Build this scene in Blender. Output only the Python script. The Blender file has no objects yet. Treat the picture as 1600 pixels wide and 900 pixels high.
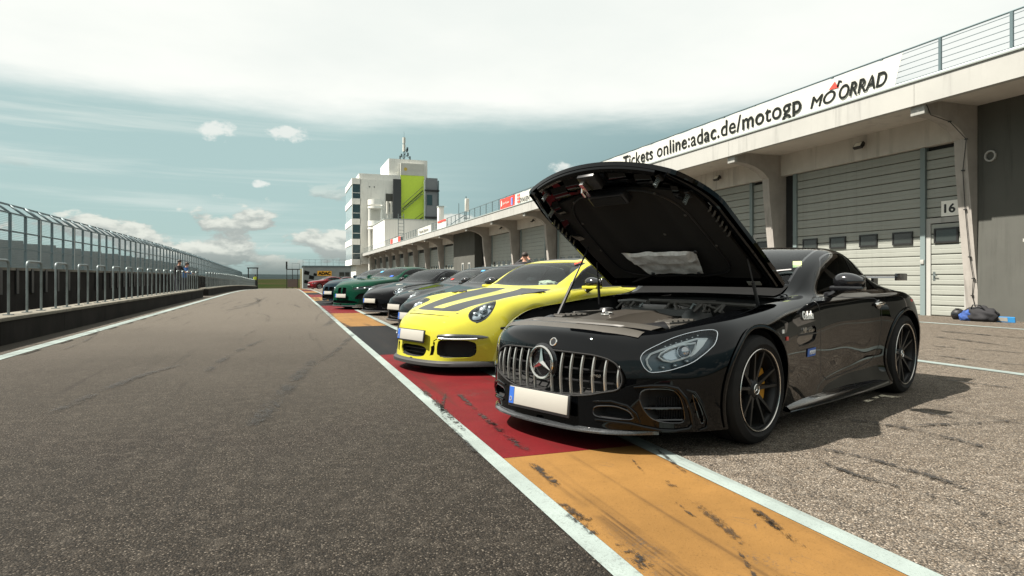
import bpy, bmesh, math, random
import numpy as np
from mathutils import Vector, Matrix, noise
from mathutils.bvhtree import BVHTree

random.seed(7)
scene = bpy.context.scene
COL = scene.collection
R = math.radians

# ------------------------------------------------------------------ camera
CAM_H = 1.03                 # camera height above the pit lane
PHI = R(19.44)               # the camera looks this far right of the lane direction (+Y)
HZ = 433.0                   # image row of the horizon at 1600x900
FPX = 1000.0                 # focal length in photo pixels
cam_data = bpy.data.cameras.new("camera")
cam = bpy.data.objects.new("camera", cam_data)
COL.objects.link(cam)
cam_data.sensor_width = 36.0
cam_data.lens = FPX * 36.0 / 1600.0
cam_data.shift_y = -(450.0 - HZ) / 1600.0
cam_data.clip_start = 0.05
cam_data.clip_end = 8000.0
cam.location = (0, 0, CAM_H)
cam.rotation_euler = (R(90), 0, -PHI)
scene.camera = cam
cam_data.dof.use_dof = True
cam_data.dof.focus_distance = 4.9
cam_data.dof.aperture_fstop = 13.0
scene.render.resolution_x = 1024
scene.render.resolution_y = 576

# ------------------------------------------------------------------ light
SUN_DIR = Vector((0.72, -0.13, -1.0)).normalized()      # direction the light travels
SUN_EL = math.asin(-SUN_DIR.z)
sun_data = bpy.data.lights.new("sun", 'SUN')
sun_data.energy = 5.0
sun_data.angle = R(0.6)
sun_data.color = (1.0, 0.935, 0.84)
sun = bpy.data.objects.new("sun", sun_data)
COL.objects.link(sun)
sun.rotation_euler = SUN_DIR.to_track_quat('-Z', 'Y').to_euler()
sun.location = (-30, 10, 40)

scene.view_settings.view_transform = 'Standard'
scene.view_settings.look = 'None'
scene.view_settings.gamma = 1.0
scene.view_settings.exposure = 1.3
scene.view_settings.use_curve_mapping = False

# ------------------------------------------------------------------ world
world = bpy.data.worlds.new("World")
scene.world = world
world.use_nodes = True
nt = world.node_tree
for n in list(nt.nodes):
    nt.nodes.remove(n)

class NT:
    """tiny helper to write node graphs"""
    def __init__(s, tree): s.t = tree
    def n(s, typ, **kw):
        nd = s.t.nodes.new(typ)
        for k, v in kw.items():
            setattr(nd, k, v)
        return nd
    def link(s, a, b): s.t.links.new(a, b)
    def setin(s, nd, key, val):
        sock = nd.inputs[key]
        if isinstance(val, bpy.types.NodeSocket): s.link(val, sock)
        else: sock.default_value = val
    def math(s, op, a, b=None, c=None, clamp=False):
        nd = s.n('ShaderNodeMath', operation=op); nd.use_clamp = clamp
        s.setin(nd, 0, a)
        if b is not None: s.setin(nd, 1, b)
        if c is not None: s.setin(nd, 2, c)
        return nd.outputs[0]
    def mix(s, fac, a, b, blend='MIX'):
        nd = s.n('ShaderNodeMix', data_type='RGBA', blend_type=blend)
        nd.clamp_factor = True
        s.setin(nd, 0, fac); s.setin(nd, 6, a); s.setin(nd, 7, b)
        return nd.outputs[2]
    def ramp(s, fac, stops, interp='LINEAR'):
        nd = s.n('ShaderNodeValToRGB')
        cr = nd.color_ramp; cr.interpolation = interp
        while len(cr.elements) < len(stops): cr.elements.new(0.5)
        for e, (p, c) in zip(cr.elements, stops):
            e.position = p
            e.color = c if len(c) == 4 else (*c, 1)
        s.setin(nd, 0, fac)
        return nd.outputs[0]
    def smooth(s, x, lo, hi):
        nd = s.n('ShaderNodeMapRange', interpolation_type='SMOOTHSTEP')
        s.setin(nd, 0, x); nd.inputs[1].default_value = lo; nd.inputs[2].default_value = hi
        return nd.outputs[0]
    def noise(s, vec, scale, detail=4, rough=0.55, dist=0.0):
        nd = s.n('ShaderNodeTexNoise')
        if vec is not None: s.link(vec, nd.inputs['Vector'])
        nd.inputs['Scale'].default_value = scale
        nd.inputs['Detail'].default_value = detail
        nd.inputs['Roughness'].default_value = rough
        nd.inputs['Distortion'].default_value = dist
        return nd.outputs[0]
    def mapping(s, vec, scale=(1, 1, 1), loc=(0, 0, 0), rot=(0, 0, 0)):
        nd = s.n('ShaderNodeMapping')
        s.link(vec, nd.inputs[0])
        nd.inputs[1].default_value = loc; nd.inputs[2].default_value = rot; nd.inputs[3].default_value = scale
        return nd.outputs[0]

W = NT(nt)
wout = W.n('ShaderNodeOutputWorld')
bg = W.n('ShaderNodeBackground')
W.link(bg.outputs[0], wout.inputs[0])
sky = W.n('ShaderNodeTexSky', sky_type='NISHITA')
sky.sun_disc = False
sky.sun_elevation = SUN_EL
sky.sun_rotation = math.atan2(-SUN_DIR.x, -SUN_DIR.y)
sky.air_density = 1.0; sky.dust_density = 1.5; sky.ozone_density = 2.0
bg.inputs[1].default_value = 0.062
tc = W.n('ShaderNodeTexCoord')
sep = W.n('ShaderNodeSeparateXYZ'); W.link(tc.outputs['Generated'], sep.inputs[0])
dx, dy, dz = sep.outputs
el = W.math('ARCSINE', dz)                               # elevation in radians
zc = W.math('ADD', W.math('MAXIMUM', dz, 0.0), 0.06)
comb = W.n('ShaderNodeCombineXYZ')
W.link(W.math('DIVIDE', dx, zc), comb.inputs[0]); W.link(W.math('DIVIDE', dy, zc), comb.inputs[1])
plane = comb.outputs[0]                                   # point on a flat cloud layer
az = W.math('ARCTAN2', dx, dy)
comb2 = W.n('ShaderNodeCombineXYZ')
W.link(az, comb2.inputs[0]); W.link(el, comb2.inputs[1]); comb2.inputs[2].default_value = 3.7
dome = comb2.outputs[0]                                   # azimuth / elevation
# clear-sky colour: the Nishita sky, toned to the hazy teal of the picture
clear = W.mix(0.92, sky.outputs[0], (2.9, 4.0, 3.85, 1))
n_big = W.noise(W.mapping(plane, (0.22, 0.22, 1), (3.1, 0.4, 0)), 1.0, 5, 0.5)
dark_blue = W.math('MULTIPLY', W.smooth(az, 0.02, 0.75), W.smooth(el, 0.36, 0.05))
clear = W.mix(W.math('MULTIPLY', dark_blue, 0.8), clear, (0.55, 1.15, 1.45, 1))
# high bright cloud deck with a soft, ragged lower edge
edge = W.math('ADD', el, W.math('MULTIPLY', W.math('SUBTRACT', W.noise(W.mapping(dome, (2.6, 14, 1)), 1.0, 7, 0.62), 0.5), 0.075))
deck = W.smooth(edge, 0.212, 0.268)
deck_col = W.mix(W.smooth(W.noise(W.mapping(plane, (0.5, 0.5, 1), (1.3, 7.1, 0)), 1.0, 6, 0.55), 0.30, 0.70),
                 (5.7, 6.0, 5.75, 1), (6.7, 6.8, 6.45, 1))
# cirrus streaks
streak = W.noise(W.mapping(dome, (1.5, 30, 1), (0.4, 0.2, 0)), 1.0, 6, 0.6, 0.3)
streak = W.math('MULTIPLY', W.smooth(streak, 0.47, 0.66), W.math('MULTIPLY', W.smooth(az, 0.40, -0.15), 0.75))
# cumulus banks low over the horizon, lit from above
def cumn(dy):
    return W.noise(W.mapping(dome, (9, 20, 1), (1.35, -0.1 + dy, 0)), 1.0, 9, 0.56, 0.15)
cum, cum_up = cumn(0.0), cumn(0.22)
cumlim = W.math('ADD', cum, W.math('MULTIPLY', W.smooth(el, 0.125, 0.02), 0.17))
cumulus = W.math('MULTIPLY', W.smooth(cumlim, 0.585, 0.645), W.smooth(el, 0.16, 0.09))
toplit = W.smooth(W.math('SUBTRACT', cum, cum_up), -0.06, 0.10)
cum_col = W.mix(toplit, (2.9, 3.2, 3.05, 1), (5.3, 5.5, 5.0, 1))
cum_col = W.mix(W.smooth(el, 0.045, 0.0), cum_col, (1.75, 2.1, 2.0, 1))
# a few loose puffs below the deck
puff = None
pn = W.noise(W.mapping(dome, (38, 60, 1)), 1.0, 7, 0.6)
for (paz, pel, rx_, ry_) in ((-0.095, 0.205, 0.034, 0.016), (0.008, 0.208, 0.036, 0.015), (-0.034, 0.134, 0.016, 0.007), (0.42, 0.17, 0.03, 0.012), (-0.75, 0.19, 0.05, 0.016), (1.6, 0.2, 0.05, 0.02), (2.6, 0.18, 0.05, 0.02), (-1.7, 0.2, 0.06, 0.02)):
    ux = W.math('DIVIDE', W.math('SUBTRACT', az, paz), rx_); uy = W.math('DIVIDE', W.math('SUBTRACT', el, pel), ry_)
    r2 = W.math('ADD', W.math('MULTIPLY', ux, ux), W.math('MULTIPLY', uy, uy))
    g_ = W.smooth(W.math('ADD', W.math('SUBTRACT', 1.0, r2), W.math('MULTIPLY', W.math('SUBTRACT', pn, 0.5), 3.2)), 0.25, 0.95)
    g_ = W.math('MULTIPLY', g_, W.smooth(r2, 2.6, 1.2))
    puff = g_ if puff is None else W.math('MAXIMUM', puff, g_)
col = W.mix(streak, clear, (4.3, 5.0, 4.8, 1))
col = W.mix(cumulus, col, cum_col)
hazeband = W.smooth(el, 0.045, -0.01)
col = W.mix(W.math('MULTIPLY', hazeband, 0.6), col, (1.45, 1.85, 1.8, 1))
col = W.mix(W.math('MULTIPLY', puff, 0.85), col, (5.7, 5.9, 5.6, 1))
col = W.mix(deck, col, deck_col)
W.link(col, bg.inputs[0])

# ------------------------------------------------------------------ helpers
def tag(o, label=None, cat=None, group=None, kind=None):
    if label: o["label"] = label
    if cat: o["category"] = cat
    if group: o["group"] = group
    if kind: o["kind"] = kind
    return o

def empty(name, loc=(0, 0, 0), rz=0.0, parent=None):
    o = bpy.data.objects.new(name, None)
    COL.objects.link(o)
    o.empty_display_size = 0.2
    o.location = loc
    o.rotation_euler = (0, 0, rz)
    if parent: o.parent = parent
    return o

def link_mesh(name, me, parent=None, loc=(0, 0, 0), rot=(0, 0, 0), scale=None):
    o = bpy.data.objects.new(name, me)
    COL.objects.link(o)
    o.location = loc; o.rotation_euler = rot
    if scale: o.scale = scale
    if parent: o.parent = parent
    return o

def copy_tree(o, parent=None):
    c = o.copy()
    COL.objects.link(c)
    c.parent = parent
    for ch in list(o.children):
        copy_tree(ch, c)
    return c

class MB:
    """collects simple shapes into one mesh"""
    def __init__(s):
        s.v = []; s.f = []; s.mi = []; s.sm = []
    def add(s, verts, faces, m=0, smooth=False, M=None):
        o = len(s.v)
        for p in verts:
            s.v.append(tuple(M @ Vector(p)) if M else tuple(p))
        for f in faces:
            s.f.append([i + o for i in f]); s.mi.append(m); s.sm.append(smooth)
        return s
    def box(s, x0, x1, y0, y1, z0, z1, m=0, M=None, bev=0.0):
        if bev <= 0:
            v = [(x, y, z) for x in (x0, x1) for y in (y0, y1) for z in (z0, z1)]
            f = [(0, 1, 3, 2), (4, 6, 7, 5), (0, 4, 5, 1), (2, 3, 7, 6), (0, 2, 6, 4), (1, 5, 7, 3)]
            return s.add(v, f, m, False, M)
        bm = bmesh.new()
        bmesh.ops.create_cube(bm, size=1.0)
        for q in bm.verts:
            q.co = Vector(((x0 + x1) / 2 + q.co.x * (x1 - x0), (y0 + y1) / 2 + q.co.y * (y1 - y0), (z0 + z1) / 2 + q.co.z * (z1 - z0)))
        bmesh.ops.bevel(bm, geom=bm.edges[:], offset=bev, segments=2, affect='EDGES', profile=0.5)
        s.bm(bm, m, M, smooth=True)
        return s
    def bm(s, bm, m=0, M=None, smooth=False):
        bm.verts.index_update()
        s.add([q.co.copy() for q in bm.verts], [[q.index for q in f.verts] for f in bm.faces], m, smooth, M)
        bm.free()
        return s
    def tube(s, pts, r, n=8, m=0, cap=True, M=None, closed=False):
        pts = [Vector(p) for p in pts]
        k = len(pts)
        rr = r if isinstance(r, (list, tuple)) else [r] * k
        vs, fs = [], []
        prev = None
        for i, p in enumerate(pts):
            if closed: d = pts[(i + 1) % k] - pts[i - 1]
            else: d = pts[min(i + 1, k - 1)] - pts[max(i - 1, 0)]
            d.normalize()
            if prev is None:
                a = Vector((0, 0, 1)) if abs(d.z) < 0.9 else Vector((1, 0, 0))
                u = d.cross(a).normalized()
            else:
                u = (prev - d * prev.dot(d)).normalized()
            prev = u
            w = d.cross(u)
            for j in range(n):
                t = 2 * math.pi * j / n
                vs.append(p + (u * math.cos(t) + w * math.sin(t)) * rr[i])
        for i in range(k if closed else k - 1):
            i2 = (i + 1) % k
            for j in range(n):
                fs.append((i * n + j, i * n + (j + 1) % n, i2 * n + (j + 1) % n, i2 * n + j))
        if cap and not closed:
            fs.append(list(range(n))[::-1]); fs.append([(k - 1) * n + j for j in range(n)])
        return s.add(vs, fs, m, True, M)
    def lathe(s, prof, n=24, m=0, M=None, smooth=True, a0=0.0, a1=2 * math.pi):
        """profile (radius, height) turned about Z"""
        full = abs(a1 - a0 - 2 * math.pi) < 1e-6
        k = len(prof); cnt = n if full else n + 1
        vs = [(r * math.cos(a0 + (a1 - a0) * j / n), r * math.sin(a0 + (a1 - a0) * j / n), z) for j in range(cnt) for r, z in prof]
        fs = []
        for j in range(n):
            j2 = (j + 1) % cnt
            for i in range(k - 1):
                fs.append((j * k + i, j2 * k + i, j2 * k + i + 1, j * k + i + 1))
        return s.add(vs, fs, m, smooth, M)
    def prism(s, poly, h0, h1, m=0, M=None, smooth=False):
        """2D polygon in XY pulled from z=h0 to z=h1"""
        n = len(poly)
        vs = [(x, y, h0) for x, y in poly] + [(x, y, h1) for x, y in poly]
        fs = [list(range(n))[::-1], [n + i for i in range(n)]]
        fs += [(i, (i + 1) % n, n + (i + 1) % n, n + i) for i in range(n)]
        return s.add(vs, fs, m, smooth, M)
    def grid(s, P, m=0, smooth=True, M=None):
        """P[i][j] points"""
        a, b = len(P), len(P[0])
        vs = [p for row in P for p in row]
        fs = [(i * b + j, (i + 1) * b + j, (i + 1) * b + j + 1, i * b + j + 1) for i in range(a - 1) for j in range(b - 1)]
        return s.add(vs, fs, m, smooth, M)
    def mesh(s, name, mats, angle=None):
        me = bpy.data.meshes.new(name)
        me.from_pydata(s.v, [], s.f)
        for mt in (mats if isinstance(mats, (list, tuple)) else [mats]):
            me.materials.append(mt)
        me.polygons.foreach_set('material_index', s.mi)
        me.polygons.foreach_set('use_smooth', s.sm)
        me.update()
        if angle: me.set_sharp_from_angle(angle=R(angle))
        return me
    def build(s, name, mats, parent=None, loc=(0, 0, 0), rot=(0, 0, 0), angle=40):
        return link_mesh(name, s.mesh(name, mats, angle), parent, loc, rot)

# ------------------------------------------------------------------ materials
MATS = {}
def mat(name, color, rough=0.5, metal=0.0, coat=0.0, spec=0.5, var=0.0, vscale=3.0, bump=0.0, bscale=40.0,
        emit=None, estr=0.0, coord='Object', rvar=0.0, coat_rough=0.03, stain=0.0):
    if name in MATS: return MATS[name]
    m = bpy.data.materials.new(name); m.use_nodes = True
    t = NT(m.node_tree); b = m.node_tree.nodes['Principled BSDF']
    c4 = (*color, 1)
    b.inputs['Base Color'].default_value = c4
    b.inputs['Roughness'].default_value = rough
    b.inputs['Metallic'].default_value = metal
    b.inputs['Coat Weight'].default_value = coat
    b.inputs['Coat Roughness'].default_value = coat_rough
    b.inputs['Specular IOR Level'].default_value = spec
    if var or bump or rvar or stain:
        tcn = t.n('ShaderNodeTexCoord')
    if var:
        f = t.noise(tcn.outputs[coord], vscale, 6, 0.6)
        f = t.smooth(f, 0.3, 0.7)
        lo = tuple(max(0, x * (1 - var)) for x in color) + (1,)
        hi = tuple(min(1, x * (1 + var * 0.6)) for x in color) + (1,)
        cc = t.mix(f, lo, hi)
        if stain:      # rain streaks running down and blotchy grime
            s1 = t.noise(t.mapping(tcn.outputs[coord], (5, 5, 0.35)), 1.0, 5, 0.65)
            s2 = t.noise(tcn.outputs[coord], 0.6, 5, 0.6)
            k = t.math('MULTIPLY', t.math('MULTIPLY', t.smooth(s1, 0.48, 0.72), t.smooth(s2, 0.35, 0.65)), stain)
            cc = t.mix(k, cc, tuple(x * 0.35 for x in color) + (1,))
        t.link(cc, b.inputs['Base Color'])
    if rvar:
        f = t.noise(tcn.outputs[coord], vscale * 1.7, 5, 0.6)
        t.link(t.math('ADD', rough - rvar / 2, t.math('MULTIPLY', f, rvar)), b.inputs['Roughness'])
    if bump:
        bn = t.n('ShaderNodeBump'); bn.inputs['Strength'].default_value = bump; bn.inputs['Distance'].default_value = 0.01
        t.link(t.noise(tcn.outputs[coord], bscale, 4, 0.6), bn.inputs['Height'])
        t.link(bn.outputs[0], b.inputs['Normal'])
    if emit:
        b.inputs['Emission Color'].default_value = (*emit, 1); b.inputs['Emission Strength'].default_value = estr
    MATS[name] = m
    return m

def glass_mat(name, tint, refl=0.06, rough=0.0, ior=1.34):
    """thin pane: tinted see-through plus a mirror layer that grows at grazing angles"""
    if name in MATS: return MATS[name]
    m = bpy.data.materials.new(name); m.use_nodes = True
    t = NT(m.node_tree)
    for n in list(m.node_tree.nodes): m.node_tree.nodes.remove(n)
    out = t.n('ShaderNodeOutputMaterial')
    tr = t.n('ShaderNodeBsdfTransparent'); tr.inputs[0].default_value = (*tint, 1)
    gl = t.n('ShaderNodeBsdfGlossy'); gl.inputs[0].default_value = (1, 1, 1, 1); gl.inputs['Roughness'].default_value = rough
    fr = t.n('ShaderNodeFresnel'); fr.inputs[0].default_value = ior
    f = t.math('ADD', t.math('MULTIPLY', fr.outputs[0], 1.0), refl, clamp=True)
    mx = t.n('ShaderNodeMixShader')
    t.link(f, mx.inputs[0]); t.link(tr.outputs[0], mx.inputs[1]); t.link(gl.outputs[0], mx.inputs[2])
    t.link(mx.outputs[0], out.inputs[0])
    MATS[name] = m
    return m

def text_mesh(body, size, mats, name='lettering', shear=0.0, offset=0.0, extrude=0.002, align='LEFT', spacing=1.0):
    bold, offset = offset * 1.6, 0.0
    cu = bpy.data.curves.new(name, 'FONT')
    cu.body = body; cu.size = size; cu.shear = shear; cu.offset = offset; cu.extrude = extrude
    cu.align_x = align; cu.space_character = spacing
    o = bpy.data.objects.new(name, cu)
    COL.objects.link(o)
    dg = bpy.context.evaluated_depsgraph_get()
    me = bpy.data.meshes.new_from_object(o.evaluated_get(dg))
    bpy.data.objects.remove(o)
    if bold:          # heavier strokes: shifted copies, each a hair behind the last
        vs = [v.co.copy() for v in me.vertices]; fs = [list(p.vertices) for p in me.polygons]
        V, F = [], []
        for k, (ox, oy) in enumerate(((0, 0), (bold, 0), (-bold, 0), (0, bold), (0, -bold))):
            o_ = len(V); V += [v + Vector((ox, oy, -0.0006 * k)) for v in vs]; F += [[i + o_ for i in f] for f in fs]
        me = bpy.data.meshes.new(name); me.from_pydata(V, [], F)
    me.name = name
    me.materials.clear(); me.materials.append(mats)
    return me

def place_text(me, name, parent, origin, ex, ey, fit=None):
    """put a text mesh with its x axis along ex and y axis along ey; fit=(w,h) scales it to that size"""
    ex = Vector(ex).normalized(); ey = Vector(ey).normalized(); ez = ex.cross(ey)
    o = bpy.data.objects.new(name, me); COL.objects.link(o)
    co = np.empty(len(me.vertices) * 3); me.vertices.foreach_get('co', co); co = co.reshape(-1, 3)
    lo, hi = co.min(0), co.max(0)
    sx = sy = 1.0
    if fit:
        sx = fit[0] / (hi[0] - lo[0]); sy = fit[1] / (hi[1] - lo[1]) if fit[1] else sx
        co[:, 0] = (co[:, 0] - lo[0]) * sx; co[:, 1] = (co[:, 1] - (lo[1] if fit[1] else 0)) * sy
        me.vertices.foreach_set('co', co.ravel()); me.update()
    M = Matrix(((ex.x, ey.x, ez.x, origin[0]), (ex.y, ey.y, ez.y, origin[1]), (ex.z, ey.z, ez.z, origin[2]), (0, 0, 0, 1)))
    if parent:
        o.parent = parent
    o.matrix_basis = M
    return o

def ray(px, py):
    """world direction through a photo pixel (used to measure where things stand)"""
    a = (px - 800.0) / FPX
    return Vector((a * math.cos(PHI) + math.sin(PHI), -a * math.sin(PHI) + math.cos(PHI), -(py - HZ) / FPX))
def at_x(px, py, X):
    d = ray(px, py); t = X / d.x
    return Vector((0, 0, CAM_H)) + d * t
def at_y(px, py, Y):
    d = ray(px, py); t = Y / d.y
    return Vector((0, 0, CAM_H)) + d * t
def at_z(px, py, z=0.0):
    d = ray(px, py); t = (z - CAM_H) / d.z
    return Vector((0, 0, CAM_H)) + d * t
def gz(Y):
    """the pit lane is level, then falls away gently"""
    if Y < 40: return 0.0
    if Y < 70: return -(Y - 40) ** 2 * 0.015 / 60
    return -0.225 - 0.015 * (Y - 70)
# ------------------------------------------------------------------ ground materials
def asphalt_mat(name, dark, mid, light, scale, streak_dir, streak_amt, big=0.25, rough=0.85, light_falloff=False):
    m = bpy.data.materials.new(name); m.use_nodes = True
    t = NT(m.node_tree); b = m.node_tree.nodes['Principled BSDF']
    co = t.n('ShaderNodeTexCoord').outputs['Object']
    vo = t.n('ShaderNodeTexVoronoi'); t.link(co, vo.inputs['Vector']); vo.inputs['Scale'].default_value = scale
    sepc = t.n('ShaderNodeSeparateColor'); t.link(vo.outputs['Color'], sepc.inputs[0])
    stone = t.ramp(sepc.outputs[0], [(0.0, dark), (0.45, mid), (0.78, mid), (0.93, light), (1.0, tuple(min(1, x * 1.6) for x in light))])
    warm = t.mix(t.math('MULTIPLY', sepc.outputs[1], 0.35), stone, (mid[0] * 1.5, mid[1] * 1.15, mid[2] * 0.8, 1))
    # binder between stones
    gap = t.smooth(vo.outputs['Distance'], 0.38, 0.75)
    c = t.mix(gap, warm, (*dark, 1))
    large = t.noise(t.mapping(co, (1, 0.35, 1)), 0.7, 6, 0.6)
    c = t.mix(t.math('MULTIPLY', t.smooth(large, 0.35, 0.75), big), c, (*[x * 0.45 for x in mid], 1))
    fine = t.noise(co, 9.0, 6, 0.7)
    c = t.mix(t.math('MULTIPLY', t.smooth(fine, 0.45, 0.8), 0.35), c, (*light, 1))
    if light_falloff:      # vignette and grazing sheen painted into the colour: dark near, paler down the lane
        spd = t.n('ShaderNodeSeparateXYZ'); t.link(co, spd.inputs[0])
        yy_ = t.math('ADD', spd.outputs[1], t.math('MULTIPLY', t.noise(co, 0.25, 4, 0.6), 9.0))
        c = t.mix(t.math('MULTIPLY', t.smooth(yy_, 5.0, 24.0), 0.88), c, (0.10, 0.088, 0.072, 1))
    # rubber laid down along the driving direction
    st = t.noise(t.mapping(co, (5.0, 0.12, 1), rot=(0, 0, streak_dir)), 1.0, 6, 0.65)
    st2 = t.noise(t.mapping(co, (0.5, 0.3, 1), (4, 2, 0)), 1.0, 3, 0.5)
    s = t.math('MULTIPLY', t.smooth(st, 0.56, 0.70), t.math('MULTIPLY', t.smooth(st2, 0.38, 0.62), streak_amt))
    c = t.mix(s, c, (0.012, 0.011, 0.010, 1))
    t.link(c, b.inputs['Base Color'])
    b.inputs['Roughness'].default_value = rough
    b.inputs['Specular IOR Level'].default_value = 0.15
    bn = t.n('ShaderNodeBump'); bn.inputs['Strength'].default_value = 0.9; bn.inputs['Distance'].default_value = 0.006
    hgt = t.math('ADD', t.math('SUBTRACT', 1.0, vo.outputs['Distance']), t.math('MULTIPLY', sepc.outputs[2], 0.5))
    t.link(hgt, bn.inputs['Height']); t.link(bn.outputs[0], b.inputs['Normal'])
    return m

M_LANE = asphalt_mat('lane_asphalt', (0.006, 0.0053, 0.0044), (0.024, 0.0212, 0.0176), (0.095, 0.083, 0.068), 130, R(6), 0.5, 0.45, light_falloff=True)
M_APRON = asphalt_mat('apron_asphalt', (0.034, 0.030, 0.0255), (0.145, 0.128, 0.106), (0.32, 0.285, 0.24), 130, R(52), 0.4, 0.25)

def paint_mat(name, color, wear=0.5, rub=0.6, rub_dir=0.1, under=(0.05, 0.045, 0.04)):
    """road paint: scuffed by tyres, chipped to the asphalt"""
    m = bpy.data.materials.new(name); m.use_nodes = True
    t = NT(m.node_tree); b = m.node_tree.nodes['Principled BSDF']
    co = t.n('ShaderNodeTexCoord').outputs['Object']
    tone = t.noise(co, 1.6, 6, 0.65)
    lo = tuple(x * 0.72 for x in color)
    c = t.mix(t.smooth(tone, 0.3, 0.72), (*lo, 1), (*color, 1))
    # grain of the stones under the paint
    grain = t.noise(co, 95.0, 3, 0.7)
    c = t.mix(t.math('MULTIPLY', t.smooth(grain, 0.54, 0.74), 0.5), c, (*[x * 0.3 for x in color], 1))
    # tyre tracks: narrow bands along the lane with fine ribs
    tr = t.noise(t.mapping(co, (4.2, 0.16, 1), rot=(0, 0, rub_dir)), 1.0, 3, 0.5)
    rib = t.noise(t.mapping(co, (38.0, 0.5, 1), rot=(0, 0, rub_dir)), 1.0, 2, 0.5)
    brk = t.noise(co, 3.3, 5, 0.6)
    track = t.math('MULTIPLY', t.smooth(tr, 0.53, 0.64), t.math('ADD', 0.35, t.math('MULTIPLY', t.smooth(rib, 0.40, 0.62), 0.65)))
    track = t.math('MULTIPLY', track, t.math('MULTIPLY', t.smooth(brk, 0.25, 0.5), rub))
    c = t.mix(track, c, (0.022, 0.014, 0.009, 1))
    # dark crumbs of rubber and chips in loose patches
    patch = t.smooth(t.noise(t.mapping(co, (2.2, 0.9, 1), (2, 5, 0), (0, 0, 0.3)), 1.0, 4, 0.6), 0.54, 0.72)
    spk = t.smooth(t.noise(co, 62.0, 4, 0.7), 0.52, 0.60)
    chip = t.math('MULTIPLY', patch, spk)
    cracks = t.n('ShaderNodeTexVoronoi', feature='DISTANCE_TO_EDGE'); t.link(t.mapping(co, (1, 0.6, 1)), cracks.inputs['Vector'])
    cracks.inputs['Scale'].default_value = 14.0
    ck = t.math('MULTIPLY', t.smooth(cracks.outputs['Distance'], 0.012, 0.004), t.smooth(t.noise(co, 3.1, 4, 0.6), 0.60, 0.66))
    w = t.math('MAXIMUM', t.math('MULTIPLY', chip, wear), t.math('MULTIPLY', ck, wear * 0.9))
    c = t.mix(w, c, (*under, 1))
    t.link(c, b.inputs['Base Color'])
    b.inputs['Roughness'].default_value = 0.7; b.inputs['Specular IOR Level'].default_value = 0.15
    bn = t.n('ShaderNodeBump'); bn.inputs['Strength'].default_value = 0.5; bn.inputs['Distance'].default_value = 0.003
    t.link(t.math('SUBTRACT', grain, t.math('MULTIPLY', w, 0.8)), bn.inputs['Height']); t.link(bn.outputs[0], b.inputs['Normal'])
    return m

M_WHITE = paint_mat('white_line_paint', (0.24, 0.285, 0.27), 1.0, 0.3)
M_RED = paint_mat('red_kerb_paint', (0.105, 0.005, 0.007), 0.85, 0.9)
M_ORANGE = paint_mat('orange_kerb_paint', (0.205, 0.108, 0.031), 0.95, 0.95)
M_BLACK = paint_mat('black_kerb_paint', (0.006, 0.006, 0.0065), 0.4, 0.2)

YS = [-40, -12, -6, -2, 2, 6, 10, 15, 20, 30, 40, 44, 48, 52, 56, 60, 64, 68, 72, 80, 95, 110, 128]
def strip(name, x0, x1, ys, lift, m, parent=None, kind='structure', nx=1):
    b = MB()
    P = [[(x0 + (x1 - x0) * k / nx, y, gz(y) + lift) for k in range(nx + 1)] for y in ys]
    b.grid([r[::-1] for r in P], smooth=False)
    o = b.build(name, m, parent)
    if kind and not parent: o["kind"] = kind
    return o

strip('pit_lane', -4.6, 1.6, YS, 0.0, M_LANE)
strip('paddock_apron', 1.6, 17.2, YS, 0.0, M_APRON)
def yrange(a, b):
    return [a] + [y for y in YS if a < y < b] + [b]
kerb = empty('painted_kerb', (0, 0, 0)); kerb["kind"] = 'structure'
cols = [M_ORANGE, M_RED, M_BLACK]
y = 3.43 - 5.1 * 3; k = 1
while y < 110:
    strip('painted_block', 1.157, 2.010, yrange(y, y + 5.095), 0.006, cols[k % 3], kerb, None)
    y += 5.1; k += 1
strip('kerb_line', 1.058, 1.155, YS[1:-2], 0.007, M_WHITE)
strip('kerb_line', 2.012, 2.123, YS[1:-2], 0.007, M_WHITE)
strip('lane_line', -3.53, -3.34, YS[1:-2], 0.006, M_WHITE)
strip('apron_line', 7.24, 7.40, YS[1:-2], 0.006, M_WHITE)
strip('apron_line', 13.58, 13.76, YS[1:-2], 0.006, M_WHITE)

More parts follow.
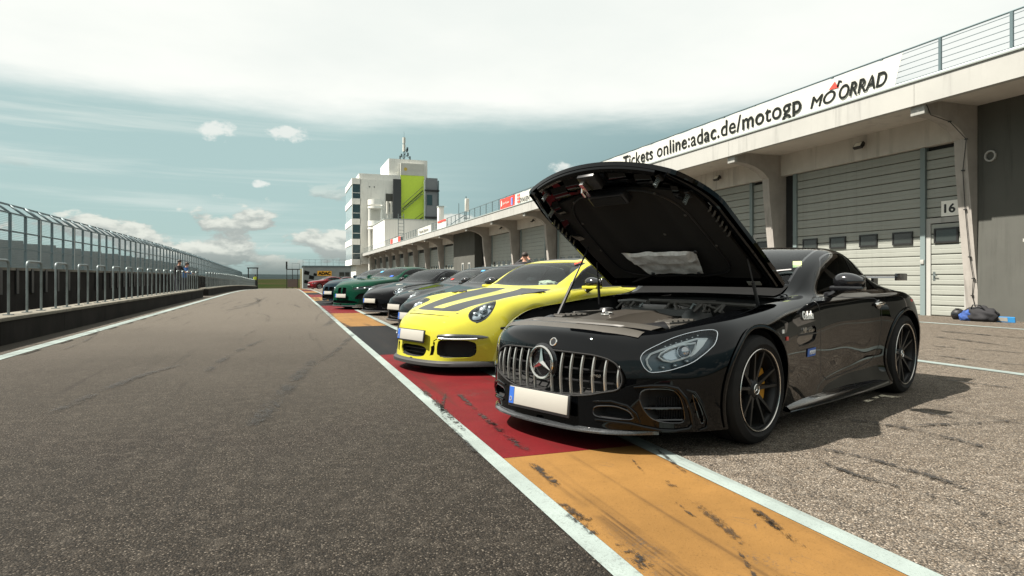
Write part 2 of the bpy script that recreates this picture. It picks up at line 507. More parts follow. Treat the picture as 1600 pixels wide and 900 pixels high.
# skid marks: thin rubber films with broken edges
def rubber_mat():
    m = bpy.data.materials.new('rubber_film'); m.use_nodes = True
    t = NT(m.node_tree)
    b = m.node_tree.nodes['Principled BSDF']; out = m.node_tree.nodes['Material Output']
    b.inputs['Base Color'].default_value = (0.012, 0.011, 0.010, 1); b.inputs['Roughness'].default_value = 0.6
    co = t.n('ShaderNodeTexCoord').outputs['Object']
    uv = t.n('ShaderNodeUVMap').outputs[0]
    sp = t.n('ShaderNodeSeparateXYZ'); t.link(uv, sp.inputs[0])
    across = t.math('SUBTRACT', 1.0, t.math('ABSOLUTE', t.math('SUBTRACT', t.math('MULTIPLY', sp.outputs[0], 2.0), 1.0)))
    along = t.math('MULTIPLY', t.smooth(sp.outputs[1], 0.0, 0.25), t.smooth(sp.outputs[1], 1.0, 0.7))
    grains = t.noise(co, 85.0, 5, 0.75)
    lo = t.noise(co, 2.5, 4, 0.6)
    a = t.math('MULTIPLY', t.math('MULTIPLY', t.smooth(across, 0.0, 0.9), along), t.smooth(t.noise(co, 26.0, 5, 0.7), 0.30, 0.58))
    a = t.math('MULTIPLY', a, t.smooth(lo, 0.2, 0.6))
    a = t.smooth(t.math('ADD', t.math('MULTIPLY', a, 0.42), grains), 0.72, 0.80)
    tr = t.n('ShaderNodeBsdfTransparent'); mx = t.n('ShaderNodeMixShader')
    t.link(t.math('MULTIPLY', a, t.n('ShaderNodeObjectInfo').outputs['Alpha']), mx.inputs[0]); t.link(tr.outputs[0], mx.inputs[1]); t.link(b.outputs[0], mx.inputs[2])
    t.link(mx.outputs[0], out.inputs[0])
    return m
M_RUBBER = rubber_mat()
def skid(points, w, lift=0.011, alpha=0.7):
    """points: list of ground points"""
    pts = [Vector((p[0], p[1], 0)) for p in points]
    # resample as a smooth curve
    n = 14; res = []
    for i in range(n + 1):
        u = i / n * (len(pts) - 1); k = min(int(u), len(pts) - 2); f = u - k
        p0, p1, p2, p3 = pts[max(k - 1, 0)], pts[k], pts[k + 1], pts[min(k + 2, len(pts) - 1)]
        res.append(0.5 * ((2 * p1) + (-p0 + p2) * f + (2 * p0 - 5 * p1 + 4 * p2 - p3) * f * f + (-p0 + 3 * p1 - 3 * p2 + p3) * f ** 3))
    vs, fs, uvs = [], [], []
    for i, p in enumerate(res):
        d = (res[min(i + 1, n)] - res[max(i - 1, 0)]).normalized()
        s = Vector((d.y, -d.x, 0))
        for q in (-1, 1):
            c = p + s * q * w / 2
            vs.append((c.x, c.y, gz(c.y) + lift)); uvs.append(((q + 1) / 2, i / n))
    for i in range(n): fs.append((2 * i, 2 * i + 1, 2 * i + 3, 2 * i + 2))
    me = bpy.data.meshes.new('skid_mark'); me.from_pydata(vs, [], fs); me.materials.append(M_RUBBER)
    ul = me.uv_layers.new(name='UVMap')
    for lp in me.loops: ul.data[lp.index].uv = uvs[lp.vertex_index]
    o = link_mesh('skid_mark', me)
    o["kind"] = 'stuff'; o.color = (1, 1, 1, alpha)
    return o
def gpx(*pp): return [at_z(a, b) for a, b in pp]
skid(gpx((1210, 690), (1330, 712), (1450, 745), (1600, 800)), 0.102, alpha=0.9)
skid(gpx((1290, 655), (1380, 664), (1500, 690), (1610, 722)), 0.139, alpha=0.9)
skid(gpx((1400, 636), (1480, 652), (1600, 668)), 0.126, alpha=0.9)
skid(gpx((1440, 590), (1520, 600), (1620, 612)), 0.114, alpha=0.9)
skid(gpx((1330, 634), (1450, 628), (1570, 612)), 0.037, alpha=0.9)
skid(gpx((1240, 705), (1340, 745), (1500, 790), (1620, 850)), 0.082, alpha=0.9)
skid(gpx((1440, 524), (1520, 534), (1620, 548)), 0.284, alpha=0.9)
skid(gpx((1440, 540), (1520, 546), (1640, 556)), 0.190, alpha=0.9)
skid(gpx((1436, 552), (1540, 566), (1640, 574)), 0.165, alpha=0.9)
skid(gpx((1450, 516), (1540, 524), (1640, 532)), 0.316, alpha=0.9)
skid(gpx((480, 580), (520, 552), (545, 530), (560, 510)), 0.22, alpha=0.5)
skid(gpx((370, 690), (420, 640), (470, 585), (510, 545)), 0.32, alpha=0.5)
skid(gpx((40, 665), (130, 625), (230, 585), (330, 560)), 0.22, alpha=0.5)
skid(gpx((330, 490), (380, 480), (405, 470), (390, 462)), 0.5, alpha=0.5)
skid(gpx((350, 484), (400, 472), (420, 462)), 0.4, alpha=0.5)
skid(gpx((480, 520), (520, 500), (500, 480), (470, 470)), 0.35, alpha=0.5)
skid(gpx((985, 716), (1000, 735), (1014, 748)), 0.035)
skid(gpx((1050, 780), (1070, 800), (1096, 818)), 0.04)
skid(gpx((1165, 790), (1200, 815), (1250, 855), (1275, 872)), 0.075)
skid(gpx((1170, 796), (1215, 830), (1262, 866)), 0.05)
skid(gpx((1150, 860), (1170, 890), (1185, 915)), 0.04)
skid(gpx((865, 780), (905, 810), (930, 815)), 0.09)
for P_, w_, al_ in (([(820, 722), (850, 742), (880, 772)], 0.10, 0.8), ([(880, 800), (915, 825), (940, 850)], 0.11, 0.9), ([(955, 845), (990, 872), (1020, 900)], 0.13, 0.9), ([(1020, 740), (1100, 800), (1190, 880)], 0.10, 0.55), ([(760, 655), (800, 690), (840, 715)], 0.12, 0.9), ([(650, 600), (690, 640), (740, 690)], 0.12, 0.9), ([(700, 600), (740, 640), (800, 690)], 0.10, 0.8), ([(1020, 700), (1045, 720), (1080, 750)], 0.06, 0.7)):
    skid(gpx(*P_), w_, alpha=al_)
skid(gpx((710, 590), (690, 640), (725, 690), (800, 760)), 0.07)

rs = random.Random(11)
for k in range(16):      # more marks fanning out of the parking bays
    x0_, y0_ = rs.uniform(3.6, 7.0), rs.uniform(-0.5, 4.2); an_ = R(rs.uniform(-38, -12)); L_ = rs.uniform(1.2, 3.2)
    P_ = [(x0_ + L_ * f * math.cos(an_) , y0_ + L_ * f * math.sin(an_) + 0.25 * f * f) for f in (0, 0.35, 0.7, 1.0)]
    skid(P_, rs.uniform(0.05, 0.14), alpha=rs.uniform(0.5, 0.95))
for k in range(12):      # long faint arcs on the fast lane
    x0_, y0_ = rs.uniform(-3.0, 0.8), rs.uniform(4.0, 26.0); L_ = rs.uniform(3, 9); s_ = rs.uniform(-0.9, 0.9)
    skid([(x0_ + s_ * f * f, y0_ + L_ * f) for f in (0, 0.33, 0.66, 1.0)], rs.uniform(0.10, 0.20), alpha=rs.uniform(0.3, 0.6))
# ------------------------------------------------------------------ terrain beyond the lane
def terrain_mat():
    m = bpy.data.materials.new('field'); m.use_nodes = True
    t = NT(m.node_tree); b = m.node_tree.nodes['Principled BSDF']
    co = t.n('ShaderNodeTexCoord').outputs['Object']
    a = t.noise(co, 0.012, 5, 0.6); g = t.noise(co, 0.9, 6, 0.7)
    c = t.mix(t.smooth(a, 0.42, 0.6), (0.018, 0.028, 0.009, 1), (0.045, 0.033, 0.020, 1))
    c = t.mix(t.smooth(g, 0.35, 0.75), c, (0.010, 0.017, 0.006, 1))
    t.link(c, b.inputs['Base Color']); b.inputs['Roughness'].default_value = 1.0; b.inputs['Specular IOR Level'].default_value = 0.0
    return m
M_FIELD = terrain_mat()
b = MB()
xs_t = [-3000, -1200, -500, -200, -80, -30, -4.2, 1.0, 17.5, 60, 150, 400, 1000, 3000]
ys_t = [-600, -60, 0, 40, 55, 70, 90, 128, 180, 260, 420, 700]
def tz(x, y):
    return (gz(y) if y < 180 else -1.875 + (y - 180) * 0.002) - 0.12
b.grid([[(x, yy, tz(x, yy)) for x in xs_t][::-1] for yy in ys_t], smooth=True)
o = b.build('field', M_FIELD); o["kind"] = 'structure'
# low wooded hills on the horizon, real relief far away
M_HILL = mat('wooded_hills', (0.010, 0.019, 0.020), 1.0, var=0.5, spec=0.1, vscale=0.02)
b = MB(); P = []
for i in range(9):
    yy = 690 + i * 170
    row = []
    for k in range(61):
        xx = -2600 + k * 90
        h = -0.95 + (i / 8) ** 1.3 * 17 * (0.75 + 0.9 * noise.noise((xx * 0.0013, yy * 0.0013, 1.7))) + (1.6 * noise.noise((xx * 0.012, yy * 0.012, 5.0)) if i > 2 else 0)
        row.append((xx, yy, h))
    P.append(row[::-1])
b.grid(P, smooth=True)
o = b.build('hills', M_HILL); o["kind"] = 'structure'

# ------------------------------------------------------------------ pit building
M_CONC = mat('light_render', (0.52, 0.50, 0.46), 0.85, var=0.10, stain=0.5, vscale=1.2, bump=0.08, bscale=60)
M_FASCIA = mat('fascia_panel', (0.325, 0.325, 0.305), 0.6, var=0.07, stain=0.45, vscale=0.7)
M_SOFFIT = mat('soffit', (0.52, 0.49, 0.445), 0.8, var=0.06, stain=0.4, vscale=1.0)
M_COLUMN = mat('column_concrete', (0.32, 0.30, 0.275), 0.85, var=0.12, spec=0.1, stain=0.6, vscale=2.0, bump=0.1, bscale=50)
M_DOOR = mat('door_sheet', (0.25, 0.26, 0.232), 0.45, var=0.05, stain=0.3, vscale=2.0, rvar=0.1)
M_DOORTRIM = mat('door_trim', (0.15, 0.19, 0.19), 0.5)
M_GREYWALL = mat('grey_wall', (0.085, 0.086, 0.077), 0.85, var=0.08, spec=0.1, stain=0.45, vscale=0.8, bump=0.05)
M_DARK = mat('dark_gap', (0.01, 0.01, 0.01), 0.8)
M_PANE = mat('dark_pane', (0.025, 0.03, 0.028), 0.08, coat=0.3)
M_STEEL = mat('galvanised_steel', (0.17, 0.20, 0.20), 0.45, 0.6, var=0.2, vscale=5)
M_RAIL = mat('rail_steel', (0.10, 0.14, 0.15), 0.45, 0.4)
M_CAP = mat('sheet_cap', (0.42, 0.46, 0.44), 0.4, 0.5)
M_LAMP = mat('flood_glass', (0.75, 0.75, 0.68), 0.2)
M_PLASTIC = mat('black_plastic', (0.012, 0.012, 0.012), 0.45)

XD, XF = 16.3, 13.3           # door plane; fascia plane before the canopy is moved out by SCL
SCL = 1.058                   # canopy, columns and railing stand this much farther out than first measured
ZS = 5.0                      # soffit, before SCL
ZL = CAM_H + (ZS - CAM_H) * SCL   # soffit as built
COLS = [4.4, 10.55, 16.95, 23.25, 29.55, 35.85, 42.3, 48.9, 58.3, 65.0, 71.8, 78.6, 85.4, 92.2, 99.0, 105.8, 112.6, 119.4, 126.2, 133.0]
pit = empty('pit_building', (XD, 70, 0))
tag(pit, 'long low pit garage building with white canopy and flared columns', 'building')
PO = Vector((-XD, -70, 0))    # children are given in world coordinates, shifted to the parent
def outward(o, base=(0, 0, 0)):
    """move a piece of the canopy out to its true distance"""
    o.scale = (SCL, SCL, SCL)
    o.location = (base[0], base[1], base[2] + CAM_H * (1 - SCL))
    return o
def pb(mb, name, m, angle=40, parent=None):
    o = mb.build(name, m, parent or pit, angle=angle)
    if not parent: o.location = PO
    return o
# canopy fascia, one panel for each bay
for i in range(len(COLS) - 1):
    y0, y1 = COLS[i] + 0.004, COLS[i + 1] - 0.004
    if i == 0: y0 = 0
    b = MB(); b.box(XF, XF + 0.16, y0, y1, 4.88, 5.40); outward(pb(b, 'fascia_panel', M_FASCIA), PO)
b = MB(); b.box(XF - 0.035, XF + 0.30, 0, 133, 5.403, 5.47, bev=0.01); outward(pb(b, 'canopy_edge_cap', M_CAP), PO)
b = MB(); b.box(XF + 0.162, 19.0, 0, 133, ZS, 5.38); outward(pb(b, 'canopy_slab', M_SOFFIT), PO)
# rear mass above / behind the doors
b = MB(); b.box(XD + 0.25, 26.0, 2.0, 138, -2.0, ZL - 0.003); pb(b, 'rear_wall', M_GREYWALL)
# columns
colprof = [(16.35, -2.0), (15.22, -2.0), (15.20, 0.0), (14.80, 3.55), (14.76, 4.22), (14.55, 4.42), (14.22, 4.58), (13.9, 4.665), (13.52, 4.69), (13.52, 4.997), (16.35, 4.997)]
def col_mesh():
    b = MB(); b.prism(colprof, -0.15, 0.15)
    Mx = Matrix(((1, 0, 0, 0), (0, 0, -1, 0), (0, 1, 0, 0), (0, 0, 0, 1)))   # profile stands in the XZ plane
    b.v = [tuple(Mx @ Vector(p)) for p in b.v]
    return b.mesh('column', M_COLUMN)
me_col = col_mesh()
tipb = MB(); tipb.box(13.40, 13.517, -0.17, 0.17, 4.68, 4.878, bev=0.008)
me_tip = tipb.mesh('arm_cap', M_FASCIA, 40)
for i, yc in enumerate(COLS):
    c = link_mesh('column', me_col, pit); outward(c, (PO.x, PO.y + yc * SCL, 0))
    link_mesh('arm_cap', me_tip, c)
# cable running down the nearest column
b = MB()
pts = [(13.43, 10.36, 5.38), (13.44, 10.37, 4.9), (13.6, 10.385, 4.66), (14.2, 10.39, 4.56), (14.74, 10.395, 4.2), (14.775, 10.5, 3.5), (14.88, 10.52, 2.6), (15.0, 10.50, 1.5), (15.05, 10.45, 1.0), (15.12, 10.52, 0.6), (15.15, 10.47, 0.3), (15.1, 10.45, 0.02)]
b.tube(pts, 0.009, 5)
for p in pts[3:11]: b.box(p[0] - 0.02, p[0] + 0.02, p[1] - 0.03, p[1] + 0.03, p[2] - 0.012, p[2] + 0.012)
outward(pb(b, 'cable', M_PLASTIC), PO)
COLS = [c_ * SCL for c_ in COLS]

# doors
def window_in(parent, xw, y0, y1, z0, z1, m_frame, thick=0.03):
    b = MB()
    thick = 0.05
    b.box(xw - thick, xw, y0, y1, z0, z0 + 0.045); b.box(xw - thick, xw, y0, y1, z1 - 0.045, z1)
    b.box(xw - thick, xw, y0, y0 + 0.045, z0 + 0.045, z1 - 0.045); b.box(xw - thick, xw, y1 - 0.045, y1, z0 + 0.045, z1 - 0.045)
    f = b.build('window_frame', m_frame, parent)
    b = MB(); b.box(xw - 0.036, xw - 0.022, y0 + 0.045, y1 - 0.045, z0 + 0.045, z1 - 0.045)
    b.build('pane', M_PANE, parent)
    return f
slat_cache = {}
def slat(parent, y0, y1, z0, z1, xw, m):
    """one horizontal sheet panel with a rolled lip"""
    key = (round(y1 - y0, 3), round(z1 - z0, 3), m.name)
    if key not in slat_cache:
        b = MB(); h = z1 - z0; L = y1 - y0
        prof = [(0.0, 0.006), (-0.020, 0.012), (-0.026, 0.03), (-0.026, h * 0.46), (-0.020, h * 0.5), (-0.026, h * 0.54), (-0.026, h - 0.03), (-0.020, h - 0.012), (0.0, h - 0.006)]
        vs = [(x, 0, z) for x, z in prof] + [(x, L, z) for x, z in prof]; n = len(prof)
        b.add(vs, [(i, i + n, i + n + 1, i + 1) for i in range(n - 1)] + [list(range(n)), [n + i for i in range(n)][::-1]])
        slat_cache[key] = b.mesh('door_slat', m)
    return link_mesh('door_slat', slat_cache[key], parent, (xw, y0, z0))
def bay(i, detail):
    y0, y1 = COLS[i] + 0.15, COLS[i + 1] - 0.15
    zb = min(0, gz(y1)) 
    b = MB(); b.box(XD - 0.16, XD + 0.24, y0, y1, 4.52, ZL - 0.003); pb(b, 'lintel_beam', M_CONC)
    # jamb posts
    ym = y0 + 1.30                      # between the small door and the big one
    b = MB(); b.box(XD - 0.09, XD + 0.1, ym - 0.07, ym + 0.07, zb, 4.517); pb(b, 'door_jamb', M_DOORTRIM)
    b = MB(); b.box(XD - 0.07, XD + 0.1, y1 - 0.62, y1 - 0.46, zb, 4.517); pb(b, 'door_jamb', M_DOORTRIM)
    b = MB(); b.box(XD + 0.06, XD + 0.2, y0, y1, zb, 4.517); pb(b, 'door_backing', M_DARK)
    g = empty('garage_door', (PO.x, PO.y, 0), 0, pit)
    nd = 17; h = 4.51 / nd
    ya, yb = ym + 0.075, y1 - 0.625
    wins = []
    nw = 4; wlen = 0.62; gap = (yb - ya - nw * wlen) / nw
    for k in range(nw): wins.append((ya + gap / 2 + k * (wlen + gap), ya + gap / 2 + k * (wlen + gap) + wlen))
    if detail:
        for k in range(nd):
            slat(g, ya, yb, zb + k * h, zb + (k + 1) * h, XD, M_DOOR)
        for (w0, w1) in wins: window_in(g, XD - 0.012, w0, w1, 1.93, 2.29, M_PLASTIC)
        b = MB(); b.box(XD - 0.05, XD - 0.026, ya + 0.25, ya + 0.42, 0.30, 0.34); b.build('pull_handle', M_PLASTIC, g)
    else:
        b = MB()
        for k in range(nd): b.box(XD - 0.026, XD, ya, yb, zb + k * h + 0.006, zb + (k + 1) * h - 0.006)
        b.build('door_leaf', M_DOOR, g)
        for (w0, w1) in wins:
            b = MB(); b.box(XD - 0.04, XD - 0.027, w0, w1, 1.93, 2.29); b.build('pane', M_PANE, g)
    # panel above the small door, then the small door
    if detail:
        kk = [zb + 2.62 + q * 0.257 for q in range(7)]
        for q in kk: slat(g, y0 + 0.06, ym - 0.075, q, q + 0.255, XD, M_DOOR)
    else:
        b = MB(); b.box(XD - 0.03, XD, y0 + 0.06, ym - 0.075, zb + 2.6, 4.51); b.build('overdoor_panel', M_DOOR, g)
    d = empty('side_door', (PO.x, PO.y, 0), 0, pit)
    b = MB(); b.box(XD - 0.05, XD, y0 + 0.06, y0 + 0.2, zb, zb + 2.6); b.box(XD - 0.05, XD, ym - 0.20, ym - 0.075, zb, zb + 2.6)
    b.box(XD - 0.05, XD, y0 + 0.2, ym - 0.20, zb + 2.46, zb + 2.6)
    b.build('door_frame', M_FASCIA, d)
    if detail:
        for k in range(9): slat(d, y0 + 0.21, ym - 0.21, zb + 0.01 + k * 0.271, zb + 0.275 + k * 0.271, XD - 0.006, M_DOOR)
        window_in(d, XD - 0.02, y0 + 0.35, ym - 0.30, 1.93, 2.32, M_PLASTIC)
        b = MB(); b.tube([(XD - 0.03, ym - 0.29, 1.08), (XD - 0.09, ym - 0.29, 1.08), (XD - 0.09, ym - 0.41, 1.07)], 0.012, 6)
        b.box(XD - 0.04, XD - 0.026, ym - 0.32, ym - 0.26, 0.94, 1.17)
        b.build('door_handle', M_STEEL, d)
        b = MB(); b.box(XD - 0.12, XD - 0.092, ym - 0.05, ym + 0.05, 1.38, 1.50, bev=0.006); pb(b, 'switch_box', M_FASCIA)
    else:
        b = MB(); b.box(XD - 0.04, XD, y0 + 0.21, ym - 0.21, zb, zb + 2.45); b.build('door_leaf', M_DOOR, d)
        b = MB(); b.box(XD - 0.055, XD - 0.041, y0 + 0.35, ym - 0.30, 1.93, 2.32); b.build('pane', M_PANE, d)
def floodlight(yc):
    f = empty('floodlight', (XD - 0.163, yc, 4.93))
    tag(f, '', '')
    b = MB(); b.tube([(0, 0, 0), (-0.10, 0, 0.0)], 0.02, 6); b.box(-0.13, -0.09, -0.09, 0.09, -0.05, 0.05)
    b.build('bracket', M_PLASTIC, f)
    Mx = Matrix.Translation((-0.2, 0, -0.02)) @ Matrix.Rotation(R(35), 4, 'Y')
    b = MB(); b.box(-0.05, 0.05, -0.15, 0.15, -0.10, 0.10, bev=0.012, M=Mx); b.build('housing', M_PLASTIC, f)
    b = MB(); b.box(-0.062, -0.051, -0.11, 0.11, -0.065, 0.065, M=Mx); b.build('lamp_glass', M_LAMP, f)
    return f
for i in range(1, len(COLS) - 1):
    if i == 7:      # blank grey bay with two small windows
        y0, y1 = COLS[i] + 0.15, COLS[i + 1] - 0.15
        b = MB(); b.box(15.6, XD + 0.24, y0 + 2.2, y1, -1, ZL - 0.003); pb(b, 'bay_wall', M_GREYWALL)
        b = MB(); b.box(XD - 0.02, XD + 0.24, y0, y0 + 2.197, -1, ZL - 0.003); pb(b, 'recess_wall', M_DARK)
        for q in (3.4, 5.6):
            g = MB(); yq = y0 + q
            g.box(15.55, 15.598, yq, yq + 0.12, 1.05, 2.35); g.box(15.55, 15.598, yq + 0.68, yq + 0.8, 1.05, 2.35)
            g.box(15.55, 15.598, yq + 0.12, yq + 0.68, 1.05, 1.17); g.box(15.55, 15.598, yq + 0.12, yq + 0.68, 2.23, 2.35)
            w = pb(g, 'bay_window', M_FASCIA)
            g = MB(); g.box(15.57, 15.596, yq + 0.12, yq + 0.68, 1.17, 2.23); g.build('pane', M_PANE, w)
        continue
    bay(i, i <= 3)
FL = [(14.4, 'black floodlight above the garage door numbered 16'), (21.0, 'black floodlight above the garage door half hidden by the raised bonnet'),
      (41.0, 'nearest small floodlight under the canopy left of the raised bonnet'), (47.9, 'far small floodlight under the canopy, left of its neighbour')]
for yc, lb in FL:
    f = floodlight(yc); tag(f, lb, 'floodlight', 'floodlights under the canopy')
FLN = None
# grey end wall right of the nearest column
b = MB(); b.box(15.98, XD + 0.24, 2.0, COLS[1] - 0.17, -0.2, ZL - 0.003); pb(b, 'end_wall', M_GREYWALL)
b = MB(); b.box(15.90, 15.977, 8.6, 9.92, 1.84, 1.91); pb(b, 'window_sill', M_FASCIA)
b = MB(); b.box(15.93, 15.977, 8.6, 9.88, 1.92, 2.62); pb(b, 'end_window', M_PANE)
b = MB(); b.lathe([(0.10, 0), (0.135, 0), (0.135, 0.05), (0.10, 0.05), (0.10, 0)], 20, M=Matrix.Translation((15.975, 10.67, 3.94)) @ Matrix.Rotation(R(-90), 4, 'Y'))
v = pb(b, 'vent_ring', M_FASCIA)
# number board 16
b = MB(); b.box(XD - 0.075, XD - 0.055, 11.64, 12.10, 2.62, 3.02); nb = pb(b, 'number_board', mat('board_white', (0.72, 0.71, 0.66), 0.5))
me = text_mesh('16', 0.3, M_PLASTIC, 'numeral', offset=0.006)
place_text(me, 'numeral', nb, (XD - 0.0785, 12.02, 2.70), (0, -1, 0), (0, 0, 1), (0.30, 0.24))

# railing on the canopy
rail = empty('roof_railing', (13.62 * SCL, 10 * SCL, CAM_H + (5.47 - CAM_H) * SCL)); rail.scale = (SCL, SCL, SCL); tag(rail, 'dark steel railing with thin horizontal bars along the canopy roof', 'railing')
b = MB(); b.box(-0.02, 0.02, -0.03, 0.03, 0, 0.84); b.box(-0.045, 0.045, -0.045, 0.045, 0, 0.012); me_post = b.mesh('post', M_RAIL)
yy = 1.3
while yy < 132:
    link_mesh('post', me_post, rail, (0, yy - 10, 0)); yy += 1.48
for k in range(6):
    b = MB(); b.tube([(0, -9, 0.13 + k * 0.13), (0, 122, 0.13 + k * 0.13)], 0.008, 5); b.build('bar', M_RAIL, rail)
b = MB(); b.tube([(0, -9, 0.85), (0, 122, 0.85)], 0.022, 8); b.build('handrail', M_RAIL, rail)

# banners
M_BANNER = mat('banner_cloth', (0.46, 0.46, 0.42), 0.6, var=0.05, vscale=1.5)
M_INK = mat('banner_ink', (0.010, 0.012, 0.011), 0.7, spec=0.1)
M_REDCLOTH = mat('red_banner', (0.62, 0.045, 0.03), 0.55)
def cloth(name, y0, y1, z0, z1, m, X=13.575, wav=0.012, slant=0.0):
    n = max(6, int((y1 - y0) * 3)); P = []
    for k in range(9):
        z = z0 + (z1 - z0) * k / 8
        P.append([(X + wav * math.sin((y0 + (y1 - y0) * i / n) * 3.1 + k * 0.5) - wav, y0 + (y1 - y0) * i / n + (slant * (1 - k / 8) if i == 0 else 0), z + 0.012 * math.sin(i * 1.9) * (1 if k == 8 else 0)) for i in range(n + 1)])
    b = MB(); b.grid(P)
    Q = [[(p[0] + 0.004, p[1], p[2]) for p in r][::-1] for r in P]; b.grid(Q)
    return outward(b.build(name, m))
bn = cloth('ticket_banner', 11.05, 27.0, 5.475, 6.26, M_BANNER, slant=0.22)
tag(bn, 'long white banner with black ticket website lettering on the canopy railing', 'banner')
me = text_mesh('Tickets online:adac.de/motogp', 0.5, M_INK, 'lettering', offset=0.0035, spacing=1.06)
place_text(me, 'lettering', bn, (13.54, 24.15, 5.49), (0, -1, 0), (0, 0, 1), (10.0, 0.68))
me = text_mesh('MO', 0.4, M_INK, shear=0.25, offset=0.004); place_text(me, 'lettering', bn, (13.54, 13.82, 5.63), (0, -1, 0), (0, 0, 1), (0.86, 0.32))
me = text_mesh('ORRAD', 0.4, M_INK, shear=0.25, offset=0.004); place_text(me, 'lettering', bn, (13.54, 12.86, 5.63), (0, -1, 0), (0, 0, 1), (1.42, 0.36))
me = text_mesh('GRAND', 0.14, M_INK, shear=0.2); place_text(me, 'lettering', bn, (13.54, 13.9, 5.478), (0, -1, 0), (0, 0, 1), (0.5, 0.06))
me = text_mesh('PRIX', 0.14, M_REDCLOTH, shear=0.2); place_text(me, 'lettering', bn, (13.54, 13.36, 5.478), (0, -1, 0), (0, 0, 1), (0.36, 0.06))
b = MB(); b.prism([(0, 0), (0.32, -0.02), (0.20, 0.17)], 0, 0.003)
o = b.build('rider_mark', M_REDCLOTH, bn); o.matrix_basis = Matrix(((0, 0, -1, 13.54), (-1, 0, 0, 13.18), (0, 1, 0, 5.98), (0, 0, 0, 1)))
b = MB(); b.prism([(0, 0), (0.05, -0.03), (0.10, 0.1), (0.17, 0.07), (0.17, 0.12), (0.07, 0.16)], 0, 0.003)
o = b.build('rider_mark', M_INK, bn); o.matrix_basis = Matrix(((0, 0, -1, 13.54), (-1, 0, 0, 12.93), (0, 1, 0, 5.99), (0, 0, 0, 1)))
r1 = cloth('sponsor_banner', 37.9, 40.8, 5.475, 6.22, M_REDCLOTH); tag(r1, 'red sponsor banner on the railing left of the white dotted one', 'banner', 'banners on the railing')
me = text_mesh('Sparkasse', 0.2, M_BANNER); place_text(me, 'lettering', r1, (13.53, 40.2, 5.78), (0, -1, 0), (0, 0, 1), (1.3, 0.2))
b = MB(); b.lathe([(0, 0), (0.11, 0)], 14, M=Matrix.Translation((13.535, 40.45, 6.02)) @ Matrix.Rotation(R(-90), 4, 'Y')); b.box(13.533, 13.537, 40.32, 40.58, 5.74, 5.93); b.build('emblem', M_BANNER, r1)
b = MB(); b.box(13.533, 13.537, 38.25, 38.55, 5.62, 6.1); b.build('emblem', mat('blue_print', (0.12, 0.2, 0.5), 0.5), r1)
r2 = cloth('sponsor_banner', 34.95, 37.85, 5.475, 6.22, M_BANNER); tag(r2, 'white sponsor banner with red dots and grey letters on the railing', 'banner', 'banners on the railing')
me = text_mesh('DINKEN', 0.2, M_INK); place_text(me, 'lettering', r2, (13.53, 36.9, 5.6), (0, -1, 0), (0, 0, 1), (1.6, 0.28))
b = MB()
for qy in (0, 0.26):
    for qz in (0, 0.2, 0.4): b.box(13.531, 13.537, 37.2 - qy, 37.36 - qy, 5.62 + qz, 5.76 + qz)
b.build('emblem', M_REDCLOTH, r2)
r3 = cloth('sponsor_banner', 31.5, 34.9, 5.475, 6.22, M_REDCLOTH); tag(r3, 'red sponsor banner half hidden behind the raised bonnet', 'banner', 'banners on the railing')
r4 = cloth('sponsor_banner', 62.6, 69.3, 5.475, 6.25, M_BANNER); tag(r4, 'pale banner with small dark lettering on the far railing', 'banner', 'banners on the railing')
me = text_mesh('Porsche Zentrum', 0.3, M_INK); place_text(me, 'lettering', r4, (13.53, 68.4, 5.7), (0, -1, 0), (0, 0, 1), (4.6, 0.32))
r5 = cloth('sponsor_banner', 56.2, 59.6, 5.475, 6.3, M_BANNER); tag(r5, 'white banner with a red top edge on the far railing', 'banner', 'banners on the railing')
b = MB(); b.box(13.53, 13.537, 56.3, 59.5, 6.12, 6.28); b.build('red_edge', M_REDCLOTH, r5)
r6 = cloth('sponsor_banner', 80.5, 88.5, 5.475, 6.2, M_BANNER); tag(r6, 'white banner with red ends near the tower', 'banner', 'banners on the railing')
b = MB(); b.box(13.53, 13.537, 80.6, 82.3, 5.5, 6.18); b.box(13.53, 13.537, 86.8, 88.4, 5.5, 6.18); b.build('red_end', M_REDCLOTH, r6)
r7 = cloth('sponsor_banner', 94, 104, 5.475, 6.2, M_BANNER); tag(r7, 'plain white banner at the far end of the railing', 'banner', 'banners on the railing')

# roof-top block, vents, antenna
M_TOWER = mat('tower_render', (0.66, 0.66, 0.62), 0.8, var=0.05, stain=0.4, vscale=0.3)
M_GLASSB = mat('tower_glass', (0.03, 0.055, 0.06), 0.06, coat=0.5)
M_GLASSL = mat('tower_glass_light', (0.30, 0.38, 0.40), 0.1, coat=0.5)
M_GREEN = mat('green_wall', (0.50, 0.66, 0.06), 0.6, var=0.05)
blk = empty('roof_block', (20, 117, 5.4)); tag(blk, 'plain white block with one dark window on the canopy roof below the tower', 'building')
def kid(mb, name, m, root, angle=40):
    o = mb.build(name, m, root, angle=angle); o.location = -root.location; return o
b = MB(); b.box(15.8, 26.5, 110, 125.5, 5.38, 10.9); kid(b, 'wall', M_TOWER, blk)
b = MB(); b.box(15.7, 26.6, 109.9, 125.6, 10.903, 11.05); kid(b, 'parapet', M_CAP, blk)
b = MB(); b.box(17.6, 18.9, 109.95, 109.99, 6.2, 7.9); kid(b, 'window', M_GLASSB, blk)

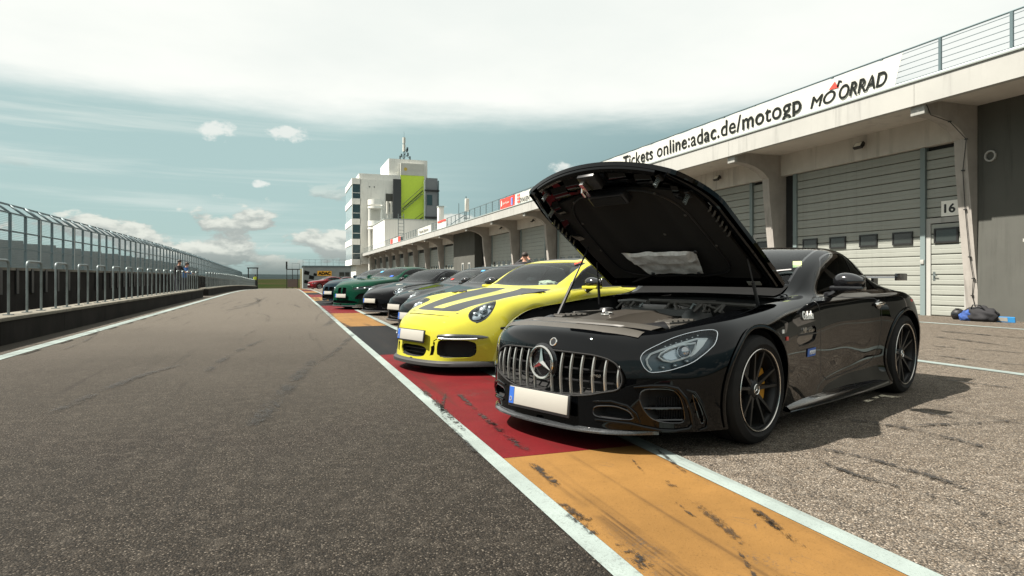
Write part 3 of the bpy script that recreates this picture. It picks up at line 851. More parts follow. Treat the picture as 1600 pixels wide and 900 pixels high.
tw = empty('control_tower', (17, 132, 0)); tag(tw, 'white control tower with glazed corner, round balconies and antenna mast', 'tower')
TX0, TX1, TY0, TY1 = 12.2, 21.6, 128, 143
b = MB(); b.box(TX0 + 0.06, TX1, TY0 + 0.06, TY1, 3.6, 20.2); kid(b, 'wall', M_TOWER, tw)
b = MB(); b.box(TX0 + 0.8, TX0 + 4.0, TY0 + 1.2, TY1, -2, 3.597); kid(b, 'base_wall', M_TOWER, tw)
b = MB(); b.box(TX0 + 1.3, TX1, TY0 + 0.3, TY1 - 1, 20.203, 21.4); kid(b, 'parapet', M_TOWER, tw)
for k in range(5):       # white spandrel frames round the glazed corner
    z = 3.4 + k * 3.95
    b = MB(); b.box(TX0 - 0.1, TX0 + 1.6, TY0 - 0.1, TY0 + 0.057, z, z + 1.15); b.box(TX0 - 0.1, TX0 + 0.057, TY0 + 0.06, TY1 + 0.1, z, z + 1.15); kid(b, 'spandrel', M_TOWER, tw)
for k in range(4):
    z = 4.55 + k * 3.95
    b = MB(); b.box(TX0 + 0.02, TX0 + 1.45, TY0 + 0.0, TY0 + 0.055, z, z + 2.8)
    w = kid(b, 'window', M_GLASSB, tw)
    b = MB(); b.box(TX0 + 0.0, TX0 + 1.5, TY0 - 0.06, TY0 - 0.002, z + 1.05, z + 1.15); b.build('transom', M_TOWER, w)
    for q in range(5):
        b = MB(); b.box(TX0 + 0.0, TX0 + 0.055, TY0 + 0.15 + q * 2.9, TY0 + 2.8 + q * 2.9, z, z + 2.8); kid(b, 'window', M_GLASSL, tw)
b = MB(); b.box(TX0 + 1.5, TX0 + 1.75, TY0 - 0.1, TY0 + 0.057, 3.4, 20.2); b.box(TX0 - 0.1, TX0 + 0.02, TY0 - 0.12, TY0 + 0.0, 3.4, 20.2); kid(b, 'corner_post', M_TOWER, tw)
b = MB(); b.box(18.6, 20.9, TY0 - 0.02, TY0 + 0.055, 14.2, 17.6); kid(b, 'loggia_opening', M_GREYWALL, tw)
b = MB(); b.box(18.6, 20.9, TY0 - 0.12, TY0 - 0.03, 14.0, 15.0); kid(b, 'loggia_rail', M_STEEL, tw)
b = MB(); b.box(15.4, 15.6, TY0 - 0.02, TY0 + 0.055, 18.7, 18.9); b.box(16.3, 16.5, TY0 - 0.02, TY0 + 0.055, 18.7, 18.9); kid(b, 'vent_hole', M_DARK, tw)
for z in (5.6, 10.3, 14.4):      # round balconies on posts
    rr = 1.45 if z > 6 else 0.9
    b = MB(); b.lathe([(0, z), (rr, z), (rr, z + 0.35)], 28, M=Matrix.Translation((16.4, TY0 - 1.4, 0)))
    if z > 6: b.lathe([(rr, z + 0.65), (rr, z + 1.65), (rr - 0.1, z + 1.65), (rr - 0.1, z + 0.65), (rr, z + 0.65)], 28, M=Matrix.Translation((16.4, TY0 - 1.4, 0)))
    kid(b, 'balcony', M_TOWER, tw)
for px_ in (15.3, 17.5):
    b = MB(); b.tube([(px_, TY0 - 1.7, 0), (px_, TY0 - 1.7, 14.4)], 0.24, 12); kid(b, 'balcony_post', M_TOWER, tw)
b = MB(); b.box(19.4, 27.2, TY0 + 1.0, TY1 - 2, 5.3, 24.8); kid(b, 'lift_shaft', M_TOWER, tw)
b = MB(); b.box(21.63, 26.4, TY0 + 0.3, TY0 + 0.99, 10.5, 21.5); kid(b, 'green_panel', M_GREEN, tw)
b = MB(); b.box(21.63, 26.4, TY0 + 0.25, TY0 + 0.99, 21.503, 23.9); s = kid(b, 'sign_panel', M_BANNER, tw)
me = text_mesh('SACHSENRING', 0.5, mat('grey_print', (0.45, 0.45, 0.42), 0.6)); place_text(me, 'lettering', s, (23.4, TY0 + 0.24, 22.4), (1, 0, 0), (0, 0, 1), (2.6, 0.4))
b = MB(); b.lathe([(0, 0), (0.35, 0)], 14, M=Matrix.Translation((22.6, TY0 + 0.23, 22.7)) @ Matrix.Rotation(R(90), 4, 'X')); b.build('emblem', mat('gold_print', (0.5, 0.35, 0.05), 0.5), s)
b = MB(); b.box(19.9, 21.5, TY0 - 1.2, TY0 - 0.9, 9.6, 20.4); kid(b, 'dark_screen', mat('dark_mesh', (0.03, 0.033, 0.035), 0.6), tw)
for (xa, za, xb, zb_) in ((21.8, 14.1, 25.9, 17.9), (22.4, 9.9, 25.9, 12.6)):   # stair flights
    b = MB()
    b.tube([(xa, TY0 - 0.9, za + 0.5), (xb, TY0 - 0.9, zb_ + 0.5)], 0.10, 6); b.tube([(xa, TY0 - 0.9, za + 1.3), (xb, TY0 - 0.9, zb_ + 1.3)], 0.05, 6)
    fl = kid(b, 'stair_rail', M_PLASTIC, tw)
    for q in range(12):
        f = (q + 0.5) / 12; x_ = xa + (xb - xa) * f; z_ = za + (zb_ - za) * f
        b = MB(); b.box(x_ - 0.17, x_ + 0.17, TY0 - 0.85, TY0 + 0.2, z_ - 0.08, z_); b.build('step', M_STEEL, fl)
for xx in (26.2, 29.0):
    b = MB(); b.box(xx - 0.12, xx + 0.12, TY0 - 1.2, TY0 - 0.96, 5.4, 20.5); kid(b, 'frame_post', M_RAIL if xx > 27 else M_CAP, tw)
b = MB(); b.box(26.4, 28.9, TY0 - 0.9, TY0 + 2, 10.0, 21.0); kid(b, 'stair_cage', mat('grey_cage', (0.16, 0.17, 0.18), 0.5), tw)
for z in (10.0, 13.2, 18.6):
    b = MB(); b.box(26.2, 29.2, TY0 - 1.25, TY0 - 0.92, z - 0.3, z); kid(b, 'landing', M_PLASTIC, tw)
b = MB(); b.box(26.7, 27.8, TY0 - 0.96, TY0 - 0.905, 15.5, 17.6); kid(b, 'window', M_GLASSB, tw)
mast = MB(); mast.tube([(22.6, 130, 24.8), (22.6, 130, 29.6)], [0.14, 0.05], 8); mast.tube([(22.6, 130, 29.6), (22.6, 130, 30.6)], 0.025, 5)
for q, (ox, oz) in enumerate(((-0.6, 25.6), (0.7, 25.9), (0.5, 26.7), (-0.9, 25.2), (1.1, 25.2), (0.6, 27.0))):
    mast.tube([(22.6, 130, 24.9 + q * 0.3), (22.6 + ox, 129.8, oz)], 0.05, 5); mast.box(22.5 + ox, 22.8 + ox, 129.6, 129.9, oz - 0.3, oz + 0.4)
ms = kid(mast, 'antenna_mast', M_RAIL, tw)
for z0, z1 in ((26.6, 28.0), (28.2, 29.4)):
    b = MB(); b.tube([(22.6, 130, z0), (22.6, 130, z1)], 0.30, 12); b.build('antenna_drum', M_BANNER, ms)
for xx in (16.35, 16.95):
    b = MB(); b.tube([(xx, 110.4, 11.0), (xx, 110.4, 11.9)], 0.08, 6); b.tube([(xx, 110.4, 11.9), (xx, 110.4, 14.0)], 0.24, 10); kid(b, 'antenna_panel', M_BANNER, blk)
# antenna and vents on the canopy roof
an = empty('roof_antenna', (17, 62, 5.4)); tag(an, 'pole antenna with white panel on the canopy roof', 'antenna')
b = MB(); b.tube([(0, 0, 0), (0, 0, 3.7)], 0.06, 6); b.tube([(0, 0, 1.9), (-1.3, -0.3, 1.1), (-2.4, 0, 0.2)], 0.05, 5)
for q in range(5): b.box(-0.25, 0.25, -0.1, 0.1, 0.2 + q * 0.32, 0.3 + q * 0.32)
b.tube([(-0.75, 0, 0), (-0.75, 0, 3.0)], 0.035, 5)
b.build('pole', M_RAIL, an)
b = MB(); b.box(-0.1, 0.28, -0.15, 0.15, 2.2, 3.5, bev=0.04); b.build('panel', M_BANNER, an)
vn = empty('roof_vent', (19.5, 84, 5.38)); tag(vn, 'pale roof ventilation box near the tower stair', 'vent')
b = MB(); b.box(-0.36, 0.36, -0.4, 0.4, 0, 5.0, bev=0.03); b.build('casing', M_TOWER, vn)
b = MB(); b.box(-0.42, 0.42, -0.46, 0.46, 5.003, 5.15); b.build('cap', M_CAP, vn)
ld = empty('roof_ladder', (17.6, 104, 5.4)); tag(ld, 'grey caged ladder leaning on the white roof block', 'ladder')
for xx in (-0.45, 0.45):
    b = MB(); b.tube([(xx, 0, 0), (xx, 0, 5.9)], 0.06, 6); b.build('stringer', M_STEEL, ld)
b = MB(); b.tube([(-0.45, 0, 0.5), (0.45, 0, 0.5)], 0.035, 5); me_r = b.mesh('rung', M_STEEL)
for q in range(10): link_mesh('rung', me_r, ld, (0, 0, q * 0.55))

# ------------------------------------------------------------------ left side: low wall, hoops, catch fence
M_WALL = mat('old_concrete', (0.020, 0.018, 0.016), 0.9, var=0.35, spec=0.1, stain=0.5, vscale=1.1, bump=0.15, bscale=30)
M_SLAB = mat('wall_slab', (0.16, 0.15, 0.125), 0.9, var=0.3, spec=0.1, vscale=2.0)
def lowwall(y0, y1, label):
    w = empty('low_wall', (-4.25, y0, 0)); tag(w, label, 'wall', 'low pit walls')
    y = y0
    while y < y1:
        ye = min(y + 2.92, y1)
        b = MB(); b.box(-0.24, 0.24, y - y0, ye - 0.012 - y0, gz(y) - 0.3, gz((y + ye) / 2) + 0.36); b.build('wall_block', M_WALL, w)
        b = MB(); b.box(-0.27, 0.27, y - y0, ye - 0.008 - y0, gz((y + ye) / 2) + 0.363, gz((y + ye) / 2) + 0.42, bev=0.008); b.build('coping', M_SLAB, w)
        y = ye
lowwall(-6, 36.2, 'low dark concrete wall with pale coping along the lane, nearest stretch')
lowwall(38.6, 104, 'low dark concrete wall with pale coping, far stretch beyond the gap')
strip('walkway', -8.2, -4.6, YS, 0.004, mat('walkway_concrete', (0.055, 0.05, 0.043), 0.9, var=0.3, spec=0.1, vscale=1.0))
b = MB(); rr = 0.020; hw = 0.34
arc = [(-hw, 0, 0), (-hw, 0, 0.80)] + [(-hw + 0.08 - 0.08 * math.cos(a), 0, 0.80 + 0.08 * math.sin(a)) for a in (0.5, 1.0, 1.57)]
arc += [(-p[0], 0, p[2]) for p in arc[::-1]]
b.tube([(0, p[0], p[2]) for p in arc], rr, 8)
for s_ in (-hw, hw): b.box(-0.06, 0.06, s_ - 0.06, s_ + 0.06, 0, 0.012)
me_hoop = b.mesh('hoop_barrier', M_STEEL, 40)
yy = 6.25
while yy < 103:
    if not 36.0 < yy < 38.9:
        h = link_mesh('hoop_barrier', me_hoop, None, (-4.22, yy, gz(yy) + 0.42))
        tag(h, 'galvanised tubular hoop standing on the coping of the low wall', 'barrier', 'hoops on the low wall')
    yy += 1.46
# catch fence: wall with steel frames, leaning top
fence = empty('catch_fence', (-7.5, 10, 0)); tag(fence, 'tall steel catch fence with leaning top on a concrete wall', 'fence')
def wire_mat():
    m = bpy.data.materials.new('wire_mesh'); m.use_nodes = True
    t = NT(m.node_tree); b = m.node_tree.nodes['Principled BSDF']; out = m.node_tree.nodes['Material Output']
    b.inputs['Base Color'].default_value = (0.10, 0.135, 0.145, 1); b.inputs['Roughness'].default_value = 0.5; b.inputs['Metallic'].default_value = 0.2
    co = t.n('ShaderNodeTexCoord').outputs['Object']
    sp = t.n('ShaderNodeSeparateXYZ'); t.link(co, sp.inputs[0])
    w1 = t.math('PINGPONG', t.math('MULTIPLY', sp.outputs[2], 40.0), 1.0)
    w2 = t.math('PINGPONG', t.math('MULTIPLY', sp.outputs[1], 40.0), 1.0)
    f = t.math('MAXIMUM', t.smooth(w1, 0.80, 0.92), t.math('MULTIPLY', t.smooth(w2, 0.88, 0.96), 0.5))
    tr = t.n('ShaderNodeBsdfTransparent'); mx = t.n('ShaderNodeMixShader')
    t.link(f, mx.inputs[0]); t.link(tr.outputs[0], mx.inputs[1]); t.link(b.outputs[0], mx.inputs[2]); t.link(mx.outputs[0], out.inputs[0])
    return m
M_WIRE = wire_mat()
M_FPOST = mat('fence_steel', (0.12, 0.17, 0.185), 0.45, 0.2)
FZ0, FZ1, FZ2 = 1.30, 2.88, 3.22
pieces = {}
b = MB(); b.box(-0.035, 0.035, -0.03, 0.03, 0.75, FZ1); b.tube([(0, 0, FZ1), (-0.42, 0, FZ2)], 0.035, 6); pieces['post'] = b.mesh('post', M_FPOST)
b = MB(); b.box(-0.03, 0.03, -0.03, 0.03, 0.75, FZ1); b.box(-0.03, 0.03, 0.10, 0.16, 0.75, FZ1); b.box(-0.02, 0.025, 0.035, 0.095, 0.9, FZ1 - 0.02, m=1)
b.tube([(0, 0.06, FZ1), (-0.42, 0.06, FZ2)], 0.05, 6); pieces['double_post'] = b.mesh('double_post', [M_FPOST, mat('bright_strip', (0.55, 0.58, 0.56), 0.4)])
for nm, z in (('rail', 1.33), ('rail', 1.86), ('rail', 2.36), ('rail', FZ1)):
    b = MB(); b.box(-0.02, 0.02, 0.06, 3.5, z - 0.02, z + 0.02); pieces[nm + str(z)] = b.mesh('rail', M_FPOST)
b = MB(); b.box(-0.445, -0.40, 0, 3.48, FZ2 - 0.02, FZ2 + 0.025); pieces['top_rail'] = b.mesh('top_rail', M_FPOST)
b = MB(); b.add([(0.024, 0.06, 1.33), (0.024, 3.5, 1.33), (0.024, 3.5, FZ1), (0.024, 0.06, FZ1)], [(0, 1, 2, 3)]); pieces['wire'] = b.mesh('wire_panel', M_WIRE)
b = MB(); b.add([(0, 0.06, FZ1), (0, 3.5, FZ1), (-0.42, 3.5, FZ2), (-0.42, 0.06, FZ2)], [(0, 1, 2, 3)]); pieces['lean'] = b.mesh('leaning_wire_panel', M_WIRE)
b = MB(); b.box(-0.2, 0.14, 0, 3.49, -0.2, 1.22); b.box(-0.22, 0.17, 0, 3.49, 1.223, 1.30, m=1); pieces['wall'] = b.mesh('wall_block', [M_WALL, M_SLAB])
b = MB(); b.box(0.145, 0.19, -0.09, 0.09, 0.55, 1.28); pieces['shoe'] = b.mesh('post_shoe', M_PLASTIC)
yy = 24.5 - 3.5 * 7
while yy < 124:
    z = gz(yy + 1.7)
    L = (0, yy - 10, z)
    link_mesh('wall_block', pieces['wall'], fence, L)
    link_mesh('double_post', pieces['double_post'], fence, L)
    for q in (1.20, 2.36): link_mesh('post', pieces['post'], fence, (0, yy - 10 + q, z))
    for q in (0.05, 1.20, 2.36): link_mesh('post_shoe', pieces['shoe'], fence, (0, yy - 10 + q, z))
    for nm in ('rail1.33', 'rail1.86', 'rail2.36', 'rail' + str(FZ1)): link_mesh('rail', pieces[nm], fence, L)
    link_mesh('top_rail', pieces['top_rail'], fence, L)
    link_mesh('wire_panel', pieces['wire'], fence, L)
    link_mesh('leaning_wire_panel', pieces['lean'], fence, L)
    yy += 3.5
# turned screens behind the fence
M_SCREEN = mat('grey_screen', (0.22, 0.25, 0.25), 0.8, var=0.08)
b = MB(); b.box(-0.05, 0.05, 0, 3.2, 0, 2.35); b.box(-0.09, -0.053, 0.2, 0.32, 0, 2.2); b.box(-0.09, -0.053, 2.8, 2.92, 0, 2.2); me_sc = b.mesh('track_screen', M_SCREEN)
yy = 18.2
while yy < 75:
    o = link_mesh('track_screen', me_sc, None, (-10.6, yy, gz(yy)), (0, 0, R(-28)))
    tag(o, 'plain grey screen panel turned towards the track behind the catch fence', 'screen', 'grey screens behind the fence')
    yy += 3.5
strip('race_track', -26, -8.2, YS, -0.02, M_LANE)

# marshal booth at the end of the wall
bt = empty('marshal_booth', (-4.55, 100, gz(100))); tag(bt, 'small open marshal booth at the far end of the low wall', 'booth')
for xx in (-0.6, 0.6):
    for q in (-0.5, 0.5):
        b = MB(); b.box(xx - 0.05, xx + 0.05, q - 0.05, q + 0.05, 0, 2.95); b.build('post', M_PLASTIC, bt)
b = MB(); b.box(-0.75, 0.75, -0.65, 0.65, 2.953, 3.1); b.build('roof', M_PLASTIC, bt)
b = MB(); b.box(-0.65, 0.65, -0.6, -0.555, 0.3, 1.3); b.box(-0.70, -0.655, -0.5, 0.5, 0.3, 1.3); b.build('parapet', M_PLASTIC, bt)
b = MB(); b.box(-0.6, 0.6, -0.5, 0.5, 0.2, 0.28); b.build('floor', M_WALL, bt)

# far grey hall with the yellow letters
hall = empty('timing_hall', (6.2, 112, gz(110))); tag(hall, 'grey flat-roofed hall with yellow letter sign at the end of the lane', 'building')
hz0 = gz(110)
M_HALL = mat('hall_sheet', (0.20, 0.23, 0.235), 0.6, var=0.1, vscale=0.5)
b = MB(); b.box(2.6, 10.25, 110, 116, hz0, 2.72); kid(b, 'wall', M_HALL, hall)
b = MB(); b.box(2.45, 10.4, 109.85, 116.1, 2.723, 2.92); kid(b, 'roof_edge', M_RAIL, hall)
for q in range(9):
    b = MB(); b.box(2.6 + q * 0.95 - 0.02, 2.6 + q * 0.95 + 0.02, 109.9, 109.94, 2.92, 3.9); kid(b, 'roof_post', M_RAIL, hall)
b = MB(); b.tube([(2.6, 109.92, 3.9), (10.2, 109.92, 3.9)], 0.02, 5); b.tube([(2.6, 109.92, 3.4), (10.2, 109.92, 3.4)], 0.012, 5); kid(b, 'roof_rail', M_RAIL, hall)
b = MB(); b.box(4.85, 7.1, 109.9, 109.995, 1.25, 2.05); sg = kid(b, 'sign_board', mat('sign_yellow', (0.72, 0.36, 0.02), 0.5), hall)
me = text_mesh('ADAC', 0.6, M_INK, offset=0.03); place_text(me, 'lettering', sg, (4.98, 109.895, 1.33), (1, 0, 0), (0, 0, 1), (2.0, 0.62))
for (x0, x1, z0, z1) in ((8.35, 9.15, 1.2, 1.85), (9.3, 10.0, 1.2, 1.85), (8.35, 9.15, -0.6, 1.05), (9.3, 10.0, -0.6, 1.05)):
    b = MB(); b.box(x0, x1, 109.93, 109.995, z0, z1); kid(b, 'window', M_PANE, hall)
b = MB()
for (x0, z0, s_) in ((2.75, 1.5, 0.75), (3.5, 0.75, 0.75), (2.75, 0.1, 0.6), (4.2, 1.3, 0.5)):
    b.add([(x0, 109.985, z0), (x0 + s_, 109.985, z0 - 0.15), (x0 + s_ * 1.2, 109.985, z0 + s_ * 0.55), (x0 + 0.1, 109.985, z0 + s_ * 0.85)], [(0, 1, 2, 3)])
kid(b, 'chequered_print', M_INK, hall)
b = MB(); b.box(2.15, 2.45, 109.5, 109.8, hz0, 2.4); kid(b, 'gate_post', mat('pale_yellow', (0.6, 0.55, 0.32), 0.6), hall)
pt = empty('camera_platform', (0.9, 108, gz(108))); tag(pt, 'dark scaffold platform beside the far hall', 'scaffold')
for xx in (-0.8, 0.05, 0.85):
    b = MB(); b.box(xx - 0.05, xx + 0.05, -0.05, 0.05, 0, 3.0); b.build('post', M_PLASTIC, pt)
b = MB(); b.box(-0.9, 1.2, -0.7, 0.7, 3.003, 3.13); b.build('deck', M_PLASTIC, pt)
b = MB(); b.tube([(0.0, -0.6, 3.13), (0.0, -0.6, 4.0), (1.1, -0.6, 4.0)], 0.025, 5); b.tube([(1.1, -0.6, 3.13), (1.1, -0.6, 4.0)], 0.025, 5); b.build('rail', M_RAIL, pt)
b = MB(); b.box(-0.95, -0.7, -0.2, 0.2, 3.133, 4.3); b.build('speaker', M_PLASTIC, pt)
b = MB(); b.box(-0.7, 0.8, -0.1, 0.1, 0.2, 1.5); b.build('panel', mat('brown_panel', (0.12, 0.09, 0.08), 0.7), pt)
# ------------------------------------------------------------------ car materials
def paint(name, color, metal=0.0, rough=0.35, coat=1.0, ior=1.38):
    m = mat(name, color, 0.5, 0.0, coat=coat, coat_rough=0.015, spec=0.0, var=0.03, vscale=8)
    m.node_tree.nodes['Principled BSDF'].inputs['Coat IOR'].default_value = ior
    return m
P_BLACK = paint('black_car_paint', (0.0012, 0.0014, 0.0017), ior=1.36)
P_YELLOW = paint('yellow_car_paint', (0.40, 0.375, 0.035), ior=1.45)
P_GREY = paint('dark_grey_car_paint', (0.007, 0.0075, 0.008), coat=0.8, ior=1.27)
P_BLACK2 = paint('soft_black_car_paint', (0.0025, 0.0025, 0.003), coat=0.8, ior=1.25)
P_GREEN = paint('green_car_paint', (0.002, 0.030, 0.016), coat=0.8, ior=1.3)
P_BLUE = paint('dark_blue_car_paint', (0.004, 0.012, 0.018), coat=0.7)
P_RED = paint('red_car_paint', (0.12, 0.008, 0.010))
M_SEAM = mat('panel_gap', (0.003, 0.003, 0.003), 0.7)
M_TRIM = mat('satin_black_trim', (0.012, 0.012, 0.013), 0.38)
M_GLOSS = mat('gloss_black_trim', (0.006, 0.006, 0.007), 0.12, coat=0.6)
M_CARBON = mat('carbon_fibre', (0.03, 0.032, 0.034), 0.25, coat=0.8, var=0.4, vscale=120)
M_CHROME = mat('chrome', (0.72, 0.70, 0.66), 0.12, 1.0)
M_ALU = mat('heat_shield_foil', (0.92, 0.90, 0.86), 0.42, 0.2, var=0.25, vscale=14, bump=0.5, bscale=22)
M_TYRE = mat('tyre_rubber', (0.008, 0.0077, 0.0074), 0.75, spec=0.25, var=0.3, vscale=9, bump=0.1, bscale=60)
M_RIM = mat('black_rim', (0.006, 0.006, 0.006), 0.35, spec=0.3)
M_RIMEDGE = mat('machined_rim_edge', (0.62, 0.58, 0.54), 0.22, 1.0)
M_SILVER = mat('silver_rim', (0.42, 0.42, 0.41), 0.3, 0.9)
M_DISC = mat('brake_disc', (0.16, 0.155, 0.15), 0.35, 0.9)
M_CALIPER = mat('gold_caliper', (0.55, 0.26, 0.03), 0.4)
M_PLATE = mat('number_plate', (0.31, 0.30, 0.268), 0.5, var=0.02)
M_EUBLUE = mat('plate_blue', (0.02, 0.09, 0.36), 0.5)
M_UNDER = mat('underbody', (0.008, 0.008, 0.008), 0.9)
M_CABIN = mat('cabin_black', (0.010, 0.010, 0.011), 0.7)
M_SEAT = mat('seat_cloth', (0.022, 0.022, 0.024), 0.8)
M_COVER = mat('engine_cover', (0.028, 0.024, 0.019), 0.5, var=0.15, vscale=6, bump=0.05, bscale=90)
M_COVERL = mat('grey_engine_plastic', (0.055, 0.051, 0.044), 0.5, var=0.12, vscale=6)
M_STICK = mat('white_sticker', (0.75, 0.75, 0.72), 0.5)
M_LENS = glass_mat('headlamp_lens', (0.90, 0.93, 0.94), 0.0)
M_SCREENGL = glass_mat('windscreen_glass', (0.58, 0.68, 0.67), 0.0, ior=1.27)
M_SIDEGL = glass_mat('side_glass', (0.30, 0.34, 0.34), 0.0)
M_PRIV = glass_mat('dark_glass', (0.09, 0.10, 0.10), 0.0)
M_REFL = mat('lamp_reflector', (0.45, 0.50, 0.54), 0.22, 0.7)
M_LAMPIN = mat('lamp_housing', (0.09, 0.11, 0.125), 0.3, 0.6)
M_DRL = mat('light_guide', (0.78, 0.82, 0.84), 0.15)
M_REDL = mat('red_lens', (0.45, 0.012, 0.012), 0.15, coat=0.5)

# ------------------------------------------------------------------ curves
def pchip(x, y, q):
    x = np.asarray(x, float); y = np.asarray(y, float); q = np.asarray(q, float)
    h = np.diff(x); d = np.diff(y) / h
    m = np.zeros(len(x))
    for i in range(1, len(x) - 1):
        if d[i - 1] * d[i] > 0:
            w1, w2 = 2 * h[i] + h[i - 1], h[i] + 2 * h[i - 1]
            m[i] = (w1 + w2) / (w1 / d[i - 1] + w2 / d[i])
    m[0], m[-1] = d[0], d[-1]
    i = np.clip(np.searchsorted(x, q) - 1, 0, len(x) - 2)
    t = np.clip((q - x[i]) / h[i], 0, 1)
    return (2 * t**3 - 3 * t**2 + 1) * y[i] + (t**3 - 2 * t**2 + t) * h[i] * m[i] + (-2 * t**3 + 3 * t**2) * y[i + 1] + (t**3 - t**2) * h[i] * m[i + 1]
def sstep(x, a, b):
    t = np.clip((x - a) / (b - a), 0, 1)
    return t * t * (3 - 2 * t)

class Car:
    def __init__(s, name, st, loc, rz, step=0.035, seg=6, bow_f=(0.3, 2.2), bow_r=(0.22, 2.2), front_range=0.75, lean=0.0):
        s.root = empty(name, loc, rz)
        s.M = Matrix.Translation(loc) @ Matrix.Rotation(rz, 4, 'Z'); s.Mi = s.M.inverted()
        X = np.array([r[0] for r in st]); C = np.array([r[1] for r in st], float)     # stations x 9 x 2
        s.X, s.C = X, C
        s.x0, s.x1 = X[0], X[-1]
        n = int((s.x1 - s.x0) / step) + 1
        q = np.linspace(s.x0, s.x1, n)
        D = np.stack([[pchip(X, C[:, k, c], q) for c in (0, 1)] for k in range(9)])    # 9 x 2 x n
        # fair the control curves along the car
        for _ in range(12):
            D[:, :, 1:-1] = 0.25 * D[:, :, :-2] + 0.5 * D[:, :, 1:-1] + 0.25 * D[:, :, 2:]
        s.q, s.D = q, D
        # spline round the section
        def section(P):                                    # P 9x2
            E = np.vstack([2 * P[0] - P[1], P, [-P[7][0], P[7][1]]])
            out = []
            for k in range(8):
                p0, p1, p2, p3 = E[k], E[k + 1], E[k + 2], E[k + 3]
                for j in range(seg):
                    f = j / seg
                    out.append(0.5 * (2 * p1 + (p2 - p0) * f + (2 * p0 - 5 * p1 + 4 * p2 - p3) * f * f + (3 * p1 - p0 - 3 * p2 + p3) * f**3))
            out.append(P[8]); return np.array(out)
        rings = []
        caps = [0.05, 0.12, 0.2, 0.28, 0.36, 0.44, 0.52, 0.6, 0.68, 0.76, 0.83, 0.89, 0.935, 0.965, 0.985]
        def ring(sec, x, sc):
            zb = sec[0, 1]
            a = np.stack([np.full(len(sec), x), sec[:, 0] * sc, zb + (sec[:, 1] - zb) * sc], 1)
            b_ = a[:-1][::-1].copy(); b_[:, 1] *= -1
            return np.vstack([a, b_])
        s0 = section(D[:, :, 0]); s1 = section(D[:, :, -1])
        for sc in caps: rings.append(ring(s0, s.x0 - 0.05 * (1 - max(0, (sc - 0.6) / 0.4) ** 3), sc))
        for i in range(n): rings.append(ring(section(D[:, :, i]), q[i], 1.0))
        for sc in caps[::-1]: rings.append(ring(s1, s.x1 + 0.05 * (1 - max(0, (sc - 0.6) / 0.4) ** 3), sc))
        V = np.array(rings)
        s.bowf, s.bowr, s.fr, s.lean = bow_f, bow_r, front_range, lean
        V = s.bend(V.reshape(-1, 3)).reshape(V.shape)
        s.nU, s.nV = V.shape[:2]
        verts = V.reshape(-1, 3)
        a, b_ = V.shape[:2]
        faces = [(i * b_ + j, i * b_ + j + 1, (i + 1) * b_ + j + 1, (i + 1) * b_ + j) for i in range(a - 1) for j in range(b_ - 1)]
        bm = bmesh.new(); bv = [bm.verts.new(p) for p in verts]
        for f in faces: bm.faces.new([bv[i] for i in f])
        bm.normal_update()
        # outward normals
        bmesh.ops.recalc_face_normals(bm, faces=bm.faces[:])
        tot = sum((f.normal.z * f.calc_area() for f in bm.faces))
        if tot < 0: bmesh.ops.reverse_faces(bm, faces=bm.faces[:])
        bm.normal_update()
        bnd = set(v for v in bm.verts if v.is_boundary)
        for _ in range(3):
            bmesh.ops.smooth_vert(bm, verts=[v for v in bm.verts if v not in bnd], factor=0.5, use_axis_x=True, use_axis_y=True, use_axis_z=True)
        bm.normal_update()
        s.nl = bm.verts.layers.float_vector.new('n')
        bm.verts.index_update()
        N = np.array([v.normal for v in bm.verts]); E_ = np.array([(e.verts[0].index, e.verts[1].index) for e in bm.edges])
        for _ in range(2):
            A_ = N * 2
            np.add.at(A_, E_[:, 0], N[E_[:, 1]]); np.add.at(A_, E_[:, 1], N[E_[:, 0]])
            N = A_ / np.linalg.norm(A_, axis=1)[:, None]
        for v in bm.verts: v[s.nl] = N[v.index]
        s.bm = bm
        s.bvh = BVHTree.FromBMesh(bm)
        s.parts = {}
    def bend(s, P):
        P = P.copy(); y = np.abs(P[:, 1])
        g = 1 - sstep(P[:, 0], s.x0 - 0.05, s.x0 + s.fr)
        P[:, 0] += s.bowf[0] * (y / 0.9) ** s.bowf[1] * g + s.lean * (P[:, 2] - 0.3) * (1 - sstep(P[:, 0], s.x0 - 0.05, s.x0 + 0.5))
        gr = sstep(P[:, 0], s.x1 - 0.7, s.x1 + 0.05)
        P[:, 0] -= s.bowr[0] * (y / 0.9) ** s.bowr[1] * gr
        return P
    def line(s, k, x):
        """control curve k (y,z) at x"""
        return np.interp(x, s.q, s.D[k, 0]), np.interp(x, s.q, s.D[k, 1])
    def hit(s, px, py):
        o = s.Mi @ Vector((0, 0, CAM_H)); d = (s.Mi.to_3x3() @ ray(px, py)).normalized()
        loc, nor, idx, dist = s.bvh.ray_cast(o, d)
        if loc is None:
            best = None
            for t in np.linspace(2, 25, 300):
                p = o + d * t; c, n_, i_, dd = s.bvh.find_nearest(p)
                if best is None or dd < best[0]: best = (dd, c)
            loc = best[1]
        return loc
    def snap(s, p, d=None):
        """surface point: along d from p, or the nearest one"""
        if d is not None:
            loc, nor, i, dist = s.bvh.ray_cast(Vector(p), Vector(d))
            if loc is not None: return loc, nor
        loc, nor, i, dist = s.bvh.find_nearest(Vector(p))
        return loc, nor
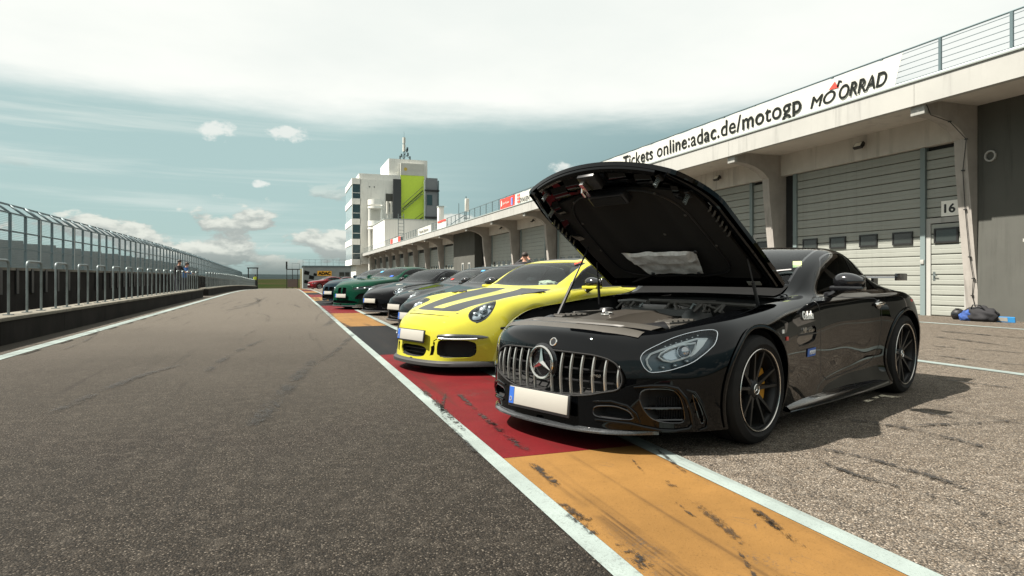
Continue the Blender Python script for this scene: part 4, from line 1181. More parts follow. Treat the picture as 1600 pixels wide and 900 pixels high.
    # ---- cutting along the zero line of a signed distance
    def iso(s, bm, f):
        nl = bm.verts.layers.float_vector['n']
        co = np.array([v.co for v in bm.verts]); d = f(co)
        d[np.abs(d) < 1e-6] = 1e-6
        bm.verts.index_update()
        es = [e for e in bm.edges if d[e.verts[0].index] * d[e.verts[1].index] < 0]
        new = set()
        for e in es:
            v0, v1 = e.verts; d0, d1 = d[v0.index], d[v1.index]; t = d0 / (d0 - d1)
            n0, n1 = Vector(v0[nl]), Vector(v1[nl])
            ne, nv = bmesh.utils.edge_split(e, v0, t)
            nv[nl] = n0.lerp(n1, t).normalized(); new.add(nv)
        fs = set(fc for v in new for fc in v.link_faces)
        for fc in fs:
            nv = [v for v in fc.verts if v in new]
            if len(nv) == 2:
                try: bmesh.utils.face_split(fc, nv[0], nv[1])
                except ValueError: pass
            elif len(nv) == 4:
                try:
                    r = bmesh.utils.face_split(fc, nv[0], nv[1])
                    for g in (fc, r[0]):
                        if nv[2] in g.verts and nv[3] in g.verts: bmesh.utils.face_split(g, nv[2], nv[3]); break
                except (ValueError, TypeError): pass
        return bm
    def inside(s, bm, f):
        fl = list(bm.faces)
        c = np.array([x.calc_center_median() for x in fl])
        d = f(c)
        return [x for x, k in zip(fl, d) if k < 0]
    def sub(s, bm, faces):
        nb = bmesh.new(); nl2 = nb.verts.layers.float_vector.new('n'); nl = bm.verts.layers.float_vector['n']
        mp = {}
        for fc in faces:
            vs = []
            for v in fc.verts:
                if v not in mp:
                    q = nb.verts.new(v.co); q[nl2] = v[nl]; mp[v] = q
                vs.append(mp[v])
            g = nb.faces.new(vs); g.material_index = fc.material_index; g.smooth = True
        return nb
    def take(s, f, gap=0.0, bm=None):
        """cut out the region f<0 and return it as its own bmesh; gap>0 leaves a dark joint round it"""
        bm = bm or s.bm
        if gap:
            s.iso(bm, lambda c: f(c) + gap); s.iso(bm, lambda c: f(c) - gap)
            for x in s.inside(bm, lambda c: f(c) - gap): x.material_index = 1
            ins = s.inside(bm, lambda c: f(c) + gap)
            for x in ins: x.material_index = 0
        else:
            s.iso(bm, f); ins = s.inside(bm, f)
        out = s.sub(bm, ins)
        bmesh.ops.delete(bm, geom=ins, context='FACES')
        return out
    def obj(s, bm, name, mats, parent=None, offset=0.0, lip=None):
        """bmesh with stored normals -> object; lip=(depth) folds the open edges inward"""
        bm = s.sub(bm, list(bm.faces))          # fresh, gap-free element order
        nl = bm.verts.layers.float_vector['n']
        if offset:
            for v in bm.verts: v.co += Vector(v[nl]) * offset
        bm.verts.index_update()
        nvert = [Vector(v[nl]) for v in bm.verts]
        for f in bm.faces: f.smooth = True
        lipfaces = 0
        if lip:
            be = [e for e in bm.edges if len(e.link_faces) == 1]
            mp = {}
            for e in be:
                for v in e.verts:
                    if v not in mp:
                        q = bm.verts.new(v.co - Vector(v[nl]) * lip); q[nl] = v[nl]; mp[v] = q
            for e in be:
                a, b_ = e.verts
                try:
                    f = bm.faces.new((a, b_, mp[b_], mp[a])); f.material_index = e.link_faces[0].material_index; f.smooth = False
                except ValueError: pass
        me = bpy.data.meshes.new(name)
        for f in bm.faces:
            if not (lip and not f.smooth): f.smooth = True
        bm.to_mesh(me)
        nn = []
        for p in me.polygons:
            for li in p.loop_indices:
                vi = me.loops[li].vertex_index
                nn.append(tuple(nvert[vi]) if (p.use_smooth and vi < len(nvert)) else (0, 0, 0))
        for m_ in (mats if isinstance(mats, (list, tuple)) else [mats]): me.materials.append(m_)
        out = np.empty((len(me.loops), 3), np.float32)
        k_ = 0
        for p in me.polygons:
            for li in p.loop_indices:
                v_ = nn[k_]; k_ += 1
                out[li] = p.normal if v_ == (0, 0, 0) else v_
        at_ = me.attributes.new('custom_normal', 'FLOAT_VECTOR', 'CORNER')
        at_.data.foreach_set('vector', out.ravel())
        if 'n' in me.attributes: me.attributes.remove(me.attributes['n'])
        return link_mesh(name, me, parent or s.root)

# signed distances ---------------------------------------------------------
def poly_sd(Q, P):
    """Q Nx2 points, P polygon Mx2"""
    P = np.asarray(P, float); lo, hi = P.min(0) - 0.08, P.max(0) + 0.08
    near = np.all((Q > lo) & (Q < hi), axis=1)
    if not near.all():
        out = np.linalg.norm(np.maximum(np.maximum(lo - Q, Q - hi), 0), axis=1) + 0.08
        if near.any(): out[near] = poly_sd(Q[near], P)
        return out
    d = np.full(len(Q), 1e9); ins = np.zeros(len(Q), bool)
    m = len(P)
    for i in range(m):
        a, b_ = P[i], P[(i + 1) % m]; e = b_ - a; w = Q - a
        t = np.clip((w @ e) / (e @ e + 1e-12), 0, 1)
        d = np.minimum(d, np.linalg.norm(w - t[:, None] * e, axis=1))
        c = ((a[1] > Q[:, 1]) != (b_[1] > Q[:, 1])) & (Q[:, 0] < (b_[0] - a[0]) * (Q[:, 1] - a[1]) / (b_[1] - a[1] + 1e-15) + a[0])
        ins ^= c
    return np.where(ins, -d, d)
def smooth_poly(P, it=2):
    P = [np.asarray(p, float) for p in P]
    for _ in range(it):
        Q = []
        for i in range(len(P)):
            a, b_ = P[i], P[(i + 1) % len(P)]
            Q += [a * 0.8 + b_ * 0.2, a * 0.2 + b_ * 0.8]
        P = Q
    return np.array(P)
def region3(pts, depth=0.3, mirror=False, sm=2, grow=0.0):
    """closed region drawn on a surface by 3D points, as a signed distance in the points' own plane"""
    A = np.array([tuple(p) for p in pts]); c = A.mean(0)
    u, sv, vt = np.linalg.svd(A - c); e1, e2, n = vt
    P = np.stack([(A - c) @ e1, (A - c) @ e2], 1)
    if sm: P = smooth_poly(P, sm)
    def f(co):
        co = np.asarray(co)
        if mirror: co = co * np.array([1, -1, 1])
        w = co - c
        return np.maximum(poly_sd(np.stack([w @ e1, w @ e2], 1), P) - grow, np.abs(w @ n) - depth)
    f.c, f.e1, f.e2, f.n, f.P = c, e1, e2, n, P
    return f
def ellipse3(c, n, up, ru, rv, depth=0.25, power=2.0, mirror=False):
    c = np.array(c, float); n = np.array(n, float); n /= np.linalg.norm(n)
    e2 = np.array(up, float); e2 -= n * (e2 @ n); e2 /= np.linalg.norm(e2); e1 = np.cross(e2, n)
    def f(co):
        co = np.asarray(co)
        if mirror: co = co * np.array([1, -1, 1])
        w = co - c; a, b_ = np.abs(w @ e1) / ru, np.abs(w @ e2) / rv
        r = (a ** power + b_ ** power) ** (1 / power)
        return np.maximum((r - 1) * min(ru, rv), np.abs(w @ n) - depth)
    f.c, f.e1, f.e2, f.n = c, e1, e2, n
    return f
def plan(fx0, fx1, fy, zmin=0.0):
    """region in plan between two cross lines x=f(y) and a half width y=f(x)"""
    def f(co):
        x, y, z = co[:, 0], np.abs(co[:, 1]), co[:, 2]
        return np.maximum.reduce([fx0(y) - x, x - fx1(y), y - fy(x), zmin - z])
    return f

# generic car pieces -----------------------------------------------------------
def wheel_mesh_set(rad, wid, rimr, style):
    """tyre, rim, disc meshes with outer face towards +Z"""
    key = (rad, wid, rimr, style)
    if key in WHEELS: return WHEELS[key]
    h = wid / 2
    b = MB()
    b.lathe([(rimr - 0.02, -h + 0.03), (rimr + 0.008, -h + 0.012), (rimr + 0.03, -h), (rad - 0.045, -h + 0.002), (rad - 0.015, -h + 0.018), (rad - 0.002, -h + 0.045),
             (rad, -h + 0.06), (rad, -0.05), (rad - 0.008, -0.048), (rad - 0.008, -0.038), (rad, -0.036), (rad, 0.036), (rad - 0.008, 0.038), (rad - 0.008, 0.048), (rad, 0.05),
             (rad, h - 0.06), (rad - 0.002, h - 0.045), (rad - 0.015, h - 0.018), (rad - 0.045, h - 0.002), (rad - 0.055, h + 0.001), (rimr + 0.03, h), (rimr + 0.008, h - 0.012), (rimr - 0.02, h - 0.03)], 56)
    tyre = b.mesh('tyre', M_TYRE, 35)
    b = MB()
    b.lathe([(rimr - 0.02, -h + 0.02), (rimr - 0.035, -0.02), (rimr - 0.028, h - 0.05), (rimr - 0.012, h - 0.025)], 48)
    b.lathe([(rimr - 0.012, h - 0.025), (rimr - 0.010, h - 0.012), (rimr - 0.004, h - 0.008)], 56)
    b.lathe([(rimr - 0.004, h - 0.008), (rimr + 0.001, h - 0.005), (rimr + 0.004, h - 0.008)], 56, m=1)
    zo, zi = h - 0.022, h - 0.058
    if style == 'twin':        # ten slim spokes in five pairs
        for k in range(10):
            a = 2 * math.pi * ((k // 2) / 5) + (0.235 if k % 2 else -0.235)
            a0 = 2 * math.pi * ((k // 2) / 5) + (0.10 if k % 2 else -0.10) * 2.2
            r0, r1 = 0.055, rimr - 0.012
            p0 = Vector((r0 * math.cos(a0), r0 * math.sin(a0), zi + 0.01)); p1 = Vector((r1 * math.cos(a), r1 * math.sin(a), zo))
            d = (p1 - p0).normalized(); w = Vector((-d.y, d.x, 0)).normalized()
            v = []
            for p, ww, hh in ((p0, 0.020, 0.035), (p0.lerp(p1, 0.5), 0.013, 0.03), (p1, 0.012, 0.022)):
                v += [p + w * ww + Vector((0, 0, -hh)), p + w * ww * 0.62, p - w * ww * 0.62, p - w * ww + Vector((0, 0, -hh))]
            b.add(v, [(0, 4, 5, 1), (1, 5, 6, 2), (2, 6, 7, 3), (4, 8, 9, 5), (5, 9, 10, 6), (6, 10, 11, 7)][::1], 0, False)
    else:
        for k in range(5 if style == 'five' else 7):
            nsp = 5 if style == 'five' else 7
            a = 2 * math.pi * k / nsp; r0, r1 = 0.05, rimr - 0.012
            d = Vector((math.cos(a), math.sin(a), 0)); w = Vector((-d.y, d.x, 0)); v = []
            for f, ww, hh in ((0, 0.035, 0.04), (0.5, 0.026, 0.035), (1, 0.040, 0.025)):
                p = d * (r0 + (r1 - r0) * f) + Vector((0, 0, zi + (zo - zi) * f))
                v += [p + w * ww + Vector((0, 0, -hh)), p + w * ww * 0.7, p - w * ww * 0.7, p - w * ww + Vector((0, 0, -hh))]
            b.add(v, [(0, 4, 5, 1), (1, 5, 6, 2), (2, 6, 7, 3), (4, 8, 9, 5), (5, 9, 10, 6), (6, 10, 11, 7)], 0, False)
    b.lathe([(0.075, zi - 0.05), (0.072, zi), (0.05, zi + 0.014)], 24)
    rim = b.mesh('rim', [M_RIM, M_RIMEDGE] if style == 'twin' else [M_SILVER, M_SILVER], 40)
    b = MB(); b.lathe([(0.05, zi + 0.0142), (0.036, zi + 0.02), (0.0, zi + 0.022)], 20)
    hub = b.mesh('wheel', M_RIM, 40)
    b = MB(); b.lathe([(0.06, -0.02), (rimr - 0.06, -0.02), (rimr - 0.06, 0.012), (0.10, 0.014), (0.10, 0.03), (0.05, 0.03)], 40)
    disc = b.mesh('brake_disc', M_DISC, 40)
    b = MB(); r0, r1 = rimr - 0.13, rimr - 0.045; n = 8; v = []
    for k in range(n + 1):
        a = -0.5 + k / n
        for r_, z in ((r0, -0.04), (r1, -0.04), (r1 + 0.004, 0.045), (r0 + 0.01, 0.05)): v.append((r_ * math.cos(a), r_ * math.sin(a), z))
    b.add(v, [(k * 4 + j, k * 4 + (j + 1) % 4, k * 4 + 4 + (j + 1) % 4, k * 4 + 4 + j) for k in range(n) for j in range(4)] + [(0, 3, 2, 1), (n * 4, n * 4 + 1, n * 4 + 2, n * 4 + 3)])
    cal = b.mesh('brake_caliper', M_CALIPER, 40)
    WHEELS[key] = (hub, tyre, rim, disc, cal)
    return WHEELS[key]
WHEELS = {}
def add_wheel(car, x, side, out, rad, wid, rimr, style, spin=0.0, steer=0.0, star=False):
    """side -1 = the car's left (seen) side; out = distance of the outer face from the middle"""
    hub, tyre, rim, disc, cal = wheel_mesh_set(rad, wid, rimr, style)
    e = link_mesh('wheel', hub, car.root, (x, side * (out - wid / 2), rad - 0.004), (R(90) if side < 0 else R(-90), 0, steer))
    link_mesh('tyre', tyre, e); r_ = link_mesh('rim', rim, e, rot=(0, 0, spin))
    link_mesh('brake_disc', disc, e)
    if style == 'twin': link_mesh('brake_caliper', cal, e, rot=(0, 0, 0.05))
    if star:
        b = MB(); z = wid / 2 - 0.036
        for k in range(3):
            a = math.pi / 2 + k * 2 * math.pi / 3
            b.add([(0.006 * math.cos(a + 1.05), 0.006 * math.sin(a + 1.05), z), (0.028 * math.cos(a), 0.028 * math.sin(a), z), (0.006 * math.cos(a - 1.05), 0.006 * math.sin(a - 1.05), z), (0, 0, z + 0.003)], [(0, 3, 1), (1, 3, 2)])
        b.lathe([(0.028, z - 0.001), (0.031, z + 0.002), (0.034, z - 0.001)], 20)
        b.build('cap_emblem', M_CHROME, e)
    return e
def arches(car, xf, xr, rf, rr, zf, zr, lipm, liner_in=0.5, lipw=0.018):
    """open the wheel arches, add rolled lips and dark liners"""
    for (x, r_, zc_) in ((xf, rf, zf), (xr, rr, zr)):
        f = lambda co, x=x, r_=r_, zc_=zc_: np.maximum(np.hypot(co[:, 0] - x, co[:, 2] - zc_) - r_, liner_in - np.abs(co[:, 1]))
        car.take(f).free()
        for sd in (-1, 1):
            b = MB(); P = []; n = 30
            for k in range(n + 1):
                a = R(-32) + R(244) * k / n
                p = (x + r_ * math.cos(a), zc_ + r_ * math.sin(a))
                if p[1] < 0.09: continue
                hit_, nor = car.snap((p[0], sd * 1.6, p[1]), (0, -sd, 0))
                if abs(hit_.y) < 0.4: continue
                o_ = Vector((math.cos(a), 0, math.sin(a)))
                P.append((hit_, nor, o_))
            rows = []
            for hp, nor, o_ in P:
                rows.append([hp + nor * 0.002 + o_ * lipw * 1.4, hp + nor * 0.010 + o_ * lipw * 0.6, hp + nor * 0.008 - o_ * 0.004, hp - Vector((0, sd * 0.03, 0)) - o_ * 0.010, hp - Vector((0, sd * 0.05, 0))])
            b.grid(rows); b.build('arch_lip', lipm, car.root, angle=60)
            b = MB()
            b.grid([[hp - Vector((0, sd * 0.045, 0)) + o_ * 0.004, Vector((hp.x, sd * 0.45, hp.z)) + o_ * 0.02] for hp, nor, o_ in P])
            cx = Vector((x, sd * 0.45, zc_))
            b.add([cx] + [Vector((hp.x, sd * 0.45, hp.z)) + o_ * 0.02 for hp, nor, o_ in P], [(0, k, k + 1) for k in range(1, len(P))])
            b.build('wheel_liner', M_UNDER, car.root)
def shutpanel(car, f, name, m, gap=0.0022, lip=0.012, parent=None):
    bm = car.take(f, gap)
    return car.obj(bm, name, [m, M_SEAM], parent, lip=lip)
def plate(car, x, z, tilt=0.0, yc=0.0, w=0.52, nose=None, euro=True):
    p = empty('number_plate', (x, yc, z), 0, car.root); p.rotation_euler = (0, tilt, 0)
    b = MB(); b.box(-0.006, 0.006, -w / 2, w / 2, -0.056, 0.056, bev=0.004); b.build('plate', M_PLATE, p)
    b = MB(); b.box(-0.001, 0.014, -w / 2 - 0.012, w / 2 + 0.012, -0.072, 0.064, bev=0.004); b.build('plate_holder', M_TRIM, p)
    if euro:
        b = MB(); b.box(-0.0085, -0.006, w / 2 - 0.046, w / 2 - 0.003, -0.053, 0.053)
        e = b.build('blue_band', M_EUBLUE, p)
        me = text_mesh('D', 0.03, M_PLATE); place_text(me, 'letter', e, (-0.0092, w / 2 - 0.012, -0.038), (0, -1, 0), (0, 0, 1), (0.02, 0.028))
    return p
def blob(name, c, rad, m, parent, squash=None, n=3, M=None):
    bm = bmesh.new(); bmesh.ops.create_icosphere(bm, subdivisions=n, radius=1.0)
    for v in bm.verts:
        p = v.co.copy()
        if squash: p = squash(p)
        v.co = Vector((p.x * rad[0], p.y * rad[1], p.z * rad[2]))
    b = MB(); b.bm(bm, 0, Matrix.Translation(c) @ (M or Matrix()), smooth=True)
    return b.build(name, m, parent, angle=80)
def mirror_pair(car, x, y, z, cap_m, low_m, base_m, sides=(-1, 1), sc=1.0):
    for sd in sides:
        Mx = Matrix.Rotation(R(-6) * sd, 4, 'Z')
        def sq(p):
            q = p.copy()
            q.x = math.copysign(abs(q.x) ** 0.75, q.x)
            if q.x > 0: q.x *= 0.35                      # flat glass side faces rearwards
            q.z *= 1.0 - 0.22 * (q.y * sd if True else 0)
            return q
        o = blob('door_mirror', (x, sd * y, z), (0.105 * sc, 0.135 * sc, 0.078 * sc), cap_m, car.root, sq, 3, Mx)
        b = MB(); b.tube([(x + 0.02, sd * (y - 0.05), z - 0.05), (x + 0.01, sd * (y - 0.12), z - 0.10), (x + 0.01, sd * (y - 0.20), z - 0.13)], [0.035, 0.025, 0.04], 8); b.build('mirror_arm', base_m, o)
        b = MB(); b.box(x - 0.085, x + 0.03, sd * y - 0.115, sd * y + 0.115, z - 0.072, z - 0.035, bev=0.014); b.build('mirror_lower', low_m, o)
        b = MB(); b.box(x + 0.037, x + 0.041, sd * y - 0.10, sd * y + 0.10, z - 0.045, z + 0.045); b.build('mirror_glass', M_CHROME, o)
def interior(car, xd, xs, zf, zb, w, wheel_side=-1, seatm=None):
    """tub, dashboard, seats and steering wheel"""
    seatm = seatm or M_SEAT
    b = MB(); b.box(xd - 0.15, xs + 1.0, -w, w, zf - 0.05, zf); b.build('cabin_floor', M_CABIN, car.root)
    b = MB(); b.grid([[(xd - 0.30, y_, zb - 0.02), (xd - 0.1, y_, zb + 0.015 + 0.02 * math.cos(y_ * 2)), (xd + 0.12, y_, zb - 0.01), (xd + 0.20, y_, zb - 0.12), (xd + 0.1, y_, zf)] for y_ in np.linspace(-w, w, 15)])
    b.build('dashboard', M_CABIN, car.root)
    for sd in (-1, 1):
        b = MB()
        b.box(xs - 0.28, xs + 0.22, sd * 0.36 - 0.25, sd * 0.36 + 0.25, zf, zf + 0.24, bev=0.06)
        b.box(-0.07, 0.07, -0.25, 0.25, 0, 0.60, bev=0.06, M=Matrix.Translation((xs + 0.2, sd * 0.36, zf + 0.14)) @ Matrix.Rotation(R(18), 4, 'Y'))
        b.box(-0.055, 0.055, -0.14, 0.14, 0, 0.20, bev=0.05, M=Matrix.Translation((xs + 0.39, sd * 0.36, zf + 0.70)) @ Matrix.Rotation(R(14), 4, 'Y'))
        b.build('seat', seatm, car.root)
    b = MB(); Mx = Matrix.Translation((xd + 0.32, wheel_side * 0.37, zb - 0.03)) @ Matrix.Rotation(R(-66), 4, 'Y')
    b.tube([(0.18 * math.cos(a), 0.18 * math.sin(a), 0) for a in np.linspace(0, 2 * math.pi, 28, endpoint=False)], 0.016, 8, closed=True, M=Mx)
    b.box(-0.03, 0.03, -0.17, 0.17, -0.012, 0.012, M=Mx); b.tube([(0, 0, 0), (0, 0, 0.2)], 0.03, 8, M=Mx)
    b.build('steering_wheel', M_TRIM, car.root)
def underbody(car, x0, x1, w, z):
    b = MB(); b.box(x0, x1, -w, w, z, z + 0.04); b.build('underbody', M_UNDER, car.root)
def screens(car, wx0, wx1, rx0, rx1, k0=0.16, k1=0.10, pil=0.035, gm=None, rear=True, rearm=None):
    """windscreen and rear window as their own panes with a black frit edge"""
    gm = gm or M_SCREENGL
    def half(x): return car.line(6, x)[0] + 0.012 - pil
    f = plan(lambda y: wx0 + k0 * y**2, lambda y: wx1 + k1 * y**2, half, 0.75)
    s_ = car.take(f, 0.0)
    edge = car.take(lambda c: -(f(c) + 0.022), 0.0, bm=s_)        # outer frame of the pane
    o = car.obj(s_, 'windscreen', gm, offset=-0.004)
    car.obj(edge, 'windscreen_edge', M_GLOSS, o, offset=-0.004)
    car.ws = f
    if rear:
        f2 = plan(lambda y: rx0 + 0.05 * y**2, lambda y: rx1 - 0.25 * y**2, lambda x: car.line(6, x)[0] + 0.0 - pil, 0.75)
        s2 = car.take(f2); o2 = car.obj(s2, 'rear_window', rearm or M_SCREENGL, offset=-0.004)
def side_windows(car, fr, re, bt=0.02, tp=0.028, split=None, gm=None, strip=0.02):
    """fr(z), re(z): front and rear limits x; between belt and roof rail"""
    gm = gm or M_SIDEGL
    for sd in (-1, 1):
        def f(c, sd=sd):
            zb_ = car.line(4, c[:, 0])[1] + bt; zt = car.line(6, c[:, 0])[1] - tp
            return np.maximum.reduce([zb_ - c[:, 2], c[:, 2] - zt, fr(c[:, 2]) - c[:, 0], c[:, 0] - re(c[:, 2]), 0.3 - sd * c[:, 1]])
        rest = car.take(lambda c: f(c) - 0.012)
        fr_ = car.take(lambda c: -f(c), bm=rest)
        tr = car.obj(fr_, 'window_trim', M_GLOSS, offset=-0.002)
        if split:
            g2 = car.take(lambda c: split(c[:, 2]) + strip - c[:, 0], bm=rest); car.obj(g2, 'quarter_window', gm, offset=-0.006)
            st = car.take(lambda c: split(c[:, 2]) - c[:, 0], bm=rest); car.obj(st, 'window_pillar', M_GLOSS, tr, offset=-0.003)
        car.obj(rest, 'side_window', gm, offset=-0.006)
def backing(car, f, depth, m, name, parent=None, inset=0.0, axis=(1, 0, 0)):
    """recess behind an opening: the outline pulled inward and closed"""
    b = MB(); n = len(f.P)
    pts = [Vector(f.c + f.e1 * p[0] + f.e2 * p[1]) for p in f.P]
    out = []
    for p in pts:
        h, nor = car.snap(p); out.append(h)
    ax = Vector(axis)
    cen = sum(out, Vector()) / n + ax * depth
    inner = [cen + (p + ax * depth - cen) * (1 - inset) for p in out]
    # flatten the bottom of the recess
    b.add(out + inner, [(i, (i + 1) % n, n + (i + 1) % n, n + i) for i in range(n)] + [[n + i for i in range(n)]], 0, False)
    return b.build(name, m, parent or car.root, angle=40)
# ------------------------------------------------------------------ the black coupe with the raised bonnet
ST_HERO = [
 (-0.9, [(0.6,0.135),(0.66,0.24),(0.69,0.4),(0.66,0.56),(0.58,0.63),(0.44,0.665),(0.3,0.68),(0.15,0.688),(0,0.69)]),
 (-0.8, [(0.78,0.135),(0.83,0.26),(0.84,0.42),(0.79,0.59),(0.69,0.67),(0.53,0.705),(0.37,0.72),(0.19,0.728),(0,0.73)]),
 (-0.55, [(0.89,0.135),(0.925,0.3),(0.94,0.48),(0.9,0.645),(0.78,0.735),(0.62,0.76),(0.44,0.768),(0.22,0.775),(0,0.78)]),
 (-0.2, [(0.93,0.135),(0.965,0.32),(0.98,0.52),(0.945,0.697),(0.82,0.787),(0.65,0.796),(0.48,0.804),(0.24,0.81),(0,0.812)]),
 (0.2, [(0.93,0.11),(0.965,0.34),(0.98,0.55),(0.95,0.74),(0.83,0.823),(0.67,0.827),(0.5,0.833),(0.25,0.839),(0,0.843)]),
 (0.55, [(0.92,0.11),(0.93,0.32),(0.945,0.55),(0.925,0.768),(0.82,0.853),(0.7,0.86),(0.56,0.866),(0.28,0.872),(0,0.876)]),
 (0.95, [(0.93,0.11),(0.905,0.3),(0.92,0.55),(0.905,0.796),(0.83,0.878),(0.755,0.894),(0.69,0.904),(0.35,0.914),(0,0.918)]),
 (1.15, [(0.94,0.11),(0.9,0.3),(0.91,0.55),(0.9,0.81),(0.825,0.892),(0.765,0.998),(0.685,1.055),(0.34,1.078),(0,1.085)]),
 (1.45, [(0.94,0.11),(0.89,0.3),(0.905,0.55),(0.9,0.82),(0.82,0.905),(0.755,1.088),(0.66,1.19),(0.34,1.215),(0,1.222)]),
 (1.75, [(0.95,0.11),(0.9,0.3),(0.91,0.55),(0.905,0.83),(0.825,0.915),(0.745,1.123),(0.635,1.258),(0.34,1.286),(0,1.293)]),
 (2, [(0.96,0.11),(0.905,0.3),(0.92,0.56),(0.915,0.84),(0.83,0.92),(0.74,1.118),(0.615,1.262),(0.34,1.297),(0,1.305)]),
 (2.3, [(0.97,0.12),(0.945,0.32),(0.96,0.58),(0.95,0.85),(0.84,0.92),(0.72,1.073),(0.585,1.215),(0.32,1.262),(0,1.275)]),
 (2.63, [(0.97,0.15),(0.99,0.36),(1.0,0.62),(0.975,0.87),(0.86,0.92),(0.7,0.98),(0.54,1.12),(0.3,1.175),(0,1.19)]),
 (2.95, [(0.95,0.18),(0.98,0.4),(0.985,0.64),(0.94,0.83),(0.84,0.87),(0.68,0.91),(0.5,1.01),(0.28,1.055),(0,1.07)]),
 (3.3, [(0.88,0.2),(0.91,0.4),(0.915,0.6),(0.87,0.765),(0.77,0.84),(0.6,0.88),(0.45,0.905),(0.25,0.92),(0,0.925)]),
 (3.54, [(0.74,0.25),(0.8,0.4),(0.81,0.56),(0.77,0.7),(0.67,0.79),(0.54,0.83),(0.4,0.85),(0.2,0.86),(0,0.865)]),
]
cx_, cz_ = 0.892, 4.666
H_LOC = (cx_ * math.cos(PHI) + cz_ * math.sin(PHI), -cx_ * math.sin(PHI) + cz_ * math.cos(PHI), 0)
H_RZ = R(90 - 48.2 - 19.44)
H = Car('black_coupe', ST_HERO, H_LOC, H_RZ, step=0.03, seg=7, bow_f=(0.30, 2.3), lean=0.05)
tag(H.root, 'black sports coupe with its bonnet raised, nearest on the apron', 'car')

def hpx(pts): return [H.hit(a, b_) for a, b_ in pts]
PX_GRILLE = [(794,545),(822,544),(860,548),(897,552),(926,555),(948,560),(967,568),(978,587),(980,600),(972,611),(940,614),(920,617),(897,618),(856,613),(822,605),(799,596),(786,582),(785,563),(788,552)]
PX_LAMP = [(1000,560),(1006,550),(1029,539),(1050,529),(1073,521),(1095,516),(1113,514),(1122,518),(1118,537),(1104,550),(1082,567),(1051,578),(1030,582),(1015,583),(1006,575)]
PX_INTAKE = [(1003,609),(1030,607),(1052,609),(1062,618),(1068,635),(1071,661),(1040,661),(1018,655),(1005,640),(998,622)]
PX_SLOT = [(1081,614),(1088,622),(1096,640),(1101,659),(1095,663),(1089,645)]
PX_LOW = [(927,634),(960,634),(983,642),(993,656),(960,655),(927,650)]
PX_DOOR = [(1266,464),(1278,476),(1281,500),(1282,540),(1284,596),(1320,582),(1358,566),(1370,552),(1376,520),(1378,490),(1372,466),(1340,465),(1300,464)]
DEBUG_HITS = False
if DEBUG_HITS:
    for nm, P in (('grille', PX_GRILLE), ('lamp', PX_LAMP), ('intake', PX_INTAKE), ('slot', PX_SLOT), ('low', PX_LOW), ('door', PX_DOOR),
                  ('hoodedge', [(842,524),(905,530),(977,536),(1015,533),(1081,509),(1130,499),(1170,489),(1211,473)]), ('badge', [(865,533)]),
                  ('win1', [(1277,458),(1276,415),(1283,405),(1297,402),(1318,408),(1338,451)]), ('win2', [(1323,410),(1336,418),(1350,431),(1359,442),(1356,447),(1342,450)]), ('ws', [(1256,402),(1261,462),(1005,462)]), ('arch', [(1130,600),(1180,520),(1225,560),(1390,520),(1425,480)])):
        print(nm, [tuple(round(c, 3) for c in H.hit(a, b_)) for a, b_ in P])
f_gr0 = region3(hpx(PX_GRILLE), 0.35)
# make the grille symmetric about the middle of the car: keep the seen half, mirror it
gp = hpx(PX_GRILLE)
near = sorted([p for p in gp if p.y < 0.02], key=lambda p: math.atan2(p.z - 0.50, -p.y))
top = [p for p in near if p.z > 0.50]; bot = [p for p in near if p.z <= 0.50]
half_pts = bot[:] + top[:]
half_pts.sort(key=lambda p: math.atan2(p.z - 0.48, -p.y + 0.02))
sym = half_pts + [Vector((p.x, -p.y, p.z)) for p in half_pts[::-1]]
f_gr = region3(sym, 0.4, sm=2)
f_lamp = region3(hpx(PX_LAMP), 0.25, sm=2)
f_int = region3(hpx(PX_INTAKE), 0.25, sm=2)
f_slot = region3(hpx(PX_SLOT), 0.2, sm=2)
f_low = region3(hpx(PX_LOW), 0.3, sm=2)
def mir(f): return lambda co: f(np.asarray(co) * np.array([1, -1, 1]))
lampin_L = H.take(f_lamp, 0.0025); lampin_R = H.take(mir(f_lamp), 0.0025)
H.take(f_gr).free()
H.take(f_int).free(); H.take(mir(f_int)).free()
H.take(f_slot).free(); H.take(mir(f_slot)).free()
H.take(f_low).free(); H.take(mir(f_low)).free()
arches(H, 0.0, 2.63, 0.372, 0.388, 0.345, 0.355, P_BLACK)
# bonnet opening
HW = lambda x: 0.60 + 0.175 * sstep(x, -0.85, -0.20) + 0.015 * sstep(x, -0.2, 0.4)
f_hood = plan(lambda y: -0.745 + 0.33 * y**2, lambda y: 0.76 - 0.03 * y**2, HW, 0.50)
hood_bm = H.take(f_hood, 0.0)
screens(H, 1.0, 1.70, 2.18, 3.05, k0=0.10, k1=0.16, pil=0.045, rearm=M_PRIV)
# side glass: swept rear corner
side_windows(H, lambda z: 1.12 + (z - 0.88) * 1.25, lambda z: 2.30 + (z - 0.98) * -0.6 + 0 * z, bt=0.004, tp=0.030, split=lambda z: 1.90 + (z - 0.94) * 0.45, gm=glass_mat('hero_side_glass', (0.12, 0.14, 0.14), 0.0))
f_door = region3(hpx(PX_DOOR), 0.35, sm=1)
for sd, ff in ((-1, f_door), (1, mir(f_door))):
    d = shutpanel(H, ff, 'door', P_BLACK, gap=0.004)
    b = MB(); b.tube([(2.02, sd * 0.93, 0.80), (2.06, sd * 0.945, 0.805), (2.16, sd * 0.95, 0.81), (2.20, sd * 0.935, 0.81)], 0.014, 8); b.build('door_handle', M_CHROME, d)
    p, n_ = H.snap((2.10, sd * 1.3, 0.80), (0, -sd, 0))
    blob('handle_recess', p, (0.075, 0.012, 0.04), M_GLOSS, d, None, 2)
